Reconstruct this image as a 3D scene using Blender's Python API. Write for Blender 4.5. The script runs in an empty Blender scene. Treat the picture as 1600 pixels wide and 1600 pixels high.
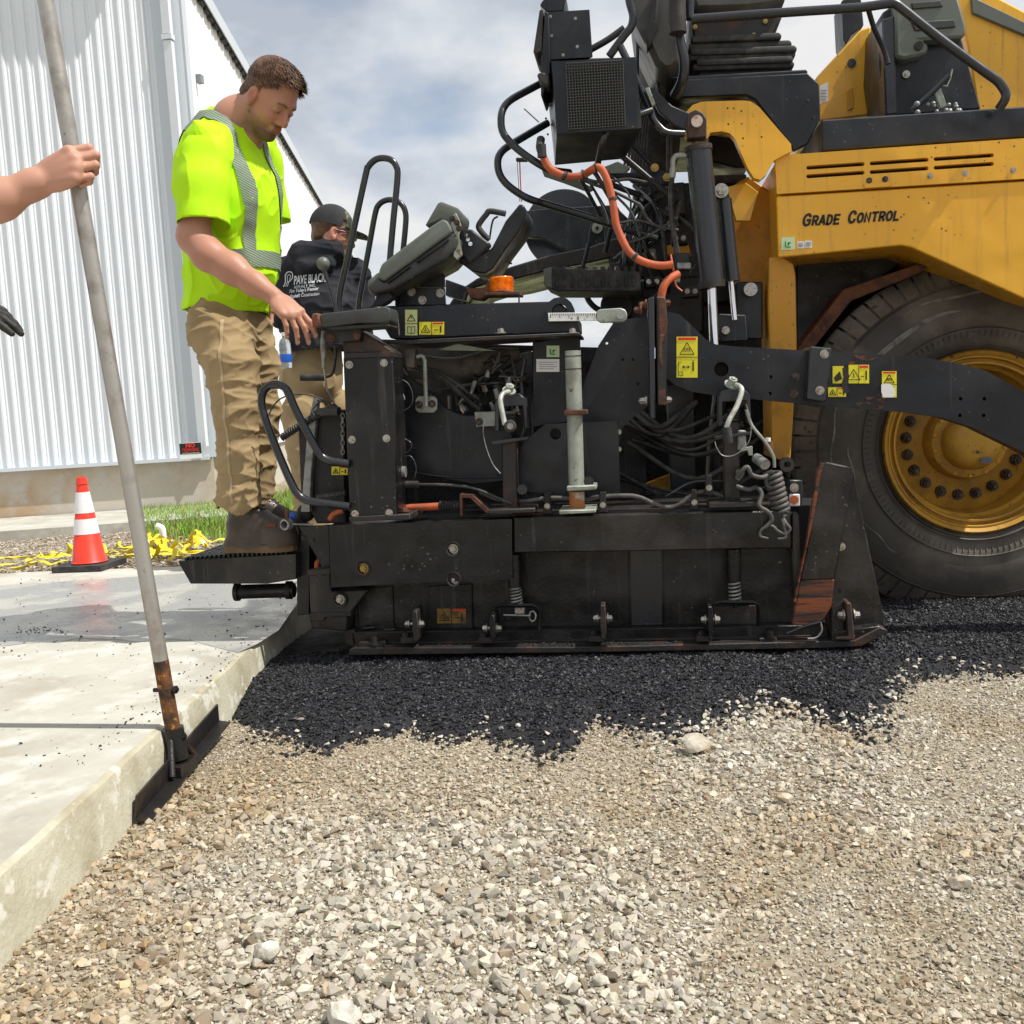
import bpy, bmesh, math, random
import numpy as np
from math import radians, sin, cos, pi, tan, atan, sqrt
from mathutils import Vector, Matrix, noise
from mathutils.bvhtree import BVHTree
random.seed(7); rng = np.random.default_rng(11)
scene = bpy.context.scene
col = scene.collection

# ---------------------------------------------------------------- camera
PSI, PIT, ROL, CH, FP = radians(7.3), atan(170/1600), .055, .95, 1600.
fw = Vector((-sin(PSI)*cos(PIT), cos(PSI)*cos(PIT), -sin(PIT)))
r0 = Vector((cos(PSI), sin(PSI), 0)); u0 = r0.cross(fw)
RX = cos(ROL)*r0 - sin(ROL)*u0; UX = sin(ROL)*r0 + cos(ROL)*u0
CAM = Vector((0, 0, CH))
cd = bpy.data.cameras.new('camera'); cam = bpy.data.objects.new('camera', cd); col.objects.link(cam)
cd.lens = 36; cd.sensor_width = 36; cd.clip_start = .05; cd.clip_end = 2000
M = Matrix.Identity(4)
for i in range(3):
    M[i][0], M[i][1], M[i][2], M[i][3] = RX[i], UX[i], -fw[i], CAM[i]
cam.matrix_world = M
scene.camera = cam

# ---------------------------------------------------------------- light
SUN_EL, SUN_AZ = radians(57), radians(-9)        # azimuth measured from +X, negative = towards the viewer
sdir = Vector((cos(SUN_EL)*cos(SUN_AZ), cos(SUN_EL)*sin(SUN_AZ), sin(SUN_EL)))
sl = bpy.data.lights.new('sun', 'SUN'); sl.energy = 4.9; sl.angle = radians(.6); sl.color = (1, .96, .89)
so = bpy.data.objects.new('sun', sl); col.objects.link(so)
so.rotation_mode = 'QUATERNION'; so.rotation_quaternion = sdir.to_track_quat('Z', 'Y')
w = bpy.data.worlds.new('World'); scene.world = w; w.use_nodes = True
nt = w.node_tree; nt.nodes.clear()
def N(nt, t, **k):
    n = nt.nodes.new(t)
    for a, b in k.items():
        if hasattr(n, a): setattr(n, a, b)
    return n
out = N(nt, 'ShaderNodeOutputWorld'); mix = N(nt, 'ShaderNodeMixShader')
sky = N(nt, 'ShaderNodeTexSky', sky_type='NISHITA', sun_disc=False)
sky.sun_elevation = SUN_EL; sky.sun_rotation = radians(90) - SUN_AZ
b1 = N(nt, 'ShaderNodeBackground'); b1.inputs[1].default_value = .13
b2 = N(nt, 'ShaderNodeBackground'); b2.inputs[1].default_value = .86
nt.links.new(sky.outputs[0], b1.inputs[0])
tc = N(nt, 'ShaderNodeTexCoord'); sx = N(nt, 'ShaderNodeSeparateXYZ'); nt.links.new(tc.outputs['Generated'], sx.inputs[0])
ad = N(nt, 'ShaderNodeMath', operation='ADD'); ad.inputs[1].default_value = .35; nt.links.new(sx.outputs[2], ad.inputs[0])
mx = N(nt, 'ShaderNodeMath', operation='MAXIMUM'); mx.inputs[1].default_value = .1; nt.links.new(ad.outputs[0], mx.inputs[0])
dv = N(nt, 'ShaderNodeVectorMath', operation='DIVIDE'); cb = N(nt, 'ShaderNodeCombineXYZ')
nt.links.new(tc.outputs['Generated'], dv.inputs[0])
for i in range(3): nt.links.new(mx.outputs[0], cb.inputs[i])
nt.links.new(cb.outputs[0], dv.inputs[1])
def ramp(nt, src, stops):
    r = N(nt, 'ShaderNodeValToRGB'); e = r.color_ramp.elements
    e[0].position, e[0].color = stops[0][0], stops[0][1]
    e[1].position, e[1].color = stops[1][0], stops[1][1]
    for p_, c_ in stops[2:]:
        x = e.new(p_); x.color = c_
    nt.links.new(src, r.inputs[0]); return r
n1 = N(nt, 'ShaderNodeTexNoise'); n1.inputs['Scale'].default_value = 2.7; n1.inputs['Detail'].default_value = 9; n1.inputs['Roughness'].default_value = .52
mp = N(nt, 'ShaderNodeMapping'); mp.inputs[1].default_value = (5.9, 2.2, 1.6)
nt.links.new(dv.outputs[0], mp.inputs[0]); nt.links.new(mp.outputs[0], n1.inputs[0])
cl = ramp(nt, n1.outputs[0], [(.36, (.56, .62, .71, 1)), (.48, (.79, .84, .91, 1)), (.58, (1, 1, 1, 1))])
nt.links.new(cl.outputs[0], b2.inputs[0])
n2 = N(nt, 'ShaderNodeTexNoise'); n2.inputs['Scale'].default_value = 1.7; n2.inputs['Detail'].default_value = 5
mp2 = N(nt, 'ShaderNodeMapping'); mp2.inputs[1].default_value = (7.1, 4.2, 1.6)
nt.links.new(dv.outputs[0], mp2.inputs[0]); nt.links.new(mp2.outputs[0], n2.inputs[0])
cv = ramp(nt, n2.outputs[0], [(.28, (.2, .2, .2, 1)), (.38, (1, 1, 1, 1))])
nt.links.new(cv.outputs[0], mix.inputs[0]); nt.links.new(b1.outputs[0], mix.inputs[1]); nt.links.new(b2.outputs[0], mix.inputs[2])
nt.links.new(mix.outputs[0], out.inputs[0])
scene.view_settings.view_transform = 'Standard'; scene.view_settings.look = 'None'
scene.view_settings.exposure = 0; scene.view_settings.gamma = 1

# ---------------------------------------------------------------- geometry helpers
def ray(px, py): return fw + RX*((px-800)/FP) - UX*((py-800)/FP)
def P(px, py, Y):
    v = ray(px, py); return CAM + v*(Y/v.y)
def G(px, py, z=0.):
    v = ray(px, py); return CAM + v*((z-CH)/v.z)
def W(n, Y): return n*Y/FP            # width of n photo pixels at depth Y

def lin(c): return tuple(c) if len(c) == 4 else (*c, 1)
MATS = {}
def mat(name, c, rough=.5, metal=0., c2=None, sc=4., thr=(.45, .62), c3=None, sc3=30., thr3=(.6, .7), bump=0., bsc=150., spec=.5,
        coat=0., stretch=None, attr=None, emis=None, trans=0., rv=.12, sss=0., det=6, streak=None, speck=None, dent=0., rsc=9):
    m = bpy.data.materials.new(name); m.use_nodes = True; nt = m.node_tree; L = nt.links.new
    b = nt.nodes['Principled BSDF']; MATS[name] = m
    b.inputs['Roughness'].default_value = rough; b.inputs['Metallic'].default_value = metal
    b.inputs['Specular IOR Level'].default_value = spec; b.inputs['Coat Weight'].default_value = coat
    b.inputs['Coat Roughness'].default_value = .2
    if trans: b.inputs['Transmission Weight'].default_value = trans
    if sss:
        b.inputs['Subsurface Weight'].default_value = sss; b.inputs['Subsurface Radius'].default_value = (.012, .004, .002); b.inputs['Subsurface Scale'].default_value = 1
    if emis: b.inputs['Emission Color'].default_value = lin(emis[0]); b.inputs['Emission Strength'].default_value = emis[1]
    t = N(nt, 'ShaderNodeTexCoord'); v = t.outputs['Object']
    if stretch:
        mp = N(nt, 'ShaderNodeMapping'); mp.inputs['Scale'].default_value = stretch; L(v, mp.inputs[0]); v = mp.outputs[0]
    def nz(s, d=det):
        n = N(nt, 'ShaderNodeTexNoise'); n.inputs['Scale'].default_value = s; n.inputs['Detail'].default_value = d; n.inputs['Roughness'].default_value = .6
        L(v, n.inputs[0]); return n.outputs[0]
    rgb = N(nt, 'ShaderNodeRGB'); rgb.outputs[0].default_value = lin(c); cur = rgb.outputs[0]
    if attr:
        a = N(nt, 'ShaderNodeAttribute'); a.attribute_name = attr; cur = a.outputs['Color']
    def mixin(cur, cc, s, th):
        r = ramp(nt, nz(s), [(th[0], (0, 0, 0, 1)), (th[1], (1, 1, 1, 1))])
        k = N(nt, 'ShaderNodeMix'); k.data_type = 'RGBA'; L(r.outputs[0], k.inputs[0]); L(cur, k.inputs[6]); k.inputs[7].default_value = lin(cc)
        return k.outputs[2]
    if c2: cur = mixin(cur, c2, sc, thr)
    if c3: cur = mixin(cur, c3, sc3, thr3)
    if streak:
        mp = N(nt, 'ShaderNodeMapping'); mp.inputs['Scale'].default_value = (38, 38, 2.2); L(t.outputs['Object'], mp.inputs[0]); v0 = v; v = mp.outputs[0]
        cur = mixin(cur, streak[0], 1., streak[1]); v = v0
    if speck:
        vo = N(nt, 'ShaderNodeTexVoronoi'); vo.inputs['Scale'].default_value = speck[1]; L(v, vo.inputs[0])
        r = ramp(nt, vo.outputs['Distance'], [(.10, (1, 1, 1, 1)), (.16, (0, 0, 0, 1))]); r2 = ramp(nt, nz(speck[1]*.12), [(.52, (0, 0, 0, 1)), (.60, (1, 1, 1, 1))])
        mm = N(nt, 'ShaderNodeMath', operation='MULTIPLY'); L(r.outputs[0], mm.inputs[0]); L(r2.outputs[0], mm.inputs[1])
        k = N(nt, 'ShaderNodeMix'); k.data_type = 'RGBA'; L(mm.outputs[0], k.inputs[0]); L(cur, k.inputs[6]); k.inputs[7].default_value = lin(speck[0]); cur = k.outputs[2]
    L(cur, b.inputs['Base Color'])
    if rv:
        mr = N(nt, 'ShaderNodeMapRange'); mr.inputs[3].default_value = max(.03, rough-rv); mr.inputs[4].default_value = min(1, rough+rv); mr.inputs[1].default_value=.3; mr.inputs[2].default_value=.7
        L(nz(rsc), mr.inputs[0]); L(mr.outputs[0], b.inputs['Roughness'])
    if dent:
        b0 = N(nt, 'ShaderNodeBump'); b0.inputs['Strength'].default_value = 1; b0.inputs['Distance'].default_value = dent; L(nz(3.5, 2), b0.inputs['Height']); L(b0.outputs[0], b.inputs['Normal'])
    if bump:
        bp = N(nt, 'ShaderNodeBump'); bp.inputs['Strength'].default_value = bump; bp.inputs['Distance'].default_value = .004
        L(nz(bsc), bp.inputs['Height'])
        if dent: L(b0.outputs[0], bp.inputs['Normal'])
        L(bp.outputs[0], b.inputs['Normal'])
    return m

def tag(o, label=None, cat=None, group=None, kind=None):
    if label: o['label'] = label
    if cat: o['category'] = cat
    if group: o['group'] = group
    if kind: o['kind'] = kind
    return o
def empty(name, loc, label=None, cat=None, group=None):
    o = bpy.data.objects.new(name, None); col.objects.link(o); o.location = loc; o.empty_display_size = .1
    return tag(o, label, cat, group)
def link(name, me, m, parent=None, smooth=None):
    o = bpy.data.objects.new(name, me); col.objects.link(o)
    for k in (m if isinstance(m, (list, tuple)) else [m]): me.materials.append(k)
    if smooth is None: me.polygons.foreach_set('use_smooth', [False]*len(me.polygons))
    if smooth is not None:
        me.polygons.foreach_set('use_smooth', [True]*len(me.polygons)); me.set_sharp_from_angle(angle=radians(smooth))
    if parent:
        o.parent = parent
        l = Vector((0, 0, 0)); q = parent
        while q: l = l + q.location; q = q.parent
        # geometry is written in world coordinates: shift the mesh so that parts sit in their parent's frame
        me.transform(Matrix.Translation(-l))
    return o
def mk(name, bm, m, parent=None, smooth=35, bev=0, seg=1):
    if bev:
        es = [e for e in bm.edges if len(e.link_faces) == 2 and e.calc_face_angle(0) > .5]
        bmesh.ops.bevel(bm, geom=es, offset=bev, segments=seg, affect='EDGES', clamp_overlap=True, profile=.5)
    bmesh.ops.recalc_face_normals(bm, faces=bm.faces)
    me = bpy.data.meshes.new(name); bm.to_mesh(me); bm.free()
    return link(name, me, m, parent, smooth)
def B(): return bmesh.new()

def add_poly(bm, pts, t, holes=()):
    """pts: 3-D points of an outline, extruded by t along +Y"""
    t = Vector((0, t, 0)) if not isinstance(t, Vector) else t
    if holes:
        es = []
        for lp in [pts]+list(holes):
            vs = [bm.verts.new(p) for p in lp]
            es += [bm.edges.new((vs[i], vs[(i+1) % len(vs)])) for i in range(len(vs))]
        r = bmesh.ops.triangle_fill(bm, edges=es, use_beauty=True, use_dissolve=False)
        fs = [g for g in r['geom'] if isinstance(g, bmesh.types.BMFace)]
    else:
        fs = [bm.faces.new([bm.verts.new(p) for p in pts])]
    r = bmesh.ops.extrude_face_region(bm, geom=fs, use_keep_orig=True)
    bmesh.ops.translate(bm, vec=t, verts=[g for g in r['geom'] if isinstance(g, bmesh.types.BMVert)])
def pp(bm, pts, Y, t, holes=()):
    """outline in photo pixels laid on the vertical plane at depth Y, thickness t"""
    add_poly(bm, [P(x, y, Y) for x, y in pts], t, [[P(x, y, Y) for x, y in h] for h in holes])
def circ(cx, cy, r, n=16): return [(cx+r*cos(2*pi*i/n), cy+r*sin(2*pi*i/n)) for i in range(n)]
def slot(cx0, cy0, cx1, cy1, r, n=6):
    a = math.atan2(cy1-cy0, cx1-cx0)
    return [(cx1+r*cos(a-pi/2+pi*i/n), cy1+r*sin(a-pi/2+pi*i/n)) for i in range(n+1)]+[(cx0+r*cos(a+pi/2+pi*i/n), cy0+r*sin(a+pi/2+pi*i/n)) for i in range(n+1)]
def add_box(bm, lo, hi):
    x0, y0, z0 = lo; x1, y1, z1 = hi
    vs = [bm.verts.new(p) for p in [(x0,y0,z0),(x1,y0,z0),(x1,y1,z0),(x0,y1,z0),(x0,y0,z1),(x1,y0,z1),(x1,y1,z1),(x0,y1,z1)]]
    for f in [(0,3,2,1),(4,5,6,7),(0,1,5,4),(1,2,6,5),(2,3,7,6),(3,0,4,7)]: bm.faces.new([vs[i] for i in f])
def hexa(bm, f, b):
    vs = [bm.verts.new(p) for p in list(f)+list(b)]
    n = len(f)
    bm.faces.new(vs[:n]); bm.faces.new(vs[n:][::-1])
    for i in range(n): bm.faces.new([vs[i], vs[(i+1) % n], vs[n+(i+1) % n], vs[n+i]])
def frame(d):
    d = d.normalized(); a = Vector((0, 0, 1)) if abs(d.z) < .9 else Vector((1, 0, 0))
    u = d.cross(a).normalized(); return d, u, d.cross(u)
def add_cyl(bm, a, b, ra, rb=None, n=16, caps=True):
    a, b = Vector(a), Vector(b); rb = ra if rb is None else rb
    d, u, v = frame(b-a)
    A = [bm.verts.new(a+(u*cos(2*pi*i/n)+v*sin(2*pi*i/n))*ra) for i in range(n)]
    Bv = [bm.verts.new(b+(u*cos(2*pi*i/n)+v*sin(2*pi*i/n))*rb) for i in range(n)]
    for i in range(n): bm.faces.new([A[i], A[(i+1) % n], Bv[(i+1) % n], Bv[i]])
    if caps: bm.faces.new(A[::-1]); bm.faces.new(Bv)
def smooth_path(pts, k=6):
    pts = [Vector(p) for p in pts]
    if len(pts) < 3: return pts
    q = [pts[0]*2-pts[1]]+pts+[pts[-1]*2-pts[-2]]; o = []
    for i in range(1, len(q)-2):
        p0, p1, p2, p3 = q[i-1:i+3]
        for j in range(k):
            t = j/k
            o.append(.5*((2*p1)+(p2-p0)*t+(2*p0-5*p1+4*p2-p3)*t*t+(3*p1-p0-3*p2+p3)*t**3))
    o.append(q[-2]); return o
def add_tube(bm, pts, r, n=10, k=6, caps=True):
    ps = smooth_path(pts, k) if k > 1 else [Vector(p) for p in pts]
    rs = r if isinstance(r, (list, tuple)) else None
    prev = None; d, u, v = frame(ps[1]-ps[0])
    for i, p in enumerate(ps):
        d = (ps[min(i+1, len(ps)-1)]-ps[max(i-1, 0)]).normalized()
        u = (u-d*u.dot(d)).normalized(); v = d.cross(u)
        if rs: f_ = i/(len(ps)-1)*(len(rs)-1); q = int(min(f_, len(rs)-2)); rr = rs[q]+(rs[q+1]-rs[q])*(f_-q)
        else: rr = r
        ring = [bm.verts.new(p+(u*cos(2*pi*j/n)+v*sin(2*pi*j/n))*rr) for j in range(n)]
        if prev:
            for j in range(n): bm.faces.new([prev[j], prev[(j+1) % n], ring[(j+1) % n], ring[j]])
        elif caps: bm.faces.new(ring[::-1])
        prev = ring
    if caps: bm.faces.new(prev)
def tp(bm, pts, wpx, Y=None, n=10, k=6):
    """tube through photo pixels (px,py[,Y]) of width wpx pixels"""
    q = [P(p[0], p[1], p[2] if len(p) > 2 else Y) for p in pts]
    Ym = pts[0][2] if len(pts[0]) > 2 else Y
    add_tube(bm, q, W(wpx, Ym)/2, n, k)
def add_ball(bm, c, r, sq=(1, 1, 1), seg=16):
    m = Matrix.Translation(c) @ Matrix.Diagonal((r*sq[0], r*sq[1], r*sq[2], 1))
    bmesh.ops.create_uvsphere(bm, u_segments=seg, v_segments=seg//2+1, radius=1, matrix=m)
def add_bolt(bm, c, r, ax=Vector((0, -1, 0)), h=None, ring=True):
    c = Vector(c); h = h or r*.8
    if ring: add_cyl(bm, c, c+ax*h*.25, r*1.35, n=14)
    d, u, v = frame(ax)
    add_cyl(bm, c+ax*h*.2, c+ax*h, r*.95, r*.88, n=6)
    add_cyl(bm, c+ax*h*.9, c+ax*h*1.15, r*.45, n=8)
def bolts(name, L, Y, rpx, m, parent):
    for x, y in L:
        bm = B(); add_bolt(bm, P(x, y, Y), W(rpx, Y)); mk(name, bm, m, parent)
def lathe(bm, prof, c, ax, n=48):
    """prof: (radius, distance along ax)"""
    d, u, v = frame(ax); c = Vector(c); prev = None
    for r_, s in prof:
        ring = [bm.verts.new(c+d*s+(u*cos(2*pi*i/n)+v*sin(2*pi*i/n))*r_) for i in range(n)]
        if prev:
            for i in range(n): bm.faces.new([prev[i], prev[(i+1) % n], ring[(i+1) % n], ring[i]])
        prev = ring
def add_spring(bm, a, b, R, r, turns, n=6, st=14):
    a, b = Vector(a), Vector(b); d, u, v = frame(b-a); k = int(turns*st)
    add_tube(bm, [a+(b-a)*(i/k)+(u*cos(2*pi*i/st)+v*sin(2*pi*i/st))*R for i in range(k+1)], r, n, 1)
def text_mesh(txt, size=1., shear=0., xs=1., bold=0., align='CENTER', ext=0.001):
    c = bpy.data.curves.new('lettering', 'FONT'); c.body = txt; c.size = size; c.shear = shear; c.align_x = align; c.align_y = 'CENTER'
    c.offset = bold; c.extrude = ext; c.resolution_u = 2
    o = bpy.data.objects.new('lettering', c); col.objects.link(o); dg = bpy.context.evaluated_depsgraph_get(); dg.update()
    me = bpy.data.meshes.new_from_object(o.evaluated_get(dg)); bpy.data.objects.remove(o); bpy.data.curves.remove(c)
    me.transform(Matrix.Diagonal((xs, 1, 1, 1))); return me
def text_on(name, txt, size, c, m, parent, right=Vector((1, 0, 0)), up=Vector((0, 0, 1)), **k):
    me = text_mesh(txt, size, **k); right = right.normalized(); nrm = right.cross(up).normalized(); up = nrm.cross(right)
    T = Matrix.Identity(4)
    for i in range(3): T[i][0], T[i][1], T[i][2], T[i][3] = right[i], up[i], nrm[i], c[i]
    me.transform(T)
    for a in list(me.materials): me.materials.pop()
    return link(name, me, m, parent)
def np_mesh(name, V, F4, m, parent=None, smooth=None, colors=None):
    me = bpy.data.meshes.new(name); V = np.asarray(V, np.float32); F4 = np.asarray(F4, np.int32); k = F4.shape[1]
    me.vertices.add(len(V)); me.vertices.foreach_set('co', V.ravel())
    me.loops.add(F4.size); me.loops.foreach_set('vertex_index', F4.ravel())
    me.polygons.add(len(F4)); me.polygons.foreach_set('loop_start', np.arange(0, F4.size, k, dtype=np.int32)); me.polygons.foreach_set('loop_total', np.full(len(F4), k, np.int32))
    me.update(calc_edges=True)
    if colors is not None:
        a = me.attributes.new('tint', 'FLOAT_COLOR', 'POINT')
        c = np.ones((len(V), 4), np.float32); c[:, :3] = colors; a.data.foreach_set('color', c.ravel())
    return link(name, me, m, parent, smooth)

# ---------------------------------------------------------------- implicit surfaces for bodies and cloth
class SDF:
    def __init__(s): s.p = []
    def cap(s, a, b, ra, rb=None, k=.03, sub=False): s.p.append(('c', np.array(a, np.float32), np.array(b, np.float32), ra, ra if rb is None else rb, k, sub)); return s
    def ell(s, c, r, R=None, k=.03, sub=False): s.p.append(('e', np.array(c, np.float32), np.array(r, np.float32), None if R is None else np.array(R, np.float32), 0, k, sub)); return s
    def one(s, q, X):
        if q[0] == 'c':
            a, b = q[1], q[2]; ab = b-a; t = np.clip(((X-a)@ab)/max(1e-9, ab@ab), 0, 1)
            return np.linalg.norm(X-a-t[:, None]*ab, axis=1)-(q[3]+(q[4]-q[3])*t)
        Y = X-q[1]
        if q[3] is not None: Y = Y@q[3]
        k0 = np.linalg.norm(Y/q[2], axis=1); k1 = np.linalg.norm(Y/q[2]**2, axis=1)
        return k0*(k0-1)/np.maximum(k1, 1e-6)
    def ev(s, X, prims=None):
        d = np.full(len(X), 9., np.float32)
        for q in (prims if prims is not None else s.p):
            e = s.one(q, X); k = q[5]
            if q[6]:
                e = -e; h = np.maximum(k-abs(d-e), 0)/k; d = np.maximum(d, e)+h*h*k*.25
            else:
                h = np.maximum(k-abs(d-e), 0)/k; d = np.minimum(d, e)-h*h*k*.25
        return d
    def mesh(s, h):
        lo = np.full(3, 1e9); hi = -lo
        for q in s.p:
            if q[6]: continue
            if q[0] == 'c': r = max(q[3], q[4]); l, u = np.minimum(q[1], q[2])-r, np.maximum(q[1], q[2])+r
            else: r = q[2].max(); l, u = q[1]-r, q[1]+r
            lo = np.minimum(lo, l); hi = np.maximum(hi, u)
        lo -= 3*h; hi += 3*h; S = 12; nb = np.ceil((hi-lo)/(h*S)).astype(int); n = nb*S+1
        Fd = np.full(n, 1., np.float32); g = np.stack(np.meshgrid(*[np.arange(S+1)]*3, indexing='ij'), -1).reshape(-1, 3)
        diag = h*S*.87
        cs = np.stack(np.meshgrid(*[np.arange(k) for k in nb], indexing='ij'), -1).reshape(-1, 3)
        ctr = (lo+(cs+.5)*S*h).astype(np.float32)
        ds = np.stack([s.one(q, ctr) for q in s.p]); 
        for bi, c in enumerate(cs):
            prims = [q for qi, q in enumerate(s.p) if ds[qi, bi] < diag*1.6+.06]
            if not any(not q[6] for q in prims): continue
            X = (lo+(g+c*S)*h).astype(np.float32)
            v = s.ev(X, prims).reshape(S+1, S+1, S+1)
            i, j, k = c*S; Fd[i:i+S+1, j:j+S+1, k:k+S+1] = v
        return nets(Fd, lo, h)
def nets(F, lo, h):
    s = F < 0; nx, ny, nz_ = F.shape
    c = np.zeros((nx-1, ny-1, nz_-1), np.int8)
    for a in (0, 1):
        for b in (0, 1):
            for d in (0, 1): c += s[a:nx-1+a, b:ny-1+b, d:nz_-1+d]
    act = np.argwhere((c > 0) & (c < 8)); idx = np.full(c.shape, -1, np.int64); idx[tuple(act.T)] = np.arange(len(act))
    acc = np.zeros((len(act), 3)); cnt = np.zeros(len(act))
    corners = [(a, b, d) for a in (0, 1) for b in (0, 1) for d in (0, 1)]
    for A in corners:
        for ax in range(3):
            if A[ax]: continue
            Bc = list(A); Bc[ax] = 1
            ia = tuple((act+A).T); ib = tuple((act+Bc).T); fa, fb = F[ia], F[ib]
            m = (fa < 0) != (fb < 0); t = np.zeros(len(act)); t[m] = fa[m]/(fa[m]-fb[m])
            pt = np.array(A, float)[None]+np.zeros((len(act), 3)); pt[:, ax] += t
            acc[m] += pt[m]; cnt[m] += 1
    V = lo+(act+acc/cnt[:, None])*h; Q = []
    for ax in range(3):
        o1, o2 = [(1, 2), (2, 0), (0, 1)][ax]
        sl = [slice(1, -1)]*3; sl[ax] = slice(0, -1); sh = [slice(1, -1)]*3; sh[ax] = slice(1, None)
        a = s[tuple(sl)]; b = s[tuple(sh)]; e = np.argwhere(a != b); off = np.ones(3, int); off[ax] = 0; e0 = e+off
        inside = a[tuple(e.T)]
        def I(d1, d2):
            q = e0.copy(); q[:, o1] -= d1; q[:, o2] -= d2; return idx[tuple(q.T)]
        quad = np.stack([I(1, 1), I(0, 1), I(0, 0), I(1, 0)], 1)
        quad[~inside] = quad[~inside][:, ::-1]; Q.append(quad)
    return V, np.concatenate(Q)
def vnormals(V, Q):
    n = np.cross(V[Q[:, 2]]-V[Q[:, 0]], V[Q[:, 3]]-V[Q[:, 1]]); o = np.zeros_like(V)
    for i in range(4): np.add.at(o, Q[:, i], n)
    return o/np.maximum(np.linalg.norm(o, axis=1), 1e-9)[:, None]
def relax(V, Q, it=2):
    e = np.concatenate([Q[:, [0, 1]], Q[:, [1, 2]], Q[:, [2, 3]], Q[:, [3, 0]]])
    for _ in range(it):
        a = np.zeros_like(V); c = np.zeros(len(V))
        np.add.at(a, e[:, 0], V[e[:, 1]]); np.add.at(c, e[:, 0], 1); np.add.at(a, e[:, 1], V[e[:, 0]]); np.add.at(c, e[:, 1], 1)
        V = V*.4+.6*a/c[:, None]
    return V
def fbm(V, sc, off=0.):
    return np.array([noise.noise(Vector((v[0]*sc[0]+off, v[1]*sc[1], v[2]*sc[2]))) for v in V])
def body_mesh(name, sdf, h, m, parent=None, folds=(), it=2, cut=None, tint=None, snap=None):
    V, Q = sdf.mesh(h); V = relax(V, Q, it); n = vnormals(V, Q)
    for sc, amp, ridge in folds:
        f = fbm(V, sc, amp*1000)
        if ridge: f = 1-2*np.sqrt(np.abs(f)*1.6)
        V = V+n*(f*amp)[:, None]
    if cut is not None:
        keep = cut(V); fk = keep[Q].all(1); Q = Q[fk]
        used = np.unique(Q); mp = np.full(len(V), -1); mp[used] = np.arange(len(used)); V = V[used]; Q = mp[Q]
        if snap is not None:
            e = np.sort(np.concatenate([Q[:, [0, 1]], Q[:, [1, 2]], Q[:, [2, 3]], Q[:, [3, 0]]]), 1); u_, c_ = np.unique(e, axis=0, return_counts=True)
            bd = np.unique(u_[c_ == 1]); V = V.copy(); V[bd] = snap(V[bd])
    colr = tint(V) if tint else None
    o = np_mesh(name, V, Q, m, parent, 180, colr)
    return o, V, Q
# ---------------------------------------------------------------- materials
mat('gravel_base', (.27, .225, .155), .95, c2=(.15, .105, .06), sc=2.3, thr=(.48, .64), c3=(.38, .34, .26), sc3=60, thr3=(.45, .6), bump=1., bsc=170, spec=.2, det=9)
mat('stone', (.5, .5, .5), .9, attr='tint', bump=.35, bsc=260, spec=.25, c3=(.30, .25, .17), sc3=70, thr3=(.58, .75))
mat('asphalt', (.016, .016, .019), .75, c2=(.03, .03, .034), sc=90, bump=1., bsc=240, spec=.35, rv=.2)
mat('asphalt_stone', (.02, .02, .023), .5, attr='tint', bump=.4, bsc=300, spec=.5, rv=.2)
mat('concrete', (.48, .465, .41), .8, speck=((.12, .11, .10), 26), c2=(.33, .30, .24), sc=2.2, thr=(.45, .72), c3=(.60, .585, .54), sc3=7, thr3=(.5, .7), bump=.5, bsc=140, spec=.3, det=9)
mat('concrete_edge', (.50, .475, .37), .88, c2=(.36, .32, .22), sc=4, thr=(.45, .65), c3=(.62, .6, .52), sc3=12, thr3=(.55, .62), bump=.8, bsc=90, spec=.2)
mat('wet_shaded_concrete', (.30, .30, .29), .33, c2=(.42, .41, .37), sc=2.4, thr=(.5, .56), bump=.25, bsc=170, spec=.5, rv=.16)  # wet tone with the shadow band's grey mixed into the colour
mat('foundation', (.56, .51, .43), .9, c2=(.46, .33, .21), sc=1.3, thr=(.42, .62), c3=(.55, .53, .5), sc3=5, thr3=(.5, .7), bump=.4, bsc=60)
mat('white_steel', (.82, .86, .90), .42, c2=(.78, .82, .86), sc=.8, spec=.5, coat=.2)
mat('trim_steel', (.60, .65, .70), .4)
mat('white_wall', (.86, .87, .88), .5)
mat('rib_end_shade', (.03, .03, .035), .7)
mat('grass', (.10, .19, .03), .6, attr='tint', spec=.3)
mat('soil', (.30, .25, .18), .95, c2=(.18, .13, .08), sc=4, bump=.8, bsc=80)
mat('cone_orange', (.86, .045, .02), .42, c2=(.7, .04, .02), sc=6, c3=(.25,.03,.02), sc3=45, thr3=(.68,.75))
mat('cone_band', (.82, .80, .80), .35, c3=(.35, .08, .08), sc3=60, thr3=(.64, .7))
mat('rubber_black', (.022, .022, .024), .7, c2=(.06, .055, .05), sc=20)
mat('tape_yellow', (.74, .60, .02), .35, c3=(.40, .30, .03), sc3=12)
mat('black_print', (.01, .01, .01), .6)
mat('red_print', (.75, .03, .02), .5)
mat('white_print', (.82, .82, .80), .5)
mat('galv_pole', (.42, .40, .37), .42, .55, c2=(.30, .27, .23), sc=14, thr=(.5, .68), c3=(.10, .08, .06), sc3=75, thr3=(.66, .72), bump=.15, bsc=80)
mat('rust_pole', (.20, .075, .018), .8, c2=(.035, .02, .012), sc=16, thr=(.42, .6), c3=(.48, .22, .03), sc3=40, thr3=(.58, .66), bump=.6, bsc=120)
mat('tar_steel', (.012, .011, .011), .4, c2=(.04, .024, .016), sc=14, thr=(.55, .72), bump=.5, bsc=120)

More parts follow.
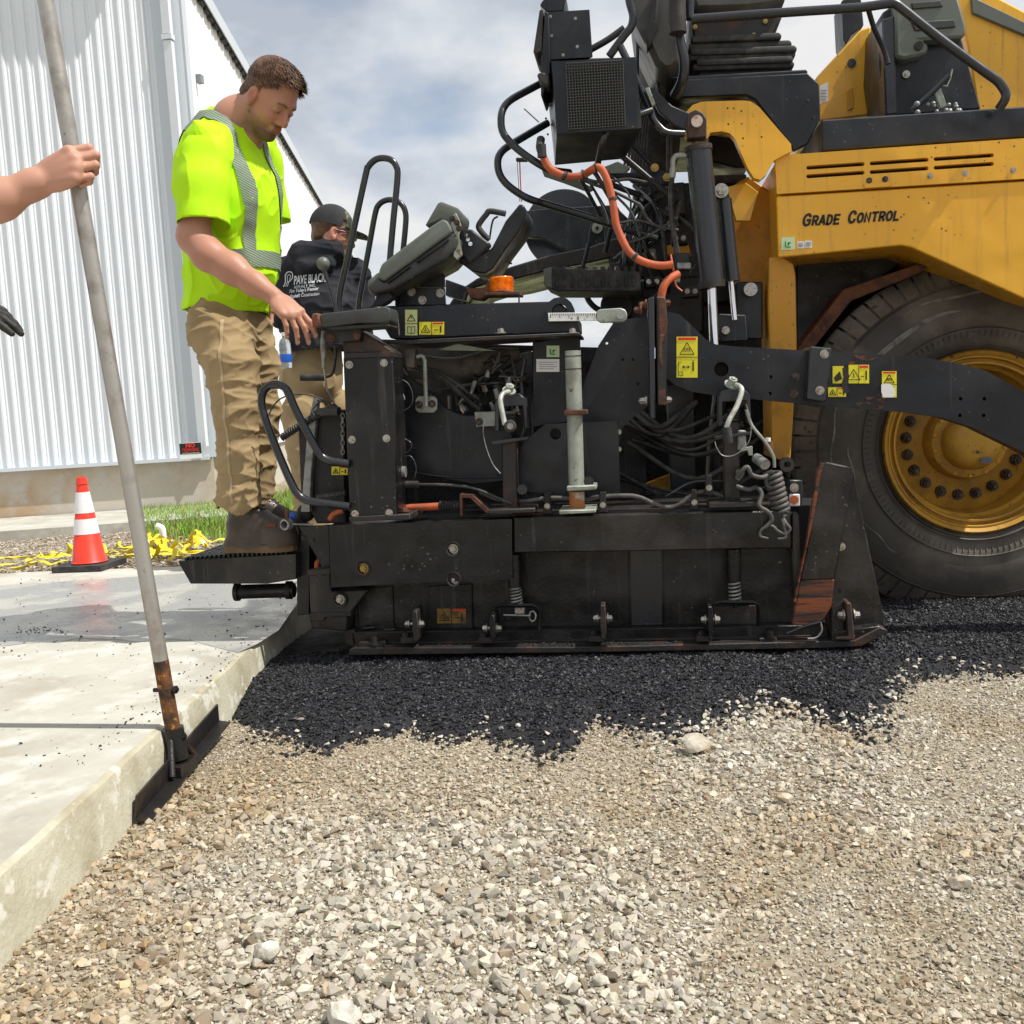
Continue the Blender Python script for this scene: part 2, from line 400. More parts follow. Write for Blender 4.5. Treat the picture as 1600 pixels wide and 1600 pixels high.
# ---------------------------------------------------------------- ground
SX = lambda y: -1.18-.187*(y-1.643)/1.636      # x of the slab edge at depth y
def gh(x, y):
    return .016*noise.noise(Vector((x*1.3, y*1.3, 0)))+.008*noise.noise(Vector((x*5, y*5, 3)))-.004
mb_px = [(300,1100),(345,1112),(380,1135),(450,1158),(520,1172),(560,1150),(640,1138),(700,1158),(760,1150),(850,1175),(900,1165),(930,1128),(960,1135),(1030,1150),(1100,1140),(1150,1118),(1180,1112),(1240,1102),(1280,1128),(1340,1150),(1385,1120),(1405,1070),(1440,1050),(1600,1048),(1900,1040)]
mbp = [G(x, y, .0) for x, y in mb_px]; MBX = np.array([p.x for p in mbp]); MBY = np.array([p.y for p in mbp])
def yfront(x, j=True):
    v = np.interp(x, MBX, MBY)
    return v+(.045*noise.noise(Vector((x*9, 2, 0)))+.03*noise.noise(Vector((x*27, 5, 0))) if j else 0)
def mh(x, y):            # height of the fresh asphalt
    d = y-yfront(x)
    if d < 0: return -.03
    e = min(1, d/.42); top = .052 if y < 3.6 else .05
    q = top*(1-(1-e)**2)
    return q*(.9+.25*noise.noise(Vector((x*6, y*6, 1))))+.006*noise.noise(Vector((x*30, y*30, 9)))
def hxy(x, y):
    return gh(x, y)
def axis(lo, a, b, hi, fine, n):
    core = list(np.arange(a, b, fine)); L = [a-(a-lo)*((i/n)**3) for i in range(n, 0, -1)]; R = [b+(hi-b)*((i/n)**3) for i in range(1, n+1)]
    return np.array(L+core+[b]+R)
def sheet(name, xs, ys, fn, m, kind='structure', mask=None):
    X, Y = np.meshgrid(xs, ys, indexing='ij'); Z = np.array([[fn(x, y) for y in ys] for x in xs])
    V = np.stack([X, Y, Z], -1).reshape(-1, 3); nx, ny = len(xs), len(ys)
    i, j = np.meshgrid(np.arange(nx-1), np.arange(ny-1), indexing='ij'); a = (i*ny+j).ravel()
    Fq = np.stack([a, a+ny, a+ny+1, a+1], 1)
    if mask is not None:
        c = V[Fq].mean(1); Fq = Fq[mask(c)]
    return tag(np_mesh(name, V, Fq, m, None, 180), kind=kind)
def gbase(x, y):
    f = max(0, min(1, (8-abs(x))/4))*max(0, min(1, (9-y)/4)); z = gh(x, y)*f
    if x < -1.45 and y > 1: z -= .02
    return z
sheet('gravel_ground', axis(-500, -1.7, 3.4, 500, .03, 26), axis(-200, 1.1, 5.0, 900, .03, 26), gbase, MATS['gravel_base'])
matxs = np.arange(-1.42, 4.2, .022); matys = np.concatenate([np.arange(2.5, 4.6, .022), np.arange(4.6, 7.2, .1)])
sheet('asphalt_mat', matxs, matys, lambda x, y: mh(x, y), MATS['asphalt'], mask=lambda c: c[:, 2] > -.022)

# stones
def hull(n, el, seed):
    r = random.Random(seed); bm = B()
    for i in range(n):
        while True:
            v = Vector((r.uniform(-1, 1), r.uniform(-1, 1), r.uniform(-1, 1)))
            if .75 < v.length < 1: break
        bm.verts.new((v.x*el[0], v.y*el[1], v.z*el[2]))
    bmesh.ops.convex_hull(bm, input=bm.verts)
    bmesh.ops.delete(bm, geom=[v for v in bm.verts if not v.link_faces], context='VERTS')
    bmesh.ops.triangulate(bm, faces=bm.faces); bmesh.ops.recalc_face_normals(bm, faces=bm.faces)
    bm.verts.index_update(); V = np.array([v.co[:] for v in bm.verts]); Fq = np.array([[v.index for v in f.verts] for f in bm.faces]); bm.free(); return V, Fq
HULLS = [hull(random.Random(i).choice([8, 9, 10, 12]), (1, random.Random(i+50).uniform(.62, .95), random.Random(i+90).uniform(.45, .75)), i) for i in range(26)]
def rough_hull(seed):
    r = random.Random(seed); V, Fq = hull(r.choice([11, 13, 15]), (1, r.uniform(.65, .95), r.uniform(.5, .8)), seed+500); bm = B()
    vs = [bm.verts.new(v) for v in V]
    for f in Fq: bm.faces.new([vs[i] for i in f])
    bmesh.ops.subdivide_edges(bm, edges=bm.edges, cuts=1, smooth=.25)
    for v in bm.verts: v.co *= 1+.10*noise.noise(v.co*2.6+Vector((seed*3.3, 0, 0)))
    bmesh.ops.triangulate(bm, faces=bm.faces); bm.verts.index_update(); V = np.array([v.co[:] for v in bm.verts]); Fq = np.array([[v.index for v in f.verts] for f in bm.faces]); bm.free(); return V, Fq
ROUGH = [rough_hull(i) for i in range(24)]
def scatter(name, pos, size, cols, m, label=None, flat=.5, HULLS=HULLS):
    Vs, Fs, Cs, o = [], [], [], 0; k = rng.integers(0, len(HULLS), len(pos))
    for hI in range(len(HULLS)):
        s = np.where(k == hI)[0]
        if not len(s): continue
        V, Fq = HULLS[hI]; n = len(s)
        yaw = rng.uniform(0, 2*pi, n); tx = rng.normal(0, flat, n)
        cy, sy, cx, sxn = np.cos(yaw), np.sin(yaw), np.cos(tx), np.sin(tx)
        v = V[None]*size[s][:, None, None]
        y1 = v[..., 1]*cx[:, None]-v[..., 2]*sxn[:, None]; z1 = v[..., 1]*sxn[:, None]+v[..., 2]*cx[:, None]; x1 = v[..., 0]
        v = np.stack([x1*cy[:, None]-y1*sy[:, None], x1*sy[:, None]+y1*cy[:, None], z1], -1)+pos[s][:, None, :]
        f = Fq[None]+(np.arange(n)*len(V))[:, None, None]+o
        Vs.append(v.reshape(-1, 3)); Fs.append(f.reshape(-1, 3)); Cs.append(np.repeat(cols[s], len(V), 0)); o += n*len(V)
    ob = np_mesh(name, np.concatenate(Vs), np.concatenate(Fs), m, None, None, np.concatenate(Cs))
    return tag(ob, label, None, None, 'stuff')
def ncol(n, base, var, tintv):
    b = np.array(base)[None]*(1+rng.normal(0, var, (n, 1))); return np.clip(b*(1+rng.normal(0, tintv, (n, 3))), .01, .85)
def gravel(n, smin, smax, pw, band):
    P_, S_ = [], []
    while len(P_) < n:
        y = 1.15+(4.6-1.15)*random.random()**1.25; x = random.uniform(-1.55, 3.2)
        if x < SX(y)+.005 or y > yfront(x)+.10: continue
        if abs(x+.13*y) > .62*y+.35: continue
        d = noise.noise(Vector((x*1.6+4, y*1.6, 2)))+.5*noise.noise(Vector((x*4, y*4, 8)))-.28*max(-1, min(1, (x-.25)/.6))+.12
        d += .55*math.exp(-((x+.42+.1*y)/.62)**2-((y-1.72)/.5)**2)+.35*math.exp(-((x-.45)/.35)**2-((y-2.95)/.16)**2)-.30-.45*max(0, 1-(x-SX(y))/.32)*(1 if y > 1.75 else .3)-.4*math.exp(-((x+.85)/.4)**2-((y-2.6)/.28)**2)
        s = smin+(smax-smin)*random.random()**pw
        if s > .007 and d < random.uniform(-.75, .12): continue
        if s > .012: s *= .72+.5*max(0, min(1, (d+.3)))
        P_.append((x, y, hxy(x, y)+s*random.uniform(.0, .45))); S_.append(s)
    return np.array(P_), np.array(S_)
for (n, a, b_, pw, nm) in [(27000, .0055, .0165, 2.6, 'gravel_stones'), (90000, .0022, .0070, 1.5, 'gravel_grit')]:
    p_, s_ = gravel(n, a, b_, pw, 0)
    cc = ncol(len(p_), (.465, .425, .35), .2, .013)
    br = rng.random(len(p_)) < .14; cc[br] = ncol(br.sum(), (.31, .25, .18), .25, .02)
    
    left = (p_[:, 1] > 2.25) & (p_[:, 0] < .0) & (p_[:, 0] > -1.4)
    tf = np.clip(np.array([noise.noise(Vector((q[0]*1.3+2, q[1]*1.6, 5)))+.5*noise.noise(Vector((q[0]*5, q[1]*5, 7))) for q in p_])*2.2-.1, 0, 1)+left*.5; tf = np.maximum(tf, 1.5*np.exp(-((p_[:, 0]+1.0)/.24)**2-((p_[:, 1]-1.45)/.22)**2)); tf = np.clip(tf*rng.uniform(.2, 1.1, len(p_)), 0, 1)[:, None]; cc = cc*(1-tf)+cc*tf*np.array([.80, .68, .52])
    scatter(nm, p_, s_, cc, MATS['stone'], 'crushed pale limestone gravel loosely spread over the foreground', HULLS=ROUGH if b_ > .015 else HULLS)
# bigger rocks one can point to
def rock(px, py, s, c, label, seed, z=0.):
    g = G(px, py, z); V, Fq = hull(26, (1, .8, .7), seed); bm = B()
    vs = [bm.verts.new(Vector(v)*s+Vector((g.x, g.y, hxy(g.x, g.y)+s*.62))) for v in V]
    for f in Fq: bm.faces.new([vs[i] for i in f])
    bmesh.ops.subdivide_edges(bm, edges=bm.edges, cuts=2, use_grid_fill=True)
    for v in bm.verts: v.co += Vector((1, 1, 1))*0+v.co.normalized()*0+(v.co-Vector((g.x, g.y, s*.4))).normalized()*s*(.22*noise.noise(v.co*38)+.10*noise.noise(v.co*110))
    o = mk('rock', bm, c, None, 40, 0); tag(o, label, 'rock', 'larger rocks lying in the gravel')
mat('rock_pale', (.58, .54, .45), .9, c2=(.42, .33, .22), sc=16, bump=.7, bsc=120)
mat('rock_white', (.58, .56, .50), .9, c2=(.40, .37, .30), sc=26, bump=1., bsc=90)
mat('rock_tan', (.44, .33, .2), .9, c2=(.6, .52, .4), sc=22, bump=.6, bsc=120)
rock(1089, 1172, .046, MATS['rock_pale'], 'rounded pale rock sitting at the ragged edge of the black asphalt', 301)
rock(1226, 1252, .022, MATS['rock_tan'], 'tan rock lying in the gravel below the large rock at the asphalt edge', 302)
rock(418, 1500, .029, MATS['rock_white'], 'chalky white broken rock among the coarse stones near the slab', 303)
rock(536, 1600, .031, MATS['rock_white'], 'white rock cut by the bottom edge of the photo among coarse stones', 304)
rock(938, 1538, .018, MATS['rock_white'], 'lone white rock with a dark shadow beside it in the fine grey gravel', 305)
rock(930, 1506, .019, MATS['rock_pale'], 'grey-tan angular rock just above the lone white rock', 306)
rock(1500, 1388, .023, MATS['rock_pale'], 'flat pale rock in the fine gravel on the right side', 307)
# black aggregate
P_, S_ = [], []
while len(P_) < 62000:
    x = random.uniform(-1.37, 3.3); y = random.uniform(2.6, 4.7)
    yf = yfront(x); d = y-yf
    if d < -.03 or x < SX(y): continue
    if y > 3.72 and x < .55: continue
    if abs(x+.13*y) > .6*y+.2: continue
    if d < .07 and random.random() < .55: continue
    s = random.choice([.0042, .0055, .0065, .0078, .0095])*random.uniform(.8, 1.15)
    P_.append((x, y, max(mh(x, y), gh(x, y))+s*random.uniform(0, .5))); S_.append(s)
for i in range(620):      # strays on the gravel
    x = random.uniform(-1.2, 1.9); y = yfront(x)-abs(random.gauss(0, .055))
    if x < SX(y): continue
    s = random.uniform(.005, .014); P_.append((x, y, gh(x, y)+s*.6)); S_.append(s)
cc = ncol(len(P_), (.0165, .0165, .0205), .35, .06)
scatter('asphalt_aggregate', np.array(P_), np.array(S_), cc, MATS['asphalt_stone'], 'loose fresh black asphalt mix along the front of the paver')
# pale pebbles poking through the front of the mix
P_, S_ = [], []
for i in range(210):
    x = random.choice([random.uniform(-1.2, 1.8), random.gauss(.45, .3)]); y = yfront(x)+abs(random.gauss(0, .055))
    s = random.uniform(.006, .015); P_.append((x, y, max(mh(x, y), gh(x, y))+s*.55)); S_.append(s)
scatter('loose_pebbles', np.array(P_), np.array(S_), ncol(len(P_), (.55, .5, .42), .15, .03), MATS['stone'], 'pale pebbles mixed into the ragged edge of the asphalt')

# ---------------------------------------------------------------- concrete slab
bm = B(); ST = .15
ys = [-2.]+[i*.12 for i in range(-10, 60)]
ys = sorted(set([-3.]+list(np.arange(-1, 5.35, .06))+[5.35]))
rows = []
for y in ys:
    x = SX(y) if y > 1.2 else SX(1.2)
    j = .006*noise.noise(Vector((0, y*5, 0)))+.004*noise.noise(Vector((3, y*22, 0)))
    rows.append([bm.verts.new(q) for q in [(-9, y, ST), (x-.022+j, y, ST), (x-.006+j, y, ST-.007), (x+j, y, ST-.024), (x+.016+j*.5, y, -.06)]])
for a, b_ in zip(rows, rows[1:]):
    for k in range(4):
        f = bm.faces.new([a[k], a[k+1], b_[k+1], b_[k]]); f.material_index = 0 if k < 1 else 1
v1 = rows[-1]; lo = [bm.verts.new((-9, 5.35, -.06))]; f = bm.faces.new(list(v1)+lo); f.material_index = 1
tag(mk('concrete_slab', bm, [MATS['concrete'], MATS['concrete_edge']], None, 40), kind='structure')
# damp strip, thin sheet on the slab, its grey including painted cast shadow
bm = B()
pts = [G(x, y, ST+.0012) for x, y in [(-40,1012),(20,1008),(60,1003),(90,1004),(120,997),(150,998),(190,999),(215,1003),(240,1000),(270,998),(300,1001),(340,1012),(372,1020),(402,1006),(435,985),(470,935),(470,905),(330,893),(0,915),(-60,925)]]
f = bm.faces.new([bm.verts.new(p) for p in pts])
tag(mk('damp_shaded_concrete', bm, MATS['wet_shaded_concrete'], None), kind='structure')
# crumbs of asphalt on the slab
P_, S_ = [], []
for i in range(620):
    if i < 350: g = G(random.uniform(0, 460), random.uniform(905, 1030), ST)
    else: g = Vector((SX(3)-abs(random.gauss(0, .1)), random.uniform(2.2, 4.6), ST))
    if g.x > SX(g.y)-.01: continue
    s = abs(random.gauss(.002, .0022))+.001; P_.append((g.x, g.y, ST+s*.4)); S_.append(s)
for i in range(60):
    g = G(62+random.gauss(0, 22), 986+random.gauss(0, 2.5), ST); s = random.uniform(.002, .007); P_.append((g.x, g.y, ST+s*.4)); S_.append(s)
scatter('asphalt_crumbs', np.array(P_), np.array(S_), ncol(len(P_), (.03, .028, .028), .3, .05), MATS['asphalt_stone'], 'black asphalt crumbs scattered over the concrete slab')

# ground between slab and building
C0 = Vector((-3.79, 8.77, 0)); FD = Vector((-.955, -.297, 0)).normalized(); SDr = Vector((-.19, .982, 0)).normalized(); FN = Vector((-FD.y, FD.x, 0))
if FN.y > 0: FN = -FN
sheet('dirt_strip', np.concatenate([[-60, -30], np.arange(-9, -1.3, .12)]), np.concatenate([np.arange(5.34, 9.4, .12), [15, 30]]), lambda x, y: -.03+.15*max(0, min(1, (-1.25-x)/.15))+.02*noise.noise(Vector((x*3, y*3, 1))), MATS['soil'])
P_, S_ = [], []
for i in range(9000):
    x, y = random.uniform(-5.4, -1.5), random.uniform(5.37, 7.4); s = random.uniform(.006, .02)
    P_.append((x, y, .125+.02*noise.noise(Vector((x*3, y*3, 1))))); S_.append(s)
scatter('roadside_gravel', np.array(P_), np.array(S_), ncol(len(P_), (.42, .37, .3), .2, .04), MATS['stone'], 'grey-brown gravel between the slab and the white building')
# walkway strip along the foundation
bm = B()
a, b_ = C0+FN*.02+FD*5, C0+FN*.02-FD*.45
o1 = FN*1.25
hexa(bm, [a+Vector((0,0,.05)), b_+Vector((0,0,.05)), b_+o1+Vector((0,0,.05)), a+o1+Vector((0,0,.05))], [a+Vector((0,0,.20)), b_+Vector((0,0,.20)), b_+o1+Vector((0,0,.20)), a+o1+Vector((0,0,.20))])
tag(mk('concrete_walkway', bm, MATS['concrete'], None, 35, .01), kind='structure')
# grass
def grass(name, label, fn, n, hmin, hmax, cols):
    V, Fq, Cc = [], [], []
    for i in range(n):
        x, y, z = fn(); a = random.uniform(0, 2*pi); h = random.uniform(hmin, hmax); wd = random.uniform(.002, .0045)*1.5; ln = random.gauss(0, .35)*h; la = random.uniform(0, 2*pi)
        c = random.choice(cols); c = [q*random.uniform(.75, 1.25) for q in c]; o = len(V)
        dx, dy = cos(a)*wd, sin(a)*wd; lx, ly = cos(la)*ln, sin(la)*ln
        V += [(x-dx, y-dy, z), (x+dx, y+dy, z), (x+dx*.7+lx*.3, y+dy*.7+ly*.3, z+h*.6), (x-dx*.7+lx*.3, y-dy*.7+ly*.3, z+h*.6), (x+lx+dx*.1, y+ly+dy*.1, z+h), (x+lx-dx*.1, y+ly-dy*.1, z+h)]
        Fq += [(o, o+1, o+2, o+3), (o+3, o+2, o+4, o+5)]; Cc += [c]*6
    return tag(np_mesh(name, V, Fq, MATS['grass'], None, None, np.array(Cc)), label, None, None, 'stuff')
GC = [(.18, .36, .03), (.24, .42, .05), (.30, .42, .08), (.13, .26, .03), (.42, .38, .16)]
def g1():
    while True:
        p = G(random.uniform(215, 470), random.gauss(812, 14), .12)
        if 6.2 < p.y < 9.6: return p.x, p.y, .12
grass('grass', 'ragged green grass growing along the foot of the white building', g1, 15000, .03, .13, GC)
def g2():
    return random.uniform(-3.7, -1.3), random.uniform(8.0, 19), .10
grass('lawn', 'sunlit green and straw coloured grass beyond the paver', g2, 26000, .04, .16, GC)
sheet('lawn_ground', np.arange(-4.2, .9, .3), np.arange(7.4, 40, .3), lambda x, y: -.03+.14*max(0, min(1, (y-7.45)/.5))*max(0, min(1, (.6-x)/.6)), mat('lawn_soil', (.14, .19, .06), .95, c2=(.32, .26, .15), sc=3))
# gravel heap
bm = B(); hp = P(455, 720, 21)
bmesh.ops.create_grid(bm, x_segments=60, y_segments=40, size=1)
for v in bm.verts:
    r_ = min(1, v.co.length); v.co = Vector((hp.x+v.co.x*2.2, hp.y+v.co.y*2.5, .1+1.05*max(0, 1-r_)**.8+.06*noise.noise(v.co*7)))
tag(mk('gravel_heap', bm, mat('heap', (.6, .52, .44), .95, c2=(.42, .36, .3), sc=8, bump=1, bsc=30), None, 180), 'pale heap of gravel seen behind the legs of the worker', 'gravel heap')

# ---------------------------------------------------------------- building
bld = empty('metal_building', C0, 'long white corrugated steel building standing on a concrete foundation', 'building')
ZT, ZF = 5.9, .62; UP0 = Vector((0, 0, 1))
def corr(bm, o, d, n, L, z0, z1, pitch=.096, depth=.020, w=.024):
    k = int(L/pitch); prof = []
    for i in range(k):
        s = i*pitch; prof += [(s, 0), (s+pitch*.42, 0), (s+pitch*.44, .004), (s+pitch*.5, .004), (s+pitch*.52, 0), (s+pitch-w-.012, 0), (s+pitch-w, depth), (s+pitch-.008, depth)]
    prof.append((k*pitch, 0)); A = []
    for s, t in prof:
        p = o+d*s+n*t; A.append((bm.verts.new((p.x, p.y, z0)), bm.verts.new((p.x, p.y, z1))))
    for p, q in zip(A, A[1:]): bm.faces.new([p[0], q[0], q[1], p[1]])
bm = B(); corr(bm, C0+FD*.18+FN*.03, FD, FN, 5.2, ZF, ZT); mk('ribbed_wall', bm, MATS['white_steel'], bld, None)
SL = 19.5; SN = Vector((SDr.y, -SDr.x, 0))
bm = B(); corr(bm, C0+SDr*.12+SN*.03, SDr, SN, SL, ZF, ZT-.9, pitch=.3, depth=.012); mk('side_wall', bm, MATS['white_wall'], bld, None)
def wbox(bm, o, d, n, s0, s1, t0, t1, z0, z1, dz=0):
    q = [o+d*s0+n*t0, o+d*s1+n*t0, o+d*s1+n*t1, o+d*s0+n*t1]
    hexa(bm, [Vector((p.x, p.y, z0)) for p in q], [Vector((p.x, p.y, z1)) for p in q])
bm = B(); wbox(bm, C0, FD, FN, 0, 5.6, -.3, .0, -.2, ZF-.002); wbox(bm, C0, SDr, SN, .31, SL+.2, -.3, -.003, -.2, ZF-.002); mk('foundation', bm, MATS['foundation'], bld, 35, .006)
bm = B(); wbox(bm, C0, FD, FN, -.04, .19, .032, .062, ZF, ZT); wbox(bm, C0, SDr, SN, -.0, .16, .034, .06, ZF, ZT-1); mk('corner_trim', bm, MATS['trim_steel'], bld, 35, .004)
bm = B(); wbox(bm, C0, FD, FN, .02, 5.4, .02, .09, ZF-.02, ZF+.012); mk('base_flashing', bm, MATS['trim_steel'], bld, 35, .003)
bm = B(); wbox(bm, C0, FD, FN, -.2, 5.6, .03, .55, ZT-.12, ZT+.1); mk('eave', bm, MATS['trim_steel'], bld)
# the drain pipe on the corner
bm = B(); c_ = C0+FD*.06+FN*.11
add_box(bm, (c_.x-.035, c_.y-.03, ZF+.1), (c_.x+.035, c_.y+.03, 4.15)); add_box(bm, (c_.x-.045, c_.y-.04, 4.16), (c_.x+.045, c_.y+.03, 4.2)); add_box(bm, (c_.x-.035, c_.y-.03, 4.21), (c_.x+.035, c_.y+.03, ZT-.2))
mk('downspout', bm, mat('downspout', (.74, .78, .82), .4), bld, 35, .006)
# sloping edge of the side roof
RZ = 4.86
bm = B(); wbox(bm, C0, SDr, SN, -.02, SL+.2, .05, .09, RZ, RZ+.10); wbox(bm, C0, SDr, SN, -.02, SL+.2, .092, .10, RZ-.02, RZ+.12); mk('roof_gutter', bm, MATS['trim_steel'], bld, 35)
bm = B(); k = int(SL/.2); pf_ = []
for i in range(k): pf_ += [(i*.2, -.05), (i*.2+.12, -.05), (i*.2+.13, -.015), (i*.2+.19, -.015)]
q_ = [C0+SDr*s_+SN*.045+UP0*(RZ+d_) for s_, d_ in pf_]; t_ = [C0+SDr*s_+SN*.045+UP0*(RZ-.003) for s_, d_ in pf_]
a_ = [bm.verts.new(p) for p in q_]; b_ = [bm.verts.new(p) for p in t_]; c_ = [bm.verts.new(p+SN*.03) for p in q_]; d_ = [bm.verts.new(p+SN*.03) for p in t_]
for i in range(len(a_)-1):
    for u_, v_ in ((a_, b_), (b_, d_), (d_, c_), (c_, a_)): bm.faces.new([u_[i], u_[i+1], v_[i+1], v_[i]])
mk('shaded_rib_ends', bm, MATS['rib_end_shade'], bld, None)  # rib ends coloured near-black as the shadow line under the corrugated edge
bm = B(); wbox(bm, C0, FD, FN, .0, 5.5, -.16, .022, ZF, ZT-.02); mk('gable_backing', bm, MATS['white_steel'], bld, None)
bm = B(); wbox(bm, C0, SDr, SN, .17, SL+.2, -5, .048, RZ-.002, RZ+.08); mk('roof', bm, MATS['trim_steel'], bld, None)
bm = B(); q = P(255, 131, 8.85); add_box(bm, (q.x-.03, q.y-.1, q.z-.06), (q.x+.03, q.y+.05, q.z+.05)); mk('wall_light', bm, mat('grey_fixture', (.25, .27, .3), .5), bld, 35, .008)
bm = B(); q = C0+SDr*.45+SN*.05; add_box(bm, (q.x-.01, q.y-.02, 3.98), (q.x+.04, q.y+.05, 4.05)); mk('wall_light', bm, MATS['grey_fixture'], bld, 35, .01)
# ---- trespassing sign
sg = C0+FD*.42+FN*.1; sp = P(298, 704, sg.y); sg = Vector((sp.x, sp.y, sp.z)); rt = -FD; hw, hh = .095, .07
so_ = empty('warning_sign', sg, 'small black, red and white no trespassing sign low on the ribbed white wall', 'sign')
def plate(bm, c, rt, up, w_, h_, t, n): hexa(bm, [c+rt*a*w_+up*b_*h_+n*t for a, b_ in [(-1,-1),(1,-1),(1,1),(-1,1)]], [c+rt*a*w_+up*b_*h_ for a, b_ in [(-1,-1),(1,-1),(1,1),(-1,1)]])
UP = Vector((0, 0, 1))
bm = B(); plate(bm, sg, rt, UP, hw, hh, .003, FN); mk('sign_board', bm, MATS['white_print'], so_)
bm = B(); plate(bm, sg+UP*.018+FN*.003, rt, UP, hw*.96, hh*.68, .001, FN); mk('black_panel', bm, MATS['black_print'], so_)
text_on('lettering', 'NO', .05, sg+UP*.043+FN*.0055, MATS['red_print'], so_, rt, bold=.002)
text_on('lettering', 'TRESPASSING', .038, sg+UP*.005+FN*.0055, MATS['red_print'], so_, rt, xs=.62, bold=.0003)
text_on('lettering', 'VIOLATORS WILL BE PROSECUTED', .011, sg-UP*.022+FN*.0055, MATS['white_print'], so_, rt, xs=.85)

# ---------------------------------------------------------------- traffic cone
cg = G(141, 888, .15); H = .78
cn = empty('traffic_cone', (cg.x, cg.y, .15), 'scuffed orange traffic cone with two white bands and a black base', 'traffic cone')
bm = B(); add_box(bm, (cg.x-.145, cg.y-.145, .152), (cg.x+.145, cg.y+.145, .184)); mk('cone_base', bm, MATS['rubber_black'], cn, 35, .014, 2)
H = .50
prof = [(.100, .19), (.090, .20), (.026, .15+H), (.020, .15+H+.003), (.015, .15+H-.004)]
bm = B(); lathe(bm, prof, (cg.x, cg.y, 0), UP, 40); mk('cone_body', bm, MATS['cone_orange'], cn, 40)
bm = B(); lathe(bm, [(.033, .15+H-.02), (.029, .15+H), (.026, .15+H+.018), (.018, .15+H+.020)], (cg.x, cg.y, 0), UP, 32); mk('cone_tip', bm, MATS['cone_orange'], cn, 40)
def cr(z): return .090+(z-.20)/(.15+H-.20)*(.026-.090)+.0018
for z0, z1 in [(.15+.20, .15+.285), (.15+.318, .15+.435)]:
    bm = B(); lathe(bm, [(cr(z0)-.002, z0), (cr(z0), z0), (cr(z1), z1), (cr(z1)-.002, z1)], (cg.x, cg.y, 0), UP, 40); mk('reflective_band', bm, MATS['cone_band'], cn, 40)

# ---------------------------------------------------------------- caution tape heap
tpl = G(120, 878, .15); tr_ = empty('barrier_tape', (tpl.x, tpl.y+.3, .14), 'crumpled yellow barrier tape lying in a tangle behind the cone', 'barrier tape')
def ribbon(pts, wd, seed):
    r = random.Random(seed); bm = B(); ps = smooth_path(pts, 5); pr_ = None
    for i, p in enumerate(ps):
        d = (ps[min(i+1, len(ps)-1)]-ps[max(i-1, 0)]).normalized(); tw = noise.noise(Vector((i*.09, seed*3.1, 0)))*1.3
        s_ = d.cross(UP); s_ = s_.normalized() if s_.length > .01 else Vector((1, 0, 0)); v = s_*cos(tw)+s_.cross(d)*sin(tw)
        a, b_ = bm.verts.new(p-v*wd/2), bm.verts.new(p+v*wd/2)
        if pr_: bm.faces.new([pr_[0], pr_[1], b_, a])
        pr_ = (a, b_)
    return bm
k = 0
def tz(x, y): return .155
for reg, n, spread in [((35, 225, 874, 884), 6, .2), ((172, 248, 858, 876), 15, .11), ((88, 180, 866, 878), 6, .16)]:
    for i in range(n):
        k += 1; x0, x1, y0, y1 = reg; pts = []; g = G(random.uniform(x0, x1), random.uniform(y0, y1), .15)
        a = random.uniform(0, 2*pi)
        for j in range(11):
            a += random.uniform(-.8, .8); g = g+Vector((cos(a), sin(a)*.7, 0))*spread*random.uniform(.3, .8)
            g.y = max(g.y, 5.45); hz = .165+abs(random.gauss(0, .010 if reg[0] != 172 else .035)); pts.append(Vector((g.x, g.y, hz)))
        mk('tape_strip', ribbon(pts, random.uniform(.018, .032), k), MATS['tape_yellow'], tr_, 180)
for pl_ in [[(0, 890), (30, 888), (60, 878)], [(55, 872), (75, 869), (100, 868)], [(250, 858), (290, 862), (325, 862)]]:
    k += 1; mk('tape_strip', ribbon([G(x, y, .17) for x, y in pl_], .045, k), MATS['tape_yellow'], tr_, 180)
# white pipe stub and debris behind the tape
pg = G(232, 855, .13)
bm = B(); add_tube(bm, [(pg.x+.06, pg.y+.1, .13), (pg.x+.06, pg.y+.1, .22), (pg.x+.052, pg.y+.1, .245), (pg.x+.02, pg.y+.1, .26)], .022, 16)
tag(mk('drain_pipe', bm, MATS['white_wall'], None, 50), 'short white plastic pipe stub sticking up at the edge of the grass', 'pipe')

# ---------------------------------------------------------------- lute (asphalt rake)
A0 = P(275, 1168, 2.50); A1 = P(117, 262, 2.42)
dl = (A1-A0).normalized(); A2 = A0+dl*((A1-A0).length+.62)
lt = empty('asphalt_lute', (A0.x, A0.y, .03), 'long grey metal pole with a rusty foot and black blade leaning on the slab edge', 'asphalt lute')
bm = B(); add_cyl(bm, A0+dl*.24, A2, .0195, n=28); mk('pole', bm, MATS['galv_pole'], lt, 50)
bm = B(); add_cyl(bm, A0+dl*.02, A0+dl*.242, .0198, n=28); mk('rusty_ferrule', bm, MATS['rust_pole'], lt, 50)
b0, b1_ = G(168, 1284, .012), G(343, 1128, .045); bd = (b1_-b0).normalized(); bn = bd.cross(UP).normalized()
b0.x = max(b0.x, SX(b0.y)+.022)
bm = B()
hexa(bm, [b0, b1_, b1_+UP*.055, b0+UP*.055-bd*-.02], [p-bn*.006 for p in (b0, b1_, b1_+UP*.055, b0+UP*.055-bd*-.02)])
mk('blade', bm, MATS['tar_steel'], lt, 35, .001)
bm = B(); q = bn*.034-UP*.004
hexa(bm, [b0+UP*.001, b1_+UP*.001, b1_+q, b0+q], [p+UP*.004 for p in (b0+UP*.001, b1_+UP*.001, b1_+q, b0+q)]); mk('blade_lip', bm, MATS['tar_steel'], lt, 35)
bm = B(); m_ = A0+dl*.03
add_cyl(bm, A0-dl*.03, A0+dl*.055, .028, n=20); 
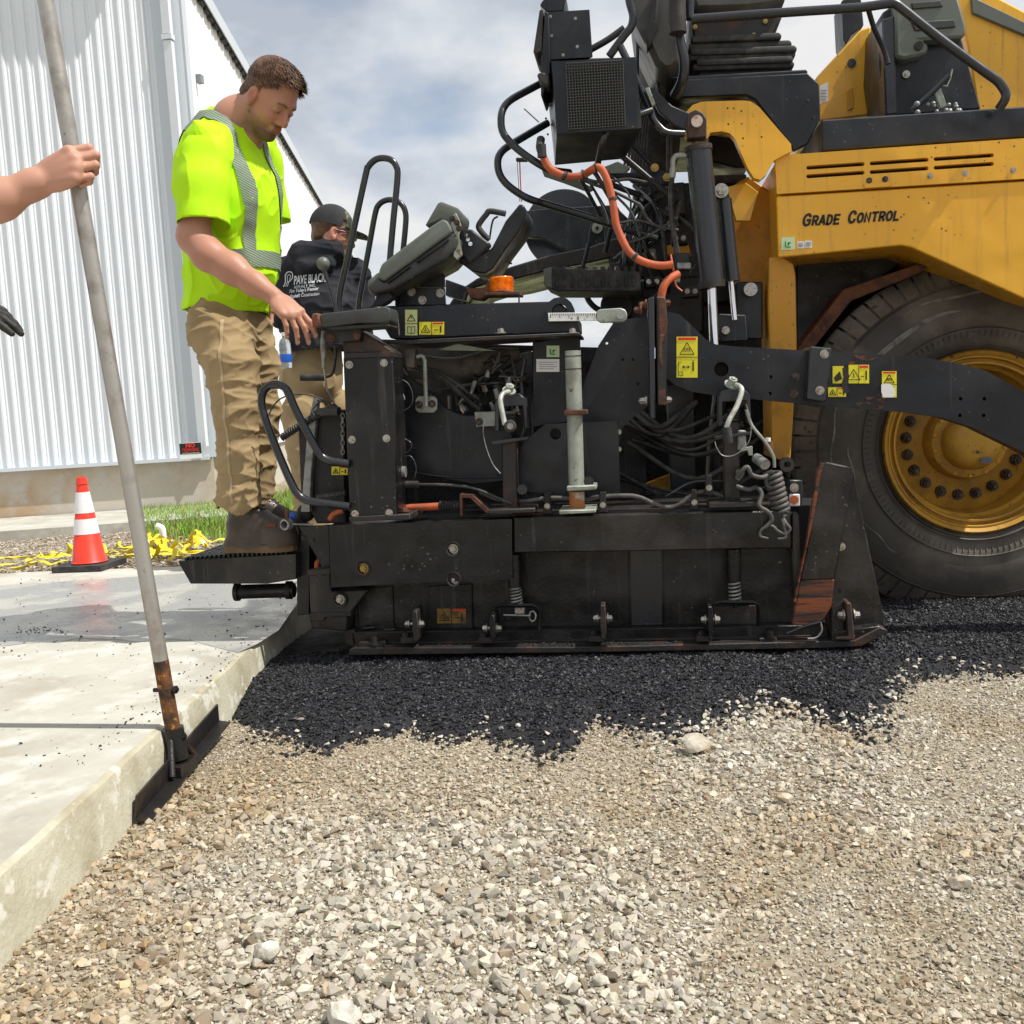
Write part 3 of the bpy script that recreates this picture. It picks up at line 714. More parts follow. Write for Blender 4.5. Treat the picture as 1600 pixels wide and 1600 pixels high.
for s_ in (-1, 1): add_cyl(bm, m_+bd*.02*s_, Vector((m_.x, m_.y, .04))+bd*.07*s_+bn*.02, .009, n=10)
add_box(bm, (m_.x-.03, m_.y-.05, .02), (m_.x+.035, m_.y+.05, .055)); mk('bracket', bm, MATS['tar_steel'], lt, 40)
for f_ in (.03, .16):
    bm = B(); add_cyl(bm, A0+dl*f_-Vector((.034, 0, 0)), A0+dl*f_+Vector((.034, 0, 0)), .006, n=6); add_cyl(bm, A0+dl*f_+Vector((.022, 0, 0)), A0+dl*f_+Vector((.03, 0, 0)), .011, n=6); mk('bolt', bm, MATS['tar_steel'], lt)
# ================================================================ the paver
mat('black_paint', (.0085, .0105, .0155), .40, c2=(.026, .027, .031), sc=3, c3=(.085, .078, .07), sc3=55, thr3=(.68, .74), bump=.08, bsc=60, spec=.38, streak=((.05, .047, .043), (.60, .74)), speck=((.13, .12, .10), 45), dent=.02, rv=.16, rsc=4)
mat('black_dirty', (.0065, .0065, .0075), .38, dent=.03, rsc=5, streak=((.055, .047, .04), (.58, .74)), speck=((.13, .115, .095), 38), c2=(.046, .038, .033), sc=2.6, thr=(.47, .72), c3=(.13, .12, .105), sc3=70, thr3=(.69, .74), bump=.35, bsc=70, spec=.42, rv=.2)
mat('black_rusty', (.020, .017, .016), .55, c2=(.085, .036, .02), sc=9, thr=(.52, .7), c3=(.12, .10, .09), sc3=60, thr3=(.66, .74), bump=.5, bsc=90)
mat('black_gloss', (.016, .018, .023), .28, c3=(.07, .06, .05), sc3=40, thr3=(.7, .75), coat=.2)
mat('rust', (.14, .052, .026), .8, c2=(.06, .028, .02), sc=20, c3=(.24, .10, .04), sc3=60, bump=.5, bsc=120)
mat('orange_rust', (.23, .062, .018), .6, c2=(.07, .025, .015), sc=7, thr=(.42, .62), c3=(.02, .015, .015), sc3=16, thr3=(.54, .6), stretch=(.25, 1, 3), bump=.3)
mat('yellow', (.86, .45, .025), .34, c2=(.76, .37, .02), sc=1.6, thr=(.4, .75), c3=(.22, .12, .03), sc3=48, thr3=(.68, .74), spec=.5, coat=.1, bump=.04, bsc=20, streak=((.50, .27, .04), (.54, .8)), speck=((.10, .06, .025), 34), dent=.012, rv=.14)
mat('rim_yellow', (.52, .28, .03), .6, c2=(.30, .15, .025), sc=7, thr=(.46, .7), c3=(.08, .05, .03), sc3=32, thr3=(.62, .7), bump=.12, speck=((.06, .04, .02), 50))
mat('yellow_dirty', (.60, .28, .02), .5, c2=(.22, .11, .03), sc=5, thr=(.5, .7), c3=(.09, .05, .02), sc3=30, thr3=(.64, .72), bump=.1)
mat('chrome', (.8, .8, .82), .12, 1.)
mat('bolt_steel', (.42, .41, .38), .4, .8, c2=(.25, .16, .09), sc=90, thr=(.5, .65))
mat('brass_bolt', (.42, .28, .09), .45, .8)
mat('pale_steel', (.34, .37, .32), .5, .25, c2=(.22, .22, .18), sc=9, thr=(.45, .62), c3=(.16, .09, .05), sc3=26, thr3=(.6, .68), bump=.15, bsc=90)
mat('grey_steel', (.33, .34, .33), .5, .4, c2=(.2, .19, .18), sc=30)
mat('grey_plastic', (.13, .145, .125), .45, c2=(.10, .11, .085), sc=5)
mat('dark_plastic', (.045, .048, .044), .5, c2=(.03, .03, .03), sc=8)
mat('tyre_rubber', (.068, .060, .052), .7, c2=(.19, .165, .13), sc=3, thr=(.45, .68), c3=(.16, .15, .13), sc3=13, thr3=(.66, .74), bump=.25, bsc=50)
mat('tyre_dusty', (.10, .088, .072), .85, c2=(.20, .175, .14), sc=5, thr=(.4, .66), c3=(.05, .045, .04), sc3=20, bump=.4, bsc=60)
mat('orange_hose', (.52, .11, .035), .6, c2=(.38, .09, .04), sc=15)
mat('hose_black', (.028, .028, .03), .5, c2=(.07, .068, .065), sc=20)
mat('hose_grey', (.10, .095, .085), .6, c2=(.05, .05, .045), sc=20, bump=.2)
mat('sticker_yellow', (.80, .72, .02), .4, c3=(.3, .26, .05), sc3=60, thr3=(.68, .74))
mat('sticker_pale', (.66, .70, .30), .4)
mat('sticker_green', (.55, .68, .42), .45)
mat('sticker_old', (.28, .15, .02), .5, c2=(.1, .06, .02), sc=30)
mat('green_print', (.03, .30, .05), .5)
mat('amber', (.95, .25, .01), .12, c2=(.75, .12, .0), sc=50, spec=.6, coat=.5)
mat('void', (.008, .008, .009), .8)
mat('seat_vinyl', (.05, .048, .044), .45, c2=(.09, .08, .065), sc=4, bump=.1, bsc=40)
mat('canvas_tan', (.14, .125, .10), .8, c2=(.07, .06, .05), sc=12, bump=.4, bsc=40)
K = MATS
pv = empty('asphalt_paver', (.5, 4.1, .0), 'large yellow and black wheeled asphalt paver with its black screed lowered on fresh asphalt', 'asphalt paver')
def part(name, pts, Y, t, m='black_paint', bev=.003, holes=(), parent=None, smooth=35):
    bm = B(); pp(bm, pts, Y, t, holes); return mk(name, bm, K[m], parent or pv, smooth, 0 if holes else bev)
def tpart(name, pts, wpx, Y=None, m='black_gloss', n=12, k=6, parent=None):
    bm = B(); tp(bm, pts, wpx, Y, n, k); return mk(name, bm, K[m], parent or pv, 60)
def rpart(name, x0, y0, x1, y1, Y, t, m='black_paint', bev=.003, parent=None): return part(name, [(x0, y0), (x1, y0), (x1, y1), (x0, y1)], Y, t, m, bev, (), parent)
def bpart(L, Y, rpx, m='bolt_steel', parent=None, name='bolt'):
    for x, y in L:
        bm = B(); add_bolt(bm, P(x, y, Y), W(rpx, Y)); mk(name, bm, K[m], parent or pv)
def cylY(name, px, py, Y, rpx, t, m, parent=None, bev=.002, n=32):
    bm = B(); c = P(px, py, Y); add_cyl(bm, c, c+Vector((0, t, 0)), W(rpx, Y), n=n); return mk(name, bm, K[m], parent or pv, 35, bev)

# ---- wheel --------------------------------------------------------------
def wheel(cx, cz, Y, mirror=1):
    ax = Vector((0, mirror, 0)); c = Vector((cx, Y, cz)); R_ = .69
    ty = None
    bm = B()
    prof = [(.365, .05), (.372, .015), (.40, -.012), (.45, -.032), (.50, -.036), (.55, -.030), (.60, -.012), (.628, .004), (.634, .012), (.650, .018), (.672, .035), (R_-.012, .06), (R_-.006, .12), (R_-.006, .44), (R_-.012, .50), (.672, .525), (.60, .572), (.50, .596), (.365, .52)]
    SC = lambda r_: r_ if r_ < .4 else .4+(r_-.4)*1.10
    lathe(bm, [(SC(r_), s_) for r_, s_ in prof], c, ax, 144)
    ty = mk('tyre', bm, K['tyre_rubber'], pv, 40); bm = B()
    # tread lugs over the shoulder
    nl = 66; d, u, v = frame(ax)
    for i in range(nl):
        a0, a1 = 2*pi*i/nl, 2*pi*(i+.84)/nl
        def q(r_, s, a): return c+d*s+(u*cos(a)+v*sin(a))*SC(r_)
        A = [q(.618, -.006, a0), q(.618, -.006, a1), q(.692, .046, a1), q(.692, .046, a0)]
        Bq = [q(.630, .05, a0), q(.630, .05, a1), q(.678, .10, a1), q(.678, .10, a0)]
        hexa(bm, A, Bq)
        sk = .10*(1 if i % 2 else -1)
        A = [q(.680, .05, a0), q(.680, .05, a1), q(.698, .06, a1), q(.698, .06, a0)]
        Bq = [q(.680, .26, a0+sk), q(.680, .26, a1+sk), q(.698, .26, a1+sk), q(.698, .26, a0+sk)]; hexa(bm, A, Bq)
        A = [q(.680, .30, a0+sk), q(.680, .30, a1+sk), q(.698, .30, a1+sk), q(.698, .30, a0+sk)]
        Bq = [q(.680, .51, a0), q(.680, .51, a1), q(.698, .50, a1), q(.698, .50, a0)]; hexa(bm, A, Bq)
    mk('tread', bm, K['tyre_dusty'], ty, 40)
    u_ = lambda a: u*cos(a)+v*sin(a)
    bm = B()
    for rr in (.61, .455, .39):
        lathe(bm, [(SC(rr)-.003, -.031 if rr < .5 else -.012), (SC(rr), -.040 if rr == .455 else (-.017 if rr < .4 else -.016)), (SC(rr)+.003, -.034 if rr == .455 else -.01)], c, ax, 120)
    mk('sidewall_ring', bm, K['tyre_rubber'], ty, 60)
    bm = B()
    for a0, a1, r_a, r_b in [(3.55, 4.6, .515, .535), (2.7, 3.2, .50, .506), (3.0, 3.5, .56, .567), (4.2, 4.9, .575, .585), (2.2, 2.6, .53, .536)]:
        pr_ = None
        for i in range(25):
            t_ = i/24; a = a0+(a1-a0)*t_; wv_ = sin(pi*t_)**.6; r1, r2 = r_a+.006*sin(9*t_), r_a+(r_b-r_a)*wv_+.006*sin(9*t_); sz = lambda r_: -.0375 if r_ < .53 else -.0375+(r_-.53)*.28
            P_a = c+d*sz(r1)+Vector((cos(-a), 0, sin(-a)))*SC(r1); P_b = c+d*sz(r2)+Vector((cos(-a), 0, sin(-a)))*SC(r2); vv = (bm.verts.new(P_a), bm.verts.new(P_b))
            if pr_: bm.faces.new([pr_[0], pr_[1], vv[1], vv[0]])
            pr_ = vv
    if mirror == 1: mk('sidewall_scuff', bm, K['scuff'], ty, None)
    else: bm.free()
    bm = B()
    for i in range(120):
        a = 2*pi*i/120; p1 = c+d*-.020+(u_(a))*.425; p2 = c+d*-.034+(u_(a))*.448; add_cyl(bm, p1, p2, .0022, n=5)
    mk('sidewall_ribs', bm, K['tyre_rubber'], ty, None)
    rim = empty('wheel_rim', (0, 0, 0)); rim.parent = pv; rim.location = -pv.location
    bm = B(); lathe(bm, [(.30, .09), (.342, .03), (.352, .004), (.366, -.008), (.374, .004), (.372, .03), (.366, .2)], c, ax, 96); lathe(bm, [(.366, .02), (.352, .022), (.349, .004), (.343, .004), (.338, .03), (.328, .034), (.326, .014), (.318, .014), (.314, .05), (.306, .17), (.300, .215)], c, ax, 96)
    mk('outer_flange', bm, K['rim_yellow'], rim, 40)
    bm = B(); lathe(bm, [(.300, .215), (.285, .205), (.18, .205), (.165, .20), (.158, .12), (.150, .105), (.135, .10), (.118, .10)], c, ax, 96); mk('rim_disc', bm, K['rim_yellow'], rim, 40)
    bm = B(); lathe(bm, [(.118, .10), (.116, .06), (.112, .04), (.10, .02), (.085, .008), (.06, .0), (.03, -.002), (.001, -.002)], c, ax, 64); mk('hub_cap', bm, K['rim_yellow'], rim, 40)
    for i in range(20):
        a = 2*pi*(i+.3)/20; q_ = c+d*.198+(u*cos(a)+v*sin(a))*.232
        bm = B(); add_cyl(bm, q_, q_-d*.012, .024, .021, n=14); add_cyl(bm, q_-d*.01, q_-d*.034, .0165, n=6); add_cyl(bm, q_-d*.03, q_-d*.05, .009, n=10); mk('lug_nut', bm, K['tar_lug'], rim, 35)
    for i in range(14):
        a = 2*pi*(i+.5)/14; q_ = c+d*.108+(u*cos(a)+v*sin(a))*.143
        bm = B(); add_cyl(bm, q_, q_-d*.012, .0085, n=6); mk('hub_bolt', bm, K['yellow_dirty'], rim, 35)
    return rim, c, d
mat('scuff', (.22, .21, .19), .8, c2=(.10, .095, .085), sc=30)
mat('tar_lug', (.035, .03, .028), .45, .5, c2=(.12, .09, .07), sc=60)
wc = P(1528, 690, 4.36)
rim, wcc, wd = wheel(wc.x, .688, 4.36)
bm = B(); q = P(1541, 719, 4.35); hexa(bm, [q+Vector((a*.021, -.003, b_*.009)) for a, b_ in [(-1,-1),(1,-1),(1,1),(-1,1)]], [q+Vector((a*.021, .004, b_*.009)) for a, b_ in [(-1,-1),(1,-1),(1,1),(-1,1)]]); mk('badge', bm, mat('badge_blue', (.08, .12, .22), .4, c3=(.4, .42, .45), sc3=200), rim)
# far side wheel
wheel(wc.x, .70, 6.95, -1)

# ---- tractor hull ---------------------------------------------------------
part('hull_plate', [(1210,400),(1600,400),(1900,420),(1900,760),(1260,760),(1215,700)], 4.98, 1.4, 'black_dirty', .01)
part('axle_housing', [(1450,640),(1610,640),(1610,760),(1450,760)], 4.7, 2., 'black_dirty', .02)
part('auger_chamber', [(955,560),(1215,560),(1225,820),(960,820)], 5.2, 1.5, 'black_dirty', .01)
part('conveyor_shield', [(1040,600),(1085,600),(1090,810),(1050,810)], 4.6, .05, 'black_gloss', .006)
part('far_panel', [(985,765),(1060,735),(1062,780),(990,792)], 5.1, .05, 'yellow_dirty', .004)
tpart('auger_pipe', [(1130,600,4.7),(1120,700,4.7),(1115,800,4.7)], 30, None, 'black_dirty', 18)
part('arch_back_plate', [(1085,425),(1216,425),(1216,600),(1085,600)], 4.75, .1, 'black_dirty', .003)
part('wheel_arch', [(1245,400),(1440,385),(1330,470),(1290,520),(1262,560),(1245,560)], 4.5, .5, 'black_dirty', .004)
part('arch_liner', [(1258,560),(1330,470),(1440,425),(1450,418),(1435,412),(1318,452),(1245,545)], 4.33, .5, 'rust', .003)
# side panels
vents = []
for sy in (0, 1):
    for x0, x1 in [(1263,1348),(1362,1448),(1462,1550)]:
        y0 = 262-(x0-1263)*.068+sy*13.5; vents.append(slot(x0, y0, x1, y0-(x1-x0)*.068, 3.1))
PTOP = [(1211,243),(1600,216),(1760,206),(1760,268),(1600,279),(1214,303)]
part('upper_side_panel', PTOP, 4.05, .03, 'yellow', 0, vents)
part('vent_backing', [(1216,250),(1756,212),(1756,262),(1218,298)], 4.10, .01, 'black_rusty', 0)
part('side_panel', [(1213,307),(1600,283),(1760,272),(1760,512),(1600,466),(1424,386),(1408,383),(1240,400),(1216,402)], 4.056, .03, 'yellow', .004)
part('side_body', [(1215,247),(1757,210),(1757,510),(1600,462),(1424,383),(1220,398)], 4.115, .9, 'yellow', .004)
part('panel_hinge', [(1350,287),(1392,284),(1393,291),(1351,294)], 4.043, .01, 'yellow', .001)
bpart([(1358,282),(1383,280)], 4.048, 3.2, 'tar_lug'); bpart([(1453,275),(1508,271),(1583,266)], 4.048, 3.2, 'bolt_steel')
for x in (1240, 1262):
    pass
def lettering(txt, x, y, px_h, Y, m, **k):
    rt = (P(x+100, y-(100*.055 if 'tilt' not in k else k.pop('tilt')*100), Y)-P(x, y, Y)).normalized()
    return text_on('lettering', txt, W(px_h, Y)/.69, P(x, y, Y), K[m] if isinstance(m, str) else m, k.pop('parent', pv), rt, **k)
GL = {'G': [[(.95,.78),(.80,.95),(.55,1.),(.28,.92),(.08,.70),(.05,.5),(.08,.28),(.28,.08),(.55,0.),(.82,.06),(.95,.18),(.95,.46),(.55,.46)]], 'C': [[(.95,.74),(.80,.95),(.52,1.),(.26,.92),(.08,.70),(.05,.5),(.08,.30),(.26,.08),(.52,0.),(.80,.05),(.95,.28)]],
 'O': [[(.5,1.),(.24,.92),(.07,.70),(.04,.5),(.07,.30),(.24,.08),(.5,0.),(.76,.08),(.93,.30),(.96,.5),(.93,.70),(.76,.92),(.5,1.)]], 'R': [[(.12,0),(.12,1.),(.6,1.),(.85,.92),(.92,.75),(.85,.57),(.6,.48),(.14,.48)],[(.55,.48),(.92,0)]],
 'A': [[(.02,0),(.46,1.),(.54,1.),(.98,0)],[(.2,.30),(.8,.30)]], 'D': [[(.12,0),(.12,1.),(.5,1.),(.8,.88),(.93,.6),(.93,.4),(.8,.12),(.5,0),(.12,0)]], 'E': [[(.95,1.),(.12,1.),(.12,0),(.95,0)],[(.12,.5),(.85,.5)]],
 'N': [[(.1,0),(.1,1.),(.9,0),(.9,1.)]], 'T': [[(0,1.),(1.,1.)],[(.5,1.),(.5,0)]], 'L': [[(.12,1.),(.12,0),(.92,0)]]}
def word(x0, y0, segs, Y, m):
    """condensed slanted capitals drawn as mitred strokes, one mesh per word"""
    bm = B(); x = x0
    for s_, h, wpx in segs:
        cw = wpx/len(s_)
        for ch in s_:
            sw = 3.9 if h > 18 else 3.5
            for L in GL[ch]:
                pts = [Vector((x+.8+a*(cw-2.9)+sw*.2, sw/2+b_*(h-sw))) for a, b_ in L]; pr_ = None
                for i, p in enumerate(pts):
                    d0 = (p-pts[i-1]).normalized() if i else (pts[1]-p).normalized(); d1 = (pts[i+1]-p).normalized() if i < len(pts)-1 else d0
                    n0 = Vector((-d0.y, d0.x)); n1 = Vector((-d1.y, d1.x)); n = (n0+n1); n = n/max(.55, n.length_squared)*2 if n.length > .3 else n0
                    e = (d1*-.5 if i == 0 else d0*.5 if i == len(pts)-1 else Vector((0, 0)))*sw*.5
                    r_ = []
                    for q in (p+e+n*sw/2, p+e-n*sw/2):
                        qx = q.x+q.y*.20; r_.append((qx, y0-(qx-x0)*.062-q.y))
                    if pr_: pp(bm, [pr_[0], pr_[1], r_[1], r_[0]], Y, .0012)
                    pr_ = r_
            x += cw
        x += 1
    mk('lettering', bm, K[m], pv, None)
word(1252, 354.5, [('G', 21, 13.5), ('RADE', 17, 45)], 4.0535, 'black_print')
word(1323, 350, [('C', 21, 13), ('ONTROL', 17, 68)], 4.0535, 'black_print')
def sticker(x0, y0, x1, y1, Y, m='sticker_yellow', kind='', parent=None, sl=0.):
    """thin decal between two corners with its pictograms"""
    o = part('decal', [(x0, y0), (x1, y0+sl), (x1, y1+sl), (x0, y1)], Y-.0012, .0011, m, 0)
    w_, h_ = x1-x0, y1-y0; bm = B(); Z = Y-.0024
    def ln(a, b_, wd=1.1):
        a, b_ = Vector((*a, 0)), Vector((*b_, 0)); d = (b_-a).normalized(); n = Vector((-d.y, d.x, 0))*wd/2
        pp(bm, [((a+n).x, (a+n).y), ((b_+n).x, (b_+n).y), ((b_-n).x, (b_-n).y), ((a-n).x, (a-n).y)], Z, .0008)
    def tri(cx, cy, s):
        a, b_, c = (cx, cy-s*.9), (cx-s, cy+s*.75), (cx+s, cy+s*.75); ln(a, b_); ln(b_, c); ln(c, a)
        return cx, cy
    red = None
    if kind == 'tall':          # warning triangle above, distance pictogram below
        cx = x0+w_/2; tri(cx, y0+h_*.30, w_*.34); ln((x0, y0+h_*.5), (x1, y0+h_*.5), .9)
        for i in range(4): ln((cx-w_*.16+i*w_*.1, y0+h_*.37), (cx-w_*.1+i*w_*.07, y0+h_*.27), 1.1)
        ln((cx-w_*.22, y0+h_*.74), (cx+w_*.12, y0+h_*.74), 1); ln((cx-w_*.22, y0+h_*.74), (cx-w_*.12, y0+h_*.71)); ln((cx-w_*.22, y0+h_*.74), (cx-w_*.12, y0+h_*.77)); ln((cx+w_*.12, y0+h_*.74), (cx+w_*.02, y0+h_*.71)); ln((cx+w_*.12, y0+h_*.74), (cx+w_*.02, y0+h_*.77))
        ln((cx+w_*.29, y0+h_*.62), (cx+w_*.29, y0+h_*.84), 2.4); ln((cx+w_*.29, y0+h_*.585), (cx+w_*.29, y0+h_*.605), 2.6)
        for a, b_ in [((.1, .86), (.3, .86)), ((.3, .86), (.3, .95)), ((.3, .95), (.1, .95)), ((.1, .95), (.1, .86)), ((.1, .62), (.1, .86)), ((.1, .62), (.24, .62))]: ln((x0+w_*a[0], y0+h_*a[1]), (x0+w_*b_[0], y0+h_*b_[1]), .7)
        red = (x0+w_*.08, y0+h_*.02, x1-w_*.08, y0+h_*.085)
    if kind == 'wide':
        tri(x0+w_*.25, y0+h_*.55, h_*.34); ln((x0+w_*.5, y0), (x0+w_*.5, y1), .8)
        ln((x0+w_*.19, y0+h_*.66), (x0+w_*.3, y0+h_*.66), 1.2); ln((x0+w_*.25, y0+h_*.45), (x0+w_*.25, y0+h_*.6), 1.2)
        ln((x0+w_*.6, y0+h_*.62), (x0+w_*.75, y0+h_*.62), 1.2); ln((x0+w_*.86, y0+h_*.32), (x0+w_*.86, y0+h_*.82), 2.2)
        red = (x0+w_*.54, y0+h_*.04, x1-w_*.04, y0+h_*.17)
    if kind == 'book':
        cx = x0+w_/2; tri(cx, y0+h_*.32, w_*.33); ln((cx, y0+h_*.25), (cx, y0+h_*.35), 1.2); ln((x0, y0+h_*.54), (x1, y0+h_*.54), .8)
        for a, b_ in [((.2, .65), (.2, .9)), ((.2, .9), (.5, .93)), ((.5, .93), (.8, .9)), ((.8, .9), (.8, .65)), ((.5, .68), (.5, .93)), ((.2, .65), (.5, .68)), ((.5, .68), (.8, .65))]: ln((x0+w_*a[0], y0+h_*a[1]), (x0+w_*b_[0], y0+h_*b_[1]), .8)
    if kind == 'plate':
        for i in range(4): ln((x0+w_*.1, y0+h_*(.25+.17*i)), (x1-w_*(.1+.15*(i % 2)), y0+h_*(.25+.17*i)), .6)
    if kind == 'green':
        for a, b_ in [((.3, .3), (.3, .75)), ((.3, .75), (.7, .75)), ((.45, .45), (.7, .4)), ((.55, .4), (.5, .65))]: ln((x0+w_*a[0], y0+h_*a[1]), (x0+w_*b_[0], y0+h_*b_[1]), 2)
    if len(bm.verts): mk('pictogram', bm, K['green_print' if kind == 'green' else 'black_print'], o)
    else: bm.free()
    if red: a = red; bm = B(); pp(bm, [(a[0], a[1]), (a[2], a[1]), (a[2], a[3]), (a[0], a[3])], Z, .0008); mk('warning_bar', bm, K['red_print'], o)
    return o
sticker(1221, 371, 1242, 391, 4.054, 'sticker_green', 'green', sl=-1); sticker(1246, 377, 1257, 388, 4.054, 'white_print', 'plate'); sticker(1258, 376, 1269, 387, 4.054, 'white_print', 'plate')

# rear yellow structure
part('rear_post', [(1202,402),(1222,400),(1240,412),(1243,430),(1245,545),(1243,560),(1240,640),(1235,722),(1205,716),(1203,560),(1200,470)], 4.12, .25, 'yellow_dirty', .005)
part('rear_frame', [(1145,290),(1170,275),(1205,300),(1212,400),(1200,470),(1172,470),(1140,400)], 4.4, .5, 'yellow_dirty', .006)
part('frame_gusset', [(1136,292),(1165,285),(1185,300),(1172,345),(1150,345)], 4.2, .03, 'yellow', .002)
ARM = [(1066,205),(1066,190),(1072,175),(1082,164),(1096,159),(1118,158),(1160,157),(1172,158),(1186,167),(1236,225),(1237,236),(1210,250),(1198,272),(1188,281),(1178,278),(1168,262),(1148,216),(1140,208),(1128,205),(1110,207),(1105,216),(1072,216)]
part('lift_arm_bracket', ARM, 4.02, .05, 'yellow', 0, [circ(1137,169,1.6,8), circ(1138,194,1.6,8), circ(1161,216,1.6,8), circ(1190,214,1.6,8)])
part('lift_arm_bracket', [(x, y) for x, y in ARM], 4.30, .05, 'yellow', .004)
part('operator_deck', [(1075,124),(1262,114),(1280,131),(1282,186),(1262,225),(1240,236),(1234,225),(1180,155),(1166,148),(1066,152),(1060,140)], 4.12, .03, 'black_paint', .004)
part('operator_deck_floor', [(1040,120),(1262,108),(1262,120),(1075,130)], 4.15, 1.6, 'black_paint', .006)
part('deck_side_beam', [(1283,187),(1600,166),(1760,156),(1760,205),(1600,214),(1284,236)], 4.07, 1.0, 'black_paint', .006)
bpart([(1262,157),(1271,184)], 4.118, 2, 'tar_lug')
# lift cylinder
cy0, cy1, cy2 = P(1088, 200, 3.93), P(1112, 448, 3.93), P(1117, 560, 3.93)
ca = (cy1-cy0).normalized(); L1 = (cy1-cy0).length
cyl = None
bm = B(); add_cyl(bm, cy0+ca*.07, cy1, W(19, 3.93), n=32); cyl = mk('lift_cylinder', bm, K['black_gloss'], pv, 40, .004)
bm = B(); add_cyl(bm, cy1-ca*.01, cy2, W(7, 3.93), n=24); mk('cylinder_rod', bm, K['chrome'], cyl, 40)
bm = B(); pp(bm, [(1073,185),(1077,176),(1087,171),(1098,176),(1104,186),(1104,214),(1074,216)], 3.90, .06); mk('cylinder_clevis', bm, K['black_rusty'], cyl, 35, .003)
bm = B(); c_ = P(1089, 189, 3.885); add_cyl(bm, c_, c_+Vector((0, .25, 0)), W(8.5, 3.9), n=24); mk('pin', bm, mat('worn_pin', (.6, .5, .42), .4, .5, c2=(.4, .2, .1), sc=40), cyl, 35, .002)
bm = B(); add_cyl(bm, cy0+ca*.065, cy0+ca*.083, W(20.5, 3.93), n=32); add_cyl(bm, cy1-ca*.02, cy1+ca*.005, W(20.5, 3.93), n=32); mk('cylinder_collar', bm, K['black_rusty'], cyl, 35, .002)
tpart('second_cylinder', [(1130,312,4.05),(1143,440,4.05)], 25, None, 'black_gloss', 24, 1)
tpart('second_cylinder_rod', [(1142,440,4.05),(1148,500,4.05)], 9, None, 'chrome', 16, 1)
bpart([(1127,298)], 4.0, 8, 'bolt_steel'); rpart('cylinder_lug', 1117, 290, 1138, 315, 4.03, .06, 'black_paint')
tpart('cylinder_port', [(1073,243,3.93),(1058,243,3.93),(1052,250,3.93),(1052,262,3.93)], 8, None, 'pale_steel', 12, 3)
tpart('cylinder_port', [(1052,262,3.93),(1050,278,3.93)], 10, None, 'pale_steel', 8, 1)
tpart('hose', [(1050,278,3.95),(1048,310,3.98),(1052,360,4.),(1060,400,4.)], 8, None, 'hose_black')
rpart('valve_block', 1055, 395, 1078, 420, 3.95, .08, 'black_paint'); rpart('hose_coupling', 1058, 410, 1080, 420, 3.93, .03, 'grey_steel'); rpart('hose_coupling', 1054, 424, 1063, 441, 3.94, .03, 'pale_steel')
rpart('lower_bracket', 1150, 440, 1192, 530, 4.15, .08, 'black_paint', .006); cylY('pin', 1173, 452, 4.1, 10, .05, 'bolt_steel'); cylY('pin', 1134, 516, 4.05, 6, .05, 'bolt_steel'); part('cylinder_foot', [(1118,490),(1165,492),(1168,532),(1128,534),(1120,520)], 4.07, .05, 'black_paint')

# ---- tow arm --------------------------------------------------------------
part('tow_arm', [(1042,487),(1062,491),(1080,508),(1103,530),(1118,538),(1145,541),(1265,548),(1400,555),(1450,560),(1490,566),(1540,579),(1600,612),(1760,700),(1760,790),(1640,735),(1600,707),(1520,668),(1470,652),(1420,645),(1300,635),(1200,626),(1120,618),(1080,612),(1055,602),(1041,590)], 3.72, .09, 'black_paint', 0, [circ(1127,577,11.5,24)]+[circ(x, y, 3, 8) for x, y in [(1204,589),(1203,615),(1501,623),(1538,623),(1500,649),(1537,649)]])
part('arm_hole_back', circ(1127,577,13,20), 3.80, .005, 'black_rusty', 0)
clp = part('arm_clamp', [(1266,541),(1300,544),(1299,552),(1292,626),(1286,628),(1259,624)], 3.66, .17, 'black_gloss', .004)
bpart([(1288,553),(1281,610)], 3.655, 5, 'bolt_steel', clp); bpart([(1243,589),(1241,615)], 3.715, 5, 'tar_lug')
sticker(1057, 526, 1090, 590, 3.715, 'sticker_yellow', 'tall'); sticker(1326, 570, 1358, 599, 3.715, 'sticker_yellow', 'wide'); sticker(1378, 580, 1401, 621, 3.715, 'sticker_yellow', 'tall')
sticker(1301, 572, 1318, 599, 3.715, 'sticker_yellow', ''); sticker(1294, 605, 1322, 620, 3.715, 'sticker_yellow', 'wide')
bm = B(); pp(bm, [(1316,575),(1324,573),(1327,588),(1324,602),(1328,612),(1318,615),(1315,600),(1318,590)], 3.7115, .001); pp(bm, [(1303,590),(1312,580),(1316,592),(1306,597)], 3.7115, .001); mk('worn_patch', bm, K['black_rusty'], pv)
bm = B(); pp(bm, [(1377,601),(1384,599),(1392,600),(1398,607),(1399,618),(1394,621),(1380,621),(1377,612)], 3.7108, .001); mk('paper_label', bm, K['white_print'], pv)
# rust streaks on the arm
for x0_, y0_, sx_ in [(1362, 628, 26)]*9+[(1340, 563, 18)]*8:
    x, y = x0_+random.gauss(0, sx_), y0_+random.gauss(0, 4); bm = B(); pp(bm, [(x, y), (x+random.uniform(5, 22), y-random.uniform(0, 3)), (x+random.uniform(3, 15), y+random.uniform(2, 5))], 3.7185, .001); mk('rust_streak', bm, K['rust'], pv)
fl = part('mounting_flange', [(1012,466),(1022,463),(1024,655),(1015,655)], 3.64, .35, 'black_gloss', .004)
part('mounting_flange', [(1025,463),(1040,464),(1043,500),(1042,628),(1027,630)], 3.65, .3, 'black_rusty', .004)
bm = B(); pp(bm, [(1029,466),(1040,468),(1041,520),(1034,535),(1036,575),(1030,560),(1031,520)], 3.6485, .001); mk('rust_streak', bm, K['rust'], pv); bm = B(); pp(bm, [(1029,610),(1040,608),(1041,632),(1029,632)], 3.6485, .001); mk('rust_streak', bm, K['rust'], pv)
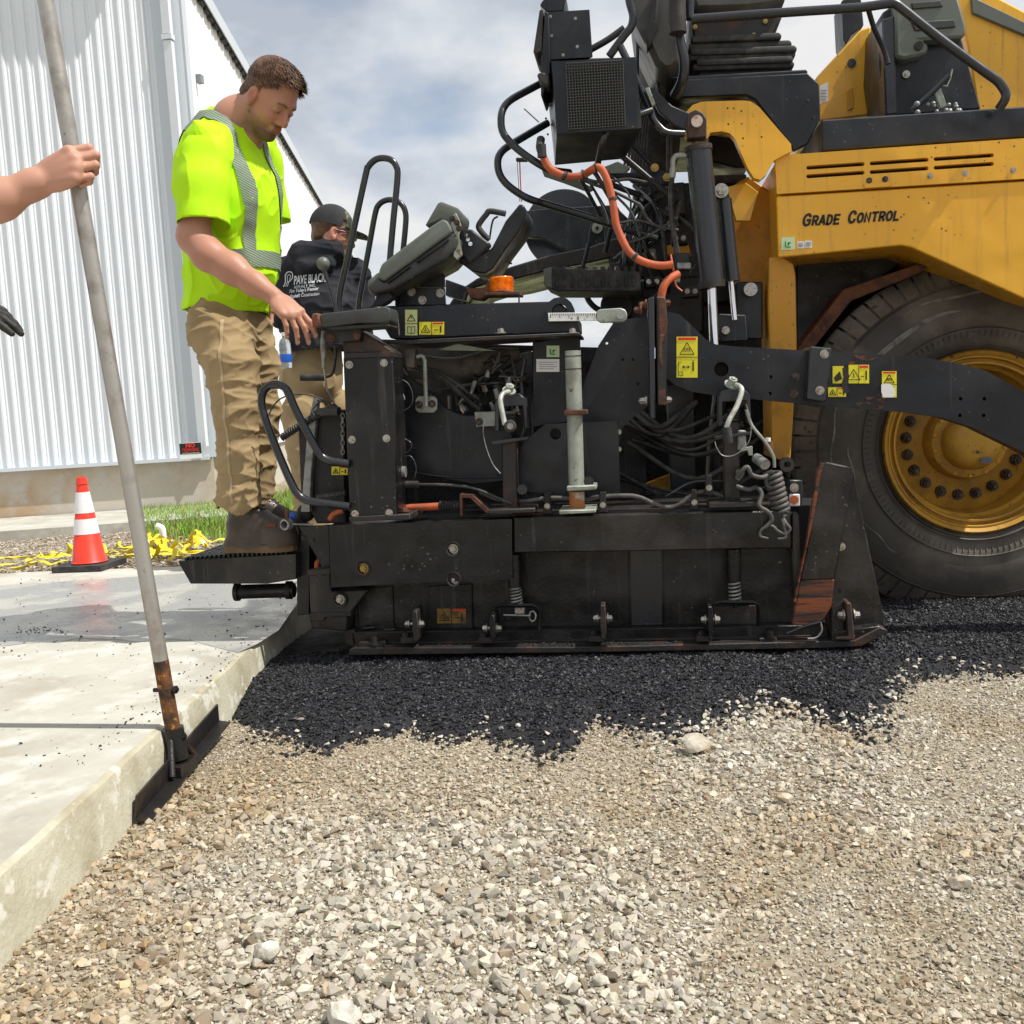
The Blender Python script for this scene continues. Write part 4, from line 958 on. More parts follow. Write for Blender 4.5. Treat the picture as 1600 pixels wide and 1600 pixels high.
for L, ax_ in [([(1006,476),(998,484)], -1), ([(1006,626)], -1), ([(1040,474),(1042,625)], 1)]:
    for x, y in L:
        bm = B(); add_bolt(bm, P(x-ax_*5, y, 3.68), W(6, 3.68), Vector((ax_, 0, 0)), W(11, 3.68)); mk('bolt', bm, K['rust'] if y < 500 else K['bolt_steel'], pv)
part('tower_plate', [(935,540),(958,505),(975,499),(1013,495),(1014,632),(1000,645),(985,655),(973,668),(967,690),(965,775),(890,775),(905,640),(912,600)], 3.86, .04, 'black_paint', 0, [circ(948,536,2.4,8), circ(973,562,2.4,8), circ(989,562,2.4,8), circ(997,600,2.4,8)])
# lower side plates
part('lower_plate', [(800,745),(818,690),(852,663),(962,658),(966,668),(969,775),(880,775),(805,765)], 3.70, .03, 'black_paint', 0, [circ(868,678,9,20)])
part('plate_hole_back', circ(868,678,11,16), 3.735, .005, 'void', 0)
bpart([(967,675),(967,702)], 3.72, 3, 'bolt_steel')
part('post_plate', [(832,535),(906,522),(906,600),(885,660),(832,668)], 3.76, .04, 'black_paint', .003)
sticker(854, 540, 874, 558, 3.758, 'sticker_green', 'green'); sticker(838, 561, 874, 581, 3.758, 'white_print', 'plate')
part('mid_plate', [(615,580),(640,588),(672,613),(697,638),(722,649),(798,649),(801,750),(740,757),(660,742),(622,735)], 3.72, .03, 'black_paint', .003)
tpart('guide_rail', [(625,735,3.66),(700,745,3.66),(800,745,3.66)], 4, None, 'black_dirty')

# ---- vertical end cover -----------------------------------------------------
ec = part('end_cover', [(536,558),(613,556),(617,640),(622,808),(547,812),(541,680)], 3.46, .16, 'black_dirty', .004)
bpart([(546,570),(600,567),(550,687),(604,685),(555,803),(608,801)], 3.458, 4.6, 'bolt_steel', ec)
part('end_cover_cap', [(535,536),(558,514),(572,522),(612,547),(613,554),(537,556)], 3.46, .16, 'black_rusty', .003)
part('cap_edge', [(537,551),(613,549),(613,558),(537,560)], 3.452, .17, 'black_rusty', .002)
pb = part('pad_bracket', [(508,512),(563,509),(563,533),(508,537)], 3.42, .05, 'black_dirty', .003); bpart([(517,528),(557,524)], 3.418, 5, 'rust', pb)
bm = B(); pp(bm, [(499,494),(502,490),(600,479),(607,480),(610,486),(610,500),(606,505),(560,505),(520,510),(500,511)], 3.38, .12); pd = mk('arm_pad', bm, K['dark_plastic'], pv, 40, .012, 3)
part('pad_end', [(486,491),(492,488),(498,490),(500,511),(492,512),(487,508)], 3.37, .1, 'rust', .006, parent=pd)
part('pad_tray', [(505,511),(606,504),(609,510),(520,516)], 3.39, .12, 'black_rusty', .002)
part('cover_foot', [(545,808),(640,803),(641,812),(546,815)], 3.45, .3, 'black_rusty', .002)
bm = B(); add_bolt(bm, P(631, 799, 3.5), W(7, 3.5), UP); mk('bolt', bm, K['rust'], pv)
# chain on the edge of the cover
for (x, y0, y1) in [(535.5, 650, 708), (621, 735, 765)]:
    k = 0; bm = B()
    while y0 < y1:
        c_ = P(x, y0, 3.5); m_ = Matrix.Translation(c_) @ Matrix.Rotation(pi/2*(k % 2), 4, 'Z') @ Matrix.Rotation(pi/2, 4, 'X')
        add_tube(bm, [m_ @ Vector((cos(a)*.006, sin(a)*.010, 0)) for a in [i*pi/6 for i in range(13)]], .002, 6, 1); y0 += 7; k += 1
    mk('chain', bm, K['grey_steel'], pv, 60)
# loop step handle
hb = tpart('loop_handle', [(545,725,3.45),(512,719,3.44),(497,705,3.44),(480,675,3.44),(462,640,3.44),(450,612,3.44),(443,604,3.44),(432,601,3.44),(420,603,3.44),(411,613,3.44),(409,632,3.44),(418,665,3.44),(434,706,3.44),(452,748,3.44),(464,770,3.44),(478,781,3.44),(505,786,3.44),(546,792,3.45)], 13, None, 'black_gloss', 16)
tpart('rubber_handle', [(470,590,3.6),(506,590,3.6)], 11, None, 'rubber_black', 14, 1); tpart('handle_rod', [(505,590,3.6),(519,584,3.6),(524,560,3.6),(524,540,3.6)], 5, None, 'black_gloss')
# corrugated cable boot
bm = B(); a_, b_ = P(440, 684, 3.6), P(492, 650, 3.6)
add_tube(bm, [a_.lerp(b_, i/60) for i in range(61)], [W(6.5, 3.6)*(1 if i % 4 < 2 else .78) for i in range(61)], 14, 1); mk('corrugated_conduit', bm, K['hose_black'], pv, 40)
tpart('cable_plug', [(490,650,3.6),(505,644,3.58),(530,643,3.56)], 15, None, 'dark_plastic', 14)
for L in [[(422,640),(440,622),(470,616),(500,622),(530,640)], [(488,640),(500,628),(515,628),(520,640),(528,650)], [(486,640),(495,650),(520,632),(532,646)], [(508,580),(510,610),(520,628),(535,642)], [(424,640),(416,655)]]:
    tpart('cable', [(x, y, 3.57) for x, y in L], 2.6, None, 'hose_black', 6)
bm = B(); add_tube(bm, [P(505, 517, 3.5), P(505, 540, 3.5), P(506, 560, 3.5), P(505, 575, 3.5)], [W(3, 3.5), W(5, 3.5), W(4, 3.5), W(2, 3.5)], 12, 4); mk('cable_plug', bm, K['grey_steel'], pv, 60)
tpart('cable', [(505,573,3.5),(508,590,3.5),(512,610,3.52),(522,628,3.55)], 3, None, 'grey_steel', 6)
part('rear_column', [(466,668),(500,640),(535,640),(540,818),(495,818),(470,770)], 3.66, .1, 'black_dirty', .003)
part('rear_rail', [(481,662),(490,620),(497,625),(486,740),(484,800),(470,800)], 3.62, .03, 'grey_steel', .002)
sticker(518, 729, 543, 742, 3.655, 'sticker_yellow', 'wide')
bm = B(); add_tube(bm, [P(495, 777, 3.6).lerp(P(540, 770, 3.6), i/50) for i in range(51)], [W(4.5, 3.6)*(1 if i % 4 < 2 else .7) for i in range(51)], 12, 1); mk('corrugated_conduit', bm, K['hose_grey'], pv, 40)

# ---- cross beam and things on it ---------------------------------------------
cb_ = part('cross_beam', [(602,478),(860,471),(872,471),(888,484),(905,500),(906,519),(760,524),(640,530),(610,529),(600,512)], 3.66, .16, 'black_paint', .004)
part('beam_flange', [(580,530),(640,531),(905,519),(906,524),(640,538),(582,536)], 3.60, .3, 'black_rusty', .002)
# lifting eye
eye = [(852,485),(853,480),(857,472),(865,466),(875,464),(885,466),(892,472),(897,482),(898,492),(855,492)]
part('lifting_eye', eye, 3.64, .03, 'black_paint', 0, [[(862,489),(863,481),(868,476),(875,474),(882,477),(886,483),(887,489)]])
sc_ = part('measuring_scale', [(856,489),(935,488),(935,501),(857,502)], 3.62, .008, 'white_print', .001)
bm = B()
for i in range(26):
    x = 860+i*2.85; h = 3.5 if i % 5 else 7; pp(bm, [(x, 489.5), (x+.8, 489.5), (x+.8, 489.5+h), (x, 489.5+h)], 3.6188, .001); 
mk('scale_marks', bm, K['black_print'], sc_)
for s_, x in (('+', 893), ('0', 903), ('-', 913)): text_on('lettering', s_, .016, P(x, 498, 3.618), K['black_print'], sc_, Vector((1, 0, -.01)))
br = part('scale_bracket', [(932,486),(938,483),(970,481),(977,484),(980,490),(979,499),(974,503),(938,504),(932,500)], 3.60, .03, 'pale_steel', .003); cylY('pin', 970, 492, 3.585, 6.5, .03, 'grey_steel', br)
sticker(633, 484, 652, 524, 3.657, 'sticker_pale', 'book'); sticker(655, 503, 694, 523, 3.657, 'sticker_yellow', 'wide')
tpart('wire_guard', [(608,487,3.62),(616,487,3.62),(621,492,3.62),(624,524,3.62)], 2.4, None, 'grey_steel', 8, 2)
for x in (783, 895): 
    bm = B(); add_bolt(bm, P(x, 521, 3.58), W(6, 3.6), UP, W(7, 3.6)); mk('bolt', bm, K['bolt_steel'], pv)
cp = part('console_bracket', [(625,450),(694,449),(696,476),(625,478)], 3.72, .02, 'black_paint', .002); bpart([(643,456),(660,469),(688,458)], 3.718, 5, 'bolt_steel', cp)
part('console_gusset', [(630,450),(688,402),(692,406),(694,448)], 3.75, .03, 'black_paint', .002); rpart('console_leg', 617, 450, 625, 478, 3.74, .08, 'black_paint')
# tilted control console
con = empty('control_console', (0, 0, 0)); con.parent = pv; con.location = -pv.location
bm = B(); pp(bm, [(592,422),(596,412),(675,352),(690,342),(698,344),(703,352),(707,362),(600,440),(590,434)], 3.55, .30); mk('console_lid', bm, K['grey_plastic'], con, 40, .014, 3)
bm = B(); pp(bm, [(590,433),(600,441),(707,362),(716,372),(713,388),(695,408),(615,452),(585,460),(576,455),(574,446)], 3.56, .28); mk('console_body', bm, K['dark_plastic'], con, 40, .012, 3)
bm = B(); pp(bm, [(573,440),(591,424),(600,438),(592,458),(582,462),(576,458)], 3.57, .26); mk('console_end', bm, K['grey_plastic'], con, 40, .01, 2)
bm = B(); pp(bm, [(663,353),(683,318),(688,314),(716,325),(720,331),(718,345),(703,352),(690,342)], 3.60, .2); mk('display_hood', bm, K['grey_plastic'], con, 40, .01, 2)
bm = B()
for a_, b_ in [((604,440),(640,414)), ((612,450),(700,398)), ((650,408),(700,372))]: pp(bm, [a_, b_, (b_[0]+1, b_[1]+3), (a_[0]+1, a_[1]+3)], 3.545, .02)
mk('console_rib', bm, K['black_paint'], con, 35, .002)
hg = part('hinge_plate', [(704,340),(712,332),(716,340),(720,352),(716,368),(722,398),(714,406),(708,400),(712,370),(704,352)], 3.57, .02, 'pale_steel', .002, parent=con)
bpart([(707,342),(714,348),(717,357)], 3.565, 3.5, 'tar_lug', con)
part('console_clip', [(588,460),(610,456),(614,464),(606,472),(596,478),(580,478),(586,468)], 3.6, .05, 'black_paint', .004)
# backrest-like black panel with loop
ar = part('step_arm', [(717,362),(735,357),(742,362),(766,380),(757,392),(732,412),(720,395)], 3.66, .06, 'black_paint', .006); bpart([(728,367),(731,374),(735,381)], 3.655, 2.4, 'chrome', ar)
part('seat_shell', [(728,398),(736,404),(768,388),(790,345),(812,318),(820,322),(822,334),(812,360),(788,392),(770,420),(757,428),(737,424),(716,408),(718,404)], 3.68, .25, 'black_dirty', .014)
tpart('grab_loop', [(764,375,3.7),(752,362,3.7),(748,352,3.7),(760,335,3.7),(766,330,3.7),(790,334,3.7)], 9, None, 'rubber_black')
tpart('grab_loop', [(765,372,3.7),(770,345,3.7),(778,338,3.7)], 3, None, 'rubber_black')
# amber beacon
be = empty('beacon_light', (0, 0, 0)); be.parent = pv; be.location = -pv.location
bm = B(); c_ = P(784, 456, 3.72); lathe(bm, [(.001, .052), (.038, .052), (.042, .047), (.044, 0), (.001, 0)], c_, UP, 32); mk('beacon_lens', bm, K['amber'], be, 40)
bm = B()
for i in range(10): lathe(bm, [(.0435, .004+.0045*i), (.0455, .006+.0045*i), (.0435, .008+.0045*i)], c_, UP, 32)
mk('lens_ribs', bm, K['amber'], be, 60)
part('beacon_plate', [(757,456),(812,456),(812,460),(757,461)], 3.67, .12, 'rust', .001, parent=be)
tpart('plate_leg', [(811,458,3.68),(811,474,3.68)], 2.5, None, 'black_rusty', 8, 1, be); tpart('plate_leg', [(727,455,3.68),(722,475,3.68)], 3, None, 'black_rusty', 8, 1, be)
part('beacon_mount', [(727,450),(758,450),(760,440),(766,440),(766,458),(752,468),(735,466)], 3.7, .08, 'rust', .003, parent=be)
# tall loop rails
tpart('guard_loop', [(531,488,3.70),(531,461,3.70),(545,395,3.70),(571,275,3.70),(576,260,3.70),(586,250,3.70),(598,247,3.70),(611,250,3.70),(619,260,3.70),(621,278,3.70),(614,350,3.70),(608,420,3.70),(604,470,3.70)], 10, None, 'black_gloss', 16)
tpart('guard_loop', [(560,485,3.95),(563,460,3.95),(576,390,3.95),(586,335,3.95),(592,320,3.95),(603,313,3.95),(616,313,3.95),(628,320,3.95),(634,335,3.95),(633,360,3.95),(629,400,3.95),(625,450,3.95)], 9, None, 'black_gloss', 16)
lv = tpart('lever', [(506,420,3.6),(517,455,3.6),(527,490,3.6)], 6, None, 'black_gloss', 10, 2); bm = B(); add_ball(bm, P(505, 412, 3.6), W(10.5, 3.6)); mk('lever_knob', bm, K['grey_plastic'], lv, 60)
# ---- screed body ------------------------------------------------------------
part('screed_panel', [(548,868),(1242,838),(1246,990),(1290,1000),(1290,1004),(556,1012)], 3.66, .30, 'black_dirty', .003)
part('screed_rear_body', [(520,830),(1232,805),(1236,960),(540,975)], 3.98, .6, 'black_dirty', .01)
part('screed_top_deck', [(514,821),(1232,797),(1232,803),(515,828)], 3.59, .9, 'black_dirty', .003)
part('deck_edge', [(800,802),(1232,790),(1232,797),(800,808)], 3.60, .25, 'black_rusty', .002)
tag_ = part('shoe_face', [(548,988),(700,986),(1060,981),(1288,976),(1293,978),(1296,1001),(1050,1008),(556,1014),(550,1000)], 3.60, .08, 'black_dirty', .003)
part('screed_shoe', [(545,1016),(556,1012),(900,1011),(1290,1002),(1335,1001),(1375,980),(1386,984),(1387,990),(1346,1010),(1290,1013),(900,1020),(545,1024)], 3.53, .50, 'black_rusty', .003)
part('edge_plate', [(514,821),(797,811),(800,812),(800,903),(797,906),(640,911),(517,918)], 3.54, .06, 'black_dirty', 0, [circ(568,888,9,24), circ(708,858,9,24), circ(709,904-.5,0.1,3)][:2])
for x, y, m_ in [(568,888,'brass_bolt'), (708,858,'bolt_steel'), (709,905,'bolt_steel'), (531,937,'bolt_steel')]:
    Y = 3.54 if y != 937 else 3.56
    bm = B(); lathe(bm, [(W(9, Y), .03), (W(9, Y), -.004), (W(11.5, Y), -.006), (W(12.2, Y), .002)], P(x, y, Y), Vector((0, 1, 0)), 28); rg = mk('bolt_collar', bm, K['black_rusty'], pv, 40)
    bm = B(); add_cyl(bm, P(x, y, Y+.012), P(x, y, Y+.03), W(10.5, Y), n=20); mk('collar_back', bm, K['void'], rg)
    bm = B(); add_bolt(bm, P(x, y, Y+.012), W(6.3, Y)); mk('bolt', bm, K[m_], rg)
part('long_beam', [(802,808),(1232,797),(1235,803),(1237,846),(1237,857),(1150,858),(1000,861),(803,864)], 3.55, .12, 'black_dirty', .004)
part('end_block', [(482,892),(516,889),(517,925),(560,922),(575,922),(543,963),(542,985),(536,986),(486,981)], 3.57, .25, 'black_dirty', .004)
part('block_lip', [(480,891),(516,888),(516,898),(481,900)], 3.56, .04, 'black_rusty', .002); part('block_lip', [(484,958),(520,957),(549,957),(549,963),(507,965),(507,970),(484,971)], 3.56, .04, 'black_rusty', .002)
part('gate_corner', [(536,984),(553,984),(557,1012),(540,1008)], 3.6, .3, 'black_dirty', .003)
part('left_gusset', [(466,823),(514,821),(516,889),(502,889),(500,880)], 3.60, .02, 'black_dirty', .002); bpart([(474,840),(488,845)], 3.598, 3, 'tar_lug')
part('left_blade', [(463,838),(468,834),(484,835),(483,960),(464,962)], 3.66, .02, 'black_dirty', .002)
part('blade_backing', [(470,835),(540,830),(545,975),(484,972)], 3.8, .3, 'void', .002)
tpart('orange_conduit', [(497,893,3.64),(496,880,3.64),(506,868,3.66),(512,850,3.7)], 10, None, 'orange_hose')
# recessed doors, ribs
fr = [((560,920),(612,916),(615,986),(563,988)), ((670,916),(736,912),(738,984),(675,986)), ((984,858),(1034,856),(1036,975),(986,976))]
for a, b_, c_, d_ in fr:
    bm = B(); 
    for p, q in ((a, d_), (d_, c_), (c_, b_)): tp(bm, [p, q], 4, 3.655, 8, 1)
    mk('door_frame', bm, K['black_dirty'], pv, 50); part('access_door', [a, b_, c_, d_], 3.652, .006, 'black_gloss' if a[0] > 900 else 'black_dirty', .002)
tpart('door_handle', [(566,982,3.63),(586,980,3.63)], 5, None, 'black_gloss', 8, 1); tpart('door_handle', [(601,984,3.63),(618,983,3.63)], 5, None, 'black_gloss', 8, 1)
sticker(683, 951, 728, 974, 3.651, 'sticker_old', 'wide')
part('lower_strip', [(556,1004),(1060,997),(1290,992),(1290,996),(556,1009)], 3.595, .01, 'black_rusty', .001)
# rubble caught on the ledge
P_, S_, = [], []
for i in range(1400):
    x = random.choice([random.uniform(560, 1380), random.gauss(860, 40), random.gauss(960, 30), random.gauss(1335, 18)]); y = 1013-(x-556)*.0115
    p = P(x, y-random.uniform(0, 5), 3.54+random.uniform(.0, .06)); P_.append(p[:]); S_.append(random.uniform(.002, .0055))
for i in range(900):
    x = random.uniform(820, 1230); p = P(x, 803-(x-800)*.015-random.uniform(0, 3), 3.6+random.uniform(.02, .18)); P_.append(p[:]); S_.append(random.uniform(.002, .006))
sc2 = scatter('spilled_asphalt', np.array(P_), np.array(S_), ncol(len(P_), (.025, .024, .026), .4, .05), K['asphalt_stone'], 'crumbs of asphalt mix caught on the ledges of the screed')
# hinge brackets with cross bolts
for x, y0, y1, m_ in [(648,955,1002,'black_rusty'), (769,962,1002,'black_dirty'), (942,946,1000,'black_rusty'), (1110,948,1000,'black_dirty')]:
    hb_ = part('hinge_bracket', [(x-4,y0),(x+3,y0),(x+5,y0+25),(x+5,y1-10),(x+4,y1),(x-2,y1),(x-4,y1-20)], 3.50, .11, m_, .002)
    yb = y0+20; bm = B(); add_cyl(bm, P(x-15, yb, 3.54), P(x+15, yb, 3.54), .008, n=12); mk('hinge_pin', bm, K['bolt_steel'], hb_)
    for s_ in (-1, 1):
        bm = B(); add_bolt(bm, P(x+s_*7, yb, 3.54), W(6.2, 3.54), Vector((s_, 0, 0)), W(7, 3.54)); mk('bolt', bm, K['bolt_steel'], hb_)
    bm = B(); pp(bm, [(x-22,y1-5),(x+2,y1-5),(x+2,y1+3),(x-22,y1+3)], 3.52, .06); mk('bracket_foot', bm, K['black_rusty'], hb_, 35, .002)
    bm = B(); add_bolt(bm, P(x-14, y1-5, 3.54), W(6, 3.54), UP, W(9, 3.54)); mk('bolt', bm, K['black_rusty'], hb_)
bm = B(); add_bolt(bm, P(586, 1008, 3.55), W(7, 3.55), UP, W(14, 3.54)); mk('bolt', bm, K['black_rusty'], pv); rpart('clamp_foot', 560, 1004, 600, 1012, 3.54, .05, 'black_rusty')
rpart('clamp_foot', 1186, 997, 1214, 1003, 3.55, .04, 'black_rusty')
bm = B(); add_bolt(bm, P(1203, 997, 3.56), W(7, 3.55), UP, W(12, 3.54)); mk('bolt', bm, K['black_dirty'], pv)
tpart('release_hook', [(1230,990,3.54),(1260,978,3.53),(1282,972,3.53)], 5, None, 'black_gloss', 8, 3); tpart('release_hook', [(1282,972,3.53),(1284,985,3.53),(1276,996,3.53),(1262,998,3.53)], 3, None, 'grey_steel', 8, 4)
# spring tensioners
def tensioner(x0, ytop, x1, ymid, ybot, u, wing):
    e = empty('spring_tensioner', (0, 0, 0)); e.parent = pv; e.location = -pv.location; Y = 3.60
    bm = B(); add_cyl(bm, P(x0, ytop, Y), P((x0+x1)/2, ymid, Y), W(11.5, Y), W(10.5, Y), 24); mk('spring_sleeve', bm, K['black_dirty'], e, 40, .002)
    bm = B(); add_spring(bm, P((x0+x1)/2-.5, ymid-3, Y), P(x1, ybot, Y), W(8.5, Y), W(1.7, Y), 6.2); mk('coil_spring', bm, K['grey_steel'], e, 60)
    bm = B(); add_cyl(bm, P((x0+x1)/2, ymid, Y), P(x1, ybot+8, Y), W(4, Y), n=12); mk('spring_rod', bm, K['black_dirty'], e, 40)
    a, b_, t, bt = u
    bm = B(); tp(bm, [(a, bt), (a, t+10), (a+2, t+3), (a+9, t), (b_-9, t), (b_-2, t+3), (b_, t+10), (b_, bt)], 6, 3.58, 4, 1); mk('yoke', bm, K['black_dirty'], e, 30)
    if wing:
        rpart('lock_nut', wing-8, ybot+6, wing+8, ybot+16, 3.57, .03, 'bolt_steel', .003, e); bm = B(); tp(bm, [(wing-25, ybot+17), (wing+17, ybot+18)], 3, 3.57, 8, 1); mk('lock_pin', bm, K['grey_steel'], e, 40)
        bm = B(); c_ = [(wing+20+5*cos(a), ybot+19+8*sin(a)) for a in [i*pi/6 for i in range(13)]]; tp(bm, c_, 2.6, 3.57, 8, 1); mk('pin_ring', bm, K['grey_steel'], e, 60)
tensioner(802, 866, 808, 917, 944, (772, 842, 946, 984), 812)
tensioner(1146, 858, 1149, 908, 941, (1113, 1185, 941, 978), 0)
part('tensioner_door', [(1113,948),(1183,946),(1183,975),(1115,977)], 3.64, .01, 'black_rusty', .001)
# right hand side: end gate and mouldboard
part('gate_edge', [(1238,802),(1248,802),(1253,880),(1247,938),(1240,938),(1237,870)], 3.56, .05, 'black_dirty', .003)
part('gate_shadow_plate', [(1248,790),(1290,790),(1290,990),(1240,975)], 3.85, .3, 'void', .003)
mb = part('mouldboard', [(1281,735),(1285,725),(1292,722),(1332,730),(1334,740),(1304,905),(1250,907),(1262,850),(1272,790)], 3.545, .02, 'black_dirty', .004)
part('mouldboard_tip', [(1250,907),(1304,905),(1299,948),(1290,966),(1275,977),(1245,978),(1236,974),(1244,942)], 3.546, .03, 'orange_rust', .004, parent=mb)
part('mouldboard_rim', [(1278,735),(1284,723),(1288,724),(1283,740),(1273,800),(1250,907),(1244,942),(1240,940),(1260,850)], 3.536, .035, 'orange_rust', .001, parent=mb)
part('skid_frame', [(1296,905),(1334,738),(1344,790),(1350,820),(1381,962),(1378,985),(1294,985),(1290,965)], 3.59, .03, 'black_dirty', .003); bpart([(1314,854)], 3.585, 5, 'bolt_steel'); cylY('skid_hole', 1312, 923, 3.589, 3.2, .002, 'void', bev=0); bpart([(1324,786)], 3.56, 5, 'black_dirty')
part('skid_front', [(1300,950),(1318,938),(1320,1000),(1300,1003)], 3.55, .1, 'black_dirty', .003)
hb_ = part('hinge_bracket', [(1322,942),(1330,942),(1336,1000),(1306,1000),(1306,996),(1326,994)], 3.50, .08, 'black_rusty', .003)
for s_ in (-1, 1):
    bm = B(); add_bolt(bm, P(1326+s_*7, 961, 3.53), W(7, 3.54), Vector((s_, 0, 0)), W(9, 3.54)); mk('bolt', bm, K['bolt_steel'], hb_)
part('skid_toe', [(1300,988),(1372,978),(1380,982),(1345,1001),(1300,1004)], 3.54, .2, 'black_dirty', .003)
# posts above the screed
sp_ = empty('height_post', (0, 0, 0)); sp_.parent = pv; sp_.location = -pv.location
bm = B(); add_cyl(bm, P(895, 548, 3.56), P(901, 765, 3.56), W(12.3, 3.56), n=32); mk('post_tube', bm, K['pale_steel'], sp_, 40, .001)
bm = B(); add_cyl(bm, P(901, 768, 3.56), P(902, 799, 3.56), W(12, 3.56), n=32); mk('post_foot', bm, mat('rusty_pale', (.4, .38, .3), .6, c2=(.36, .12, .03), sc=14, thr=(.45, .52)), sp_, 40)
bm = B(); add_cyl(bm, P(895.2, 556, 3.56), P(895.3, 557.5, 3.56), W(12.8, 3.56), n=32); add_cyl(bm, P(895.8, 576, 3.56), P(895.9, 577.5, 3.56), W(12.8, 3.56), n=32); mk('post_groove', bm, K['tar_lug'], sp_, 40)
part('post_flange', [(885,760),(931,758),(932,765),(886,768)], 3.50, .12, 'pale_steel', .003, parent=sp_); part('base_plate', [(873,798),(930,796),(931,801),(874,804)], 3.48, .17, 'pale_steel', .002, parent=sp_)
part('post_clamp', [(881,641),(917,640),(917,648),(881,649)], 3.52, .09, 'rust', .003, parent=sp_)
bpart([(920,752)], 3.54, 6, 'black_dirty'); cylY('roller', 816, 765, 3.60, 8, .06, 'black_gloss')
part('crank_post', [(784,690),(806,688),(809,796),(786,798)], 3.60, .07, 'black_rusty', .003)
part('crank_post', [(1131,660),(1154,658),(1157,788),(1132,790)], 3.62, .07, 'black_dirty', .003)
part('post_base', [(762,797),(835,794),(836,801),(763,803)], 3.52, .14, 'black_rusty', .002); part('post_base', [(1108,786),(1180,784),(1180,792),(1108,794)], 3.54, .14, 'black_rusty', .002)
def crank(L, x, y, grip, cl):
    e = empty('crank', (0, 0, 0)); e.parent = pv; e.location = -pv.location
    bm = B(); tp(bm, L, 8, None, 12); mk('crank_arm', bm, K['pale_crank'], e, 60)
    bm = B(); q = P(x, y, 3.55); add_bolt(bm, q, W(8, 3.55), Vector((.3, -.5, .8)).normalized(), W(12, 3.5)); mk('crank_head', bm, K['pale_steel'], e, 40)
    bm = B(); a, b_ = grip; tp(bm, [a, b_], 15, None, 18, 1); mk('crank_grip', bm, K['rubber_black'], e, 40, .002)
    bm = B(); tp(bm, cl, 1.6, 3.53, 6); mk('lanyard', bm, K['grey_steel'], e, 60)
mat('pale_crank', (.5, .52, .46), .4, .3, c2=(.32, .30, .26), sc=30)
crank([(795,612,3.53),(786,615,3.5),(782,625,3.48),(785,645,3.47),(789,664,3.46)], 795, 612, ((797,665,3.40),(797,666,3.47)), [(757,655),(755,675),(760,700),(770,725),(782,740)])
crank([(1146,601,3.55),(1154,603,3.52),(1159,611,3.5),(1151,635,3.48),(1140,655,3.46),(1135,668,3.46)], 1142, 602, ((1135,668,3.46),(1138,692,3.46)), [(1166,632),(1173,660),(1170,690),(1150,710),(1130,712),(1120,700),(1117,690)])
bm = B(); add_ball(bm, P(797, 666, 3.42), W(10, 3.42), (1, .5, 1)); mk('crank_knob', bm, K['rubber_black'], pv, 60)
bm = B(); add_cyl(bm, P(797, 666, 3.40), P(797, 666, 3.39), W(5, 3.4), n=16); mk('knob_bolt', bm, K['pale_steel'], pv, 40)
for x, s_ in ((797, 0), (1146, 1)):
    y = 640 if not s_ else 632
    part('crank_housing', [(x-24,y-12),(x-18,y-22),(x+14,y-26),(x+26,y-16),(x+28,y+30),(x+22,y+30),(x+20,y-6),(x-17,y-4),(x-18,y+34),(x-24,y+34)], 3.60, .06, 'black_gloss', .003)
    bm = B(); 
    for k_ in range(5): lathe(bm, [(W(9, 3.6), -.004), (W(11, 3.6), 0), (W(9, 3.6), .004)], P(x, y+8+k_*4, 3.63), UP, 20)
    mk('crank_bellows', bm, K['rubber_black'], pv, 60)
    part('crank_clip', [(x-30,y+50),(x+30,y+42),(x+28,y+47),(x-28,y+56)], 3.58, .03, 'black_gloss', .002)
part('mount_plate', [(741,644),(800,642),(800,665),(744,667)], 3.66, .01, 'pale_steel', .002); bpart([(749,659),(782,659)], 3.658, 4.5, 'tar_lug')
part('mount_plate', [(649,624),(654,619),(678,619),(683,624),(683,639),(678,645),(654,645),(649,640)], 3.66, .01, 'pale_steel', .002); bpart([(655,632),(675,631)], 3.658, 4.5, 'tar_lug')
tpart('bent_rod', [(651,558,3.64),(658,556,3.64),(663,561,3.64),(664,575,3.64),(666,635,3.64)], 6.5, None, 'pale_steel', 12, 3); part('rod_clamp', [(632,545),(648,545),(646,575),(634,574)], 3.63, .06, 'canvas_tan', .003)
# inside of the screed: sleeve, hoses, valve cluster
part('inner_wall', [(612,538),(700,536),(1010,545),(1010,820),(612,820)], 4.40, .05, 'black_dirty', .003)
part('inner_rib', [(690,590),(835,590),(835,600),(700,604)], 4.1, .1, 'black_paint', .003); part('inner_rib', [(775,560),(832,548),(832,690),(800,690)], 3.95, .1, 'black_dirty', .003)
bm = B(); add_tube(bm, [P(x, y, 3.9) for x, y in [(612,566),(650,563),(690,572),(730,576),(775,562),(812,552)]], [.018, .022, .034, .052, .048, .02], 20); mk('canvas_sleeve', bm, K['canvas_tan'], pv, 60)
bm = B(); add_tube(bm, [P(x, y, 3.95) for x, y in [(612,586),(660,584),(700,590),(760,586),(800,585)]], .022, 16); mk('canvas_sleeve', bm, K['canvas_tan'], pv, 60)
part('sheet_flap', [(680,547),(715,537),(775,548),(740,548)], 3.75, .01, 'pale_steel', .001)
for L, w_ in [([(640,572),(680,580),(715,600),(740,622)], 8), ([(650,575),(690,590),(720,615),(750,640)], 8), ([(640,625),(670,615),(700,606),(740,600),(780,598)], 6), ([(612,640),(650,632),(690,612)], 6), ([(745,640),(760,650),(790,640),(805,610)], 5), ([(620,560),(640,590),(640,640),(615,650)], 5), ([(770,560),(790,590),(800,620)], 6), ([(820,560),(815,600),(822,660),(815,690)], 7), ([(800,560),(806,600),(800,640)], 5)]:
    tpart('hydraulic_hose', [(x, y, 3.80) for x, y in L], w_, None, 'hose_black', 10)
R2 = random.Random(5)
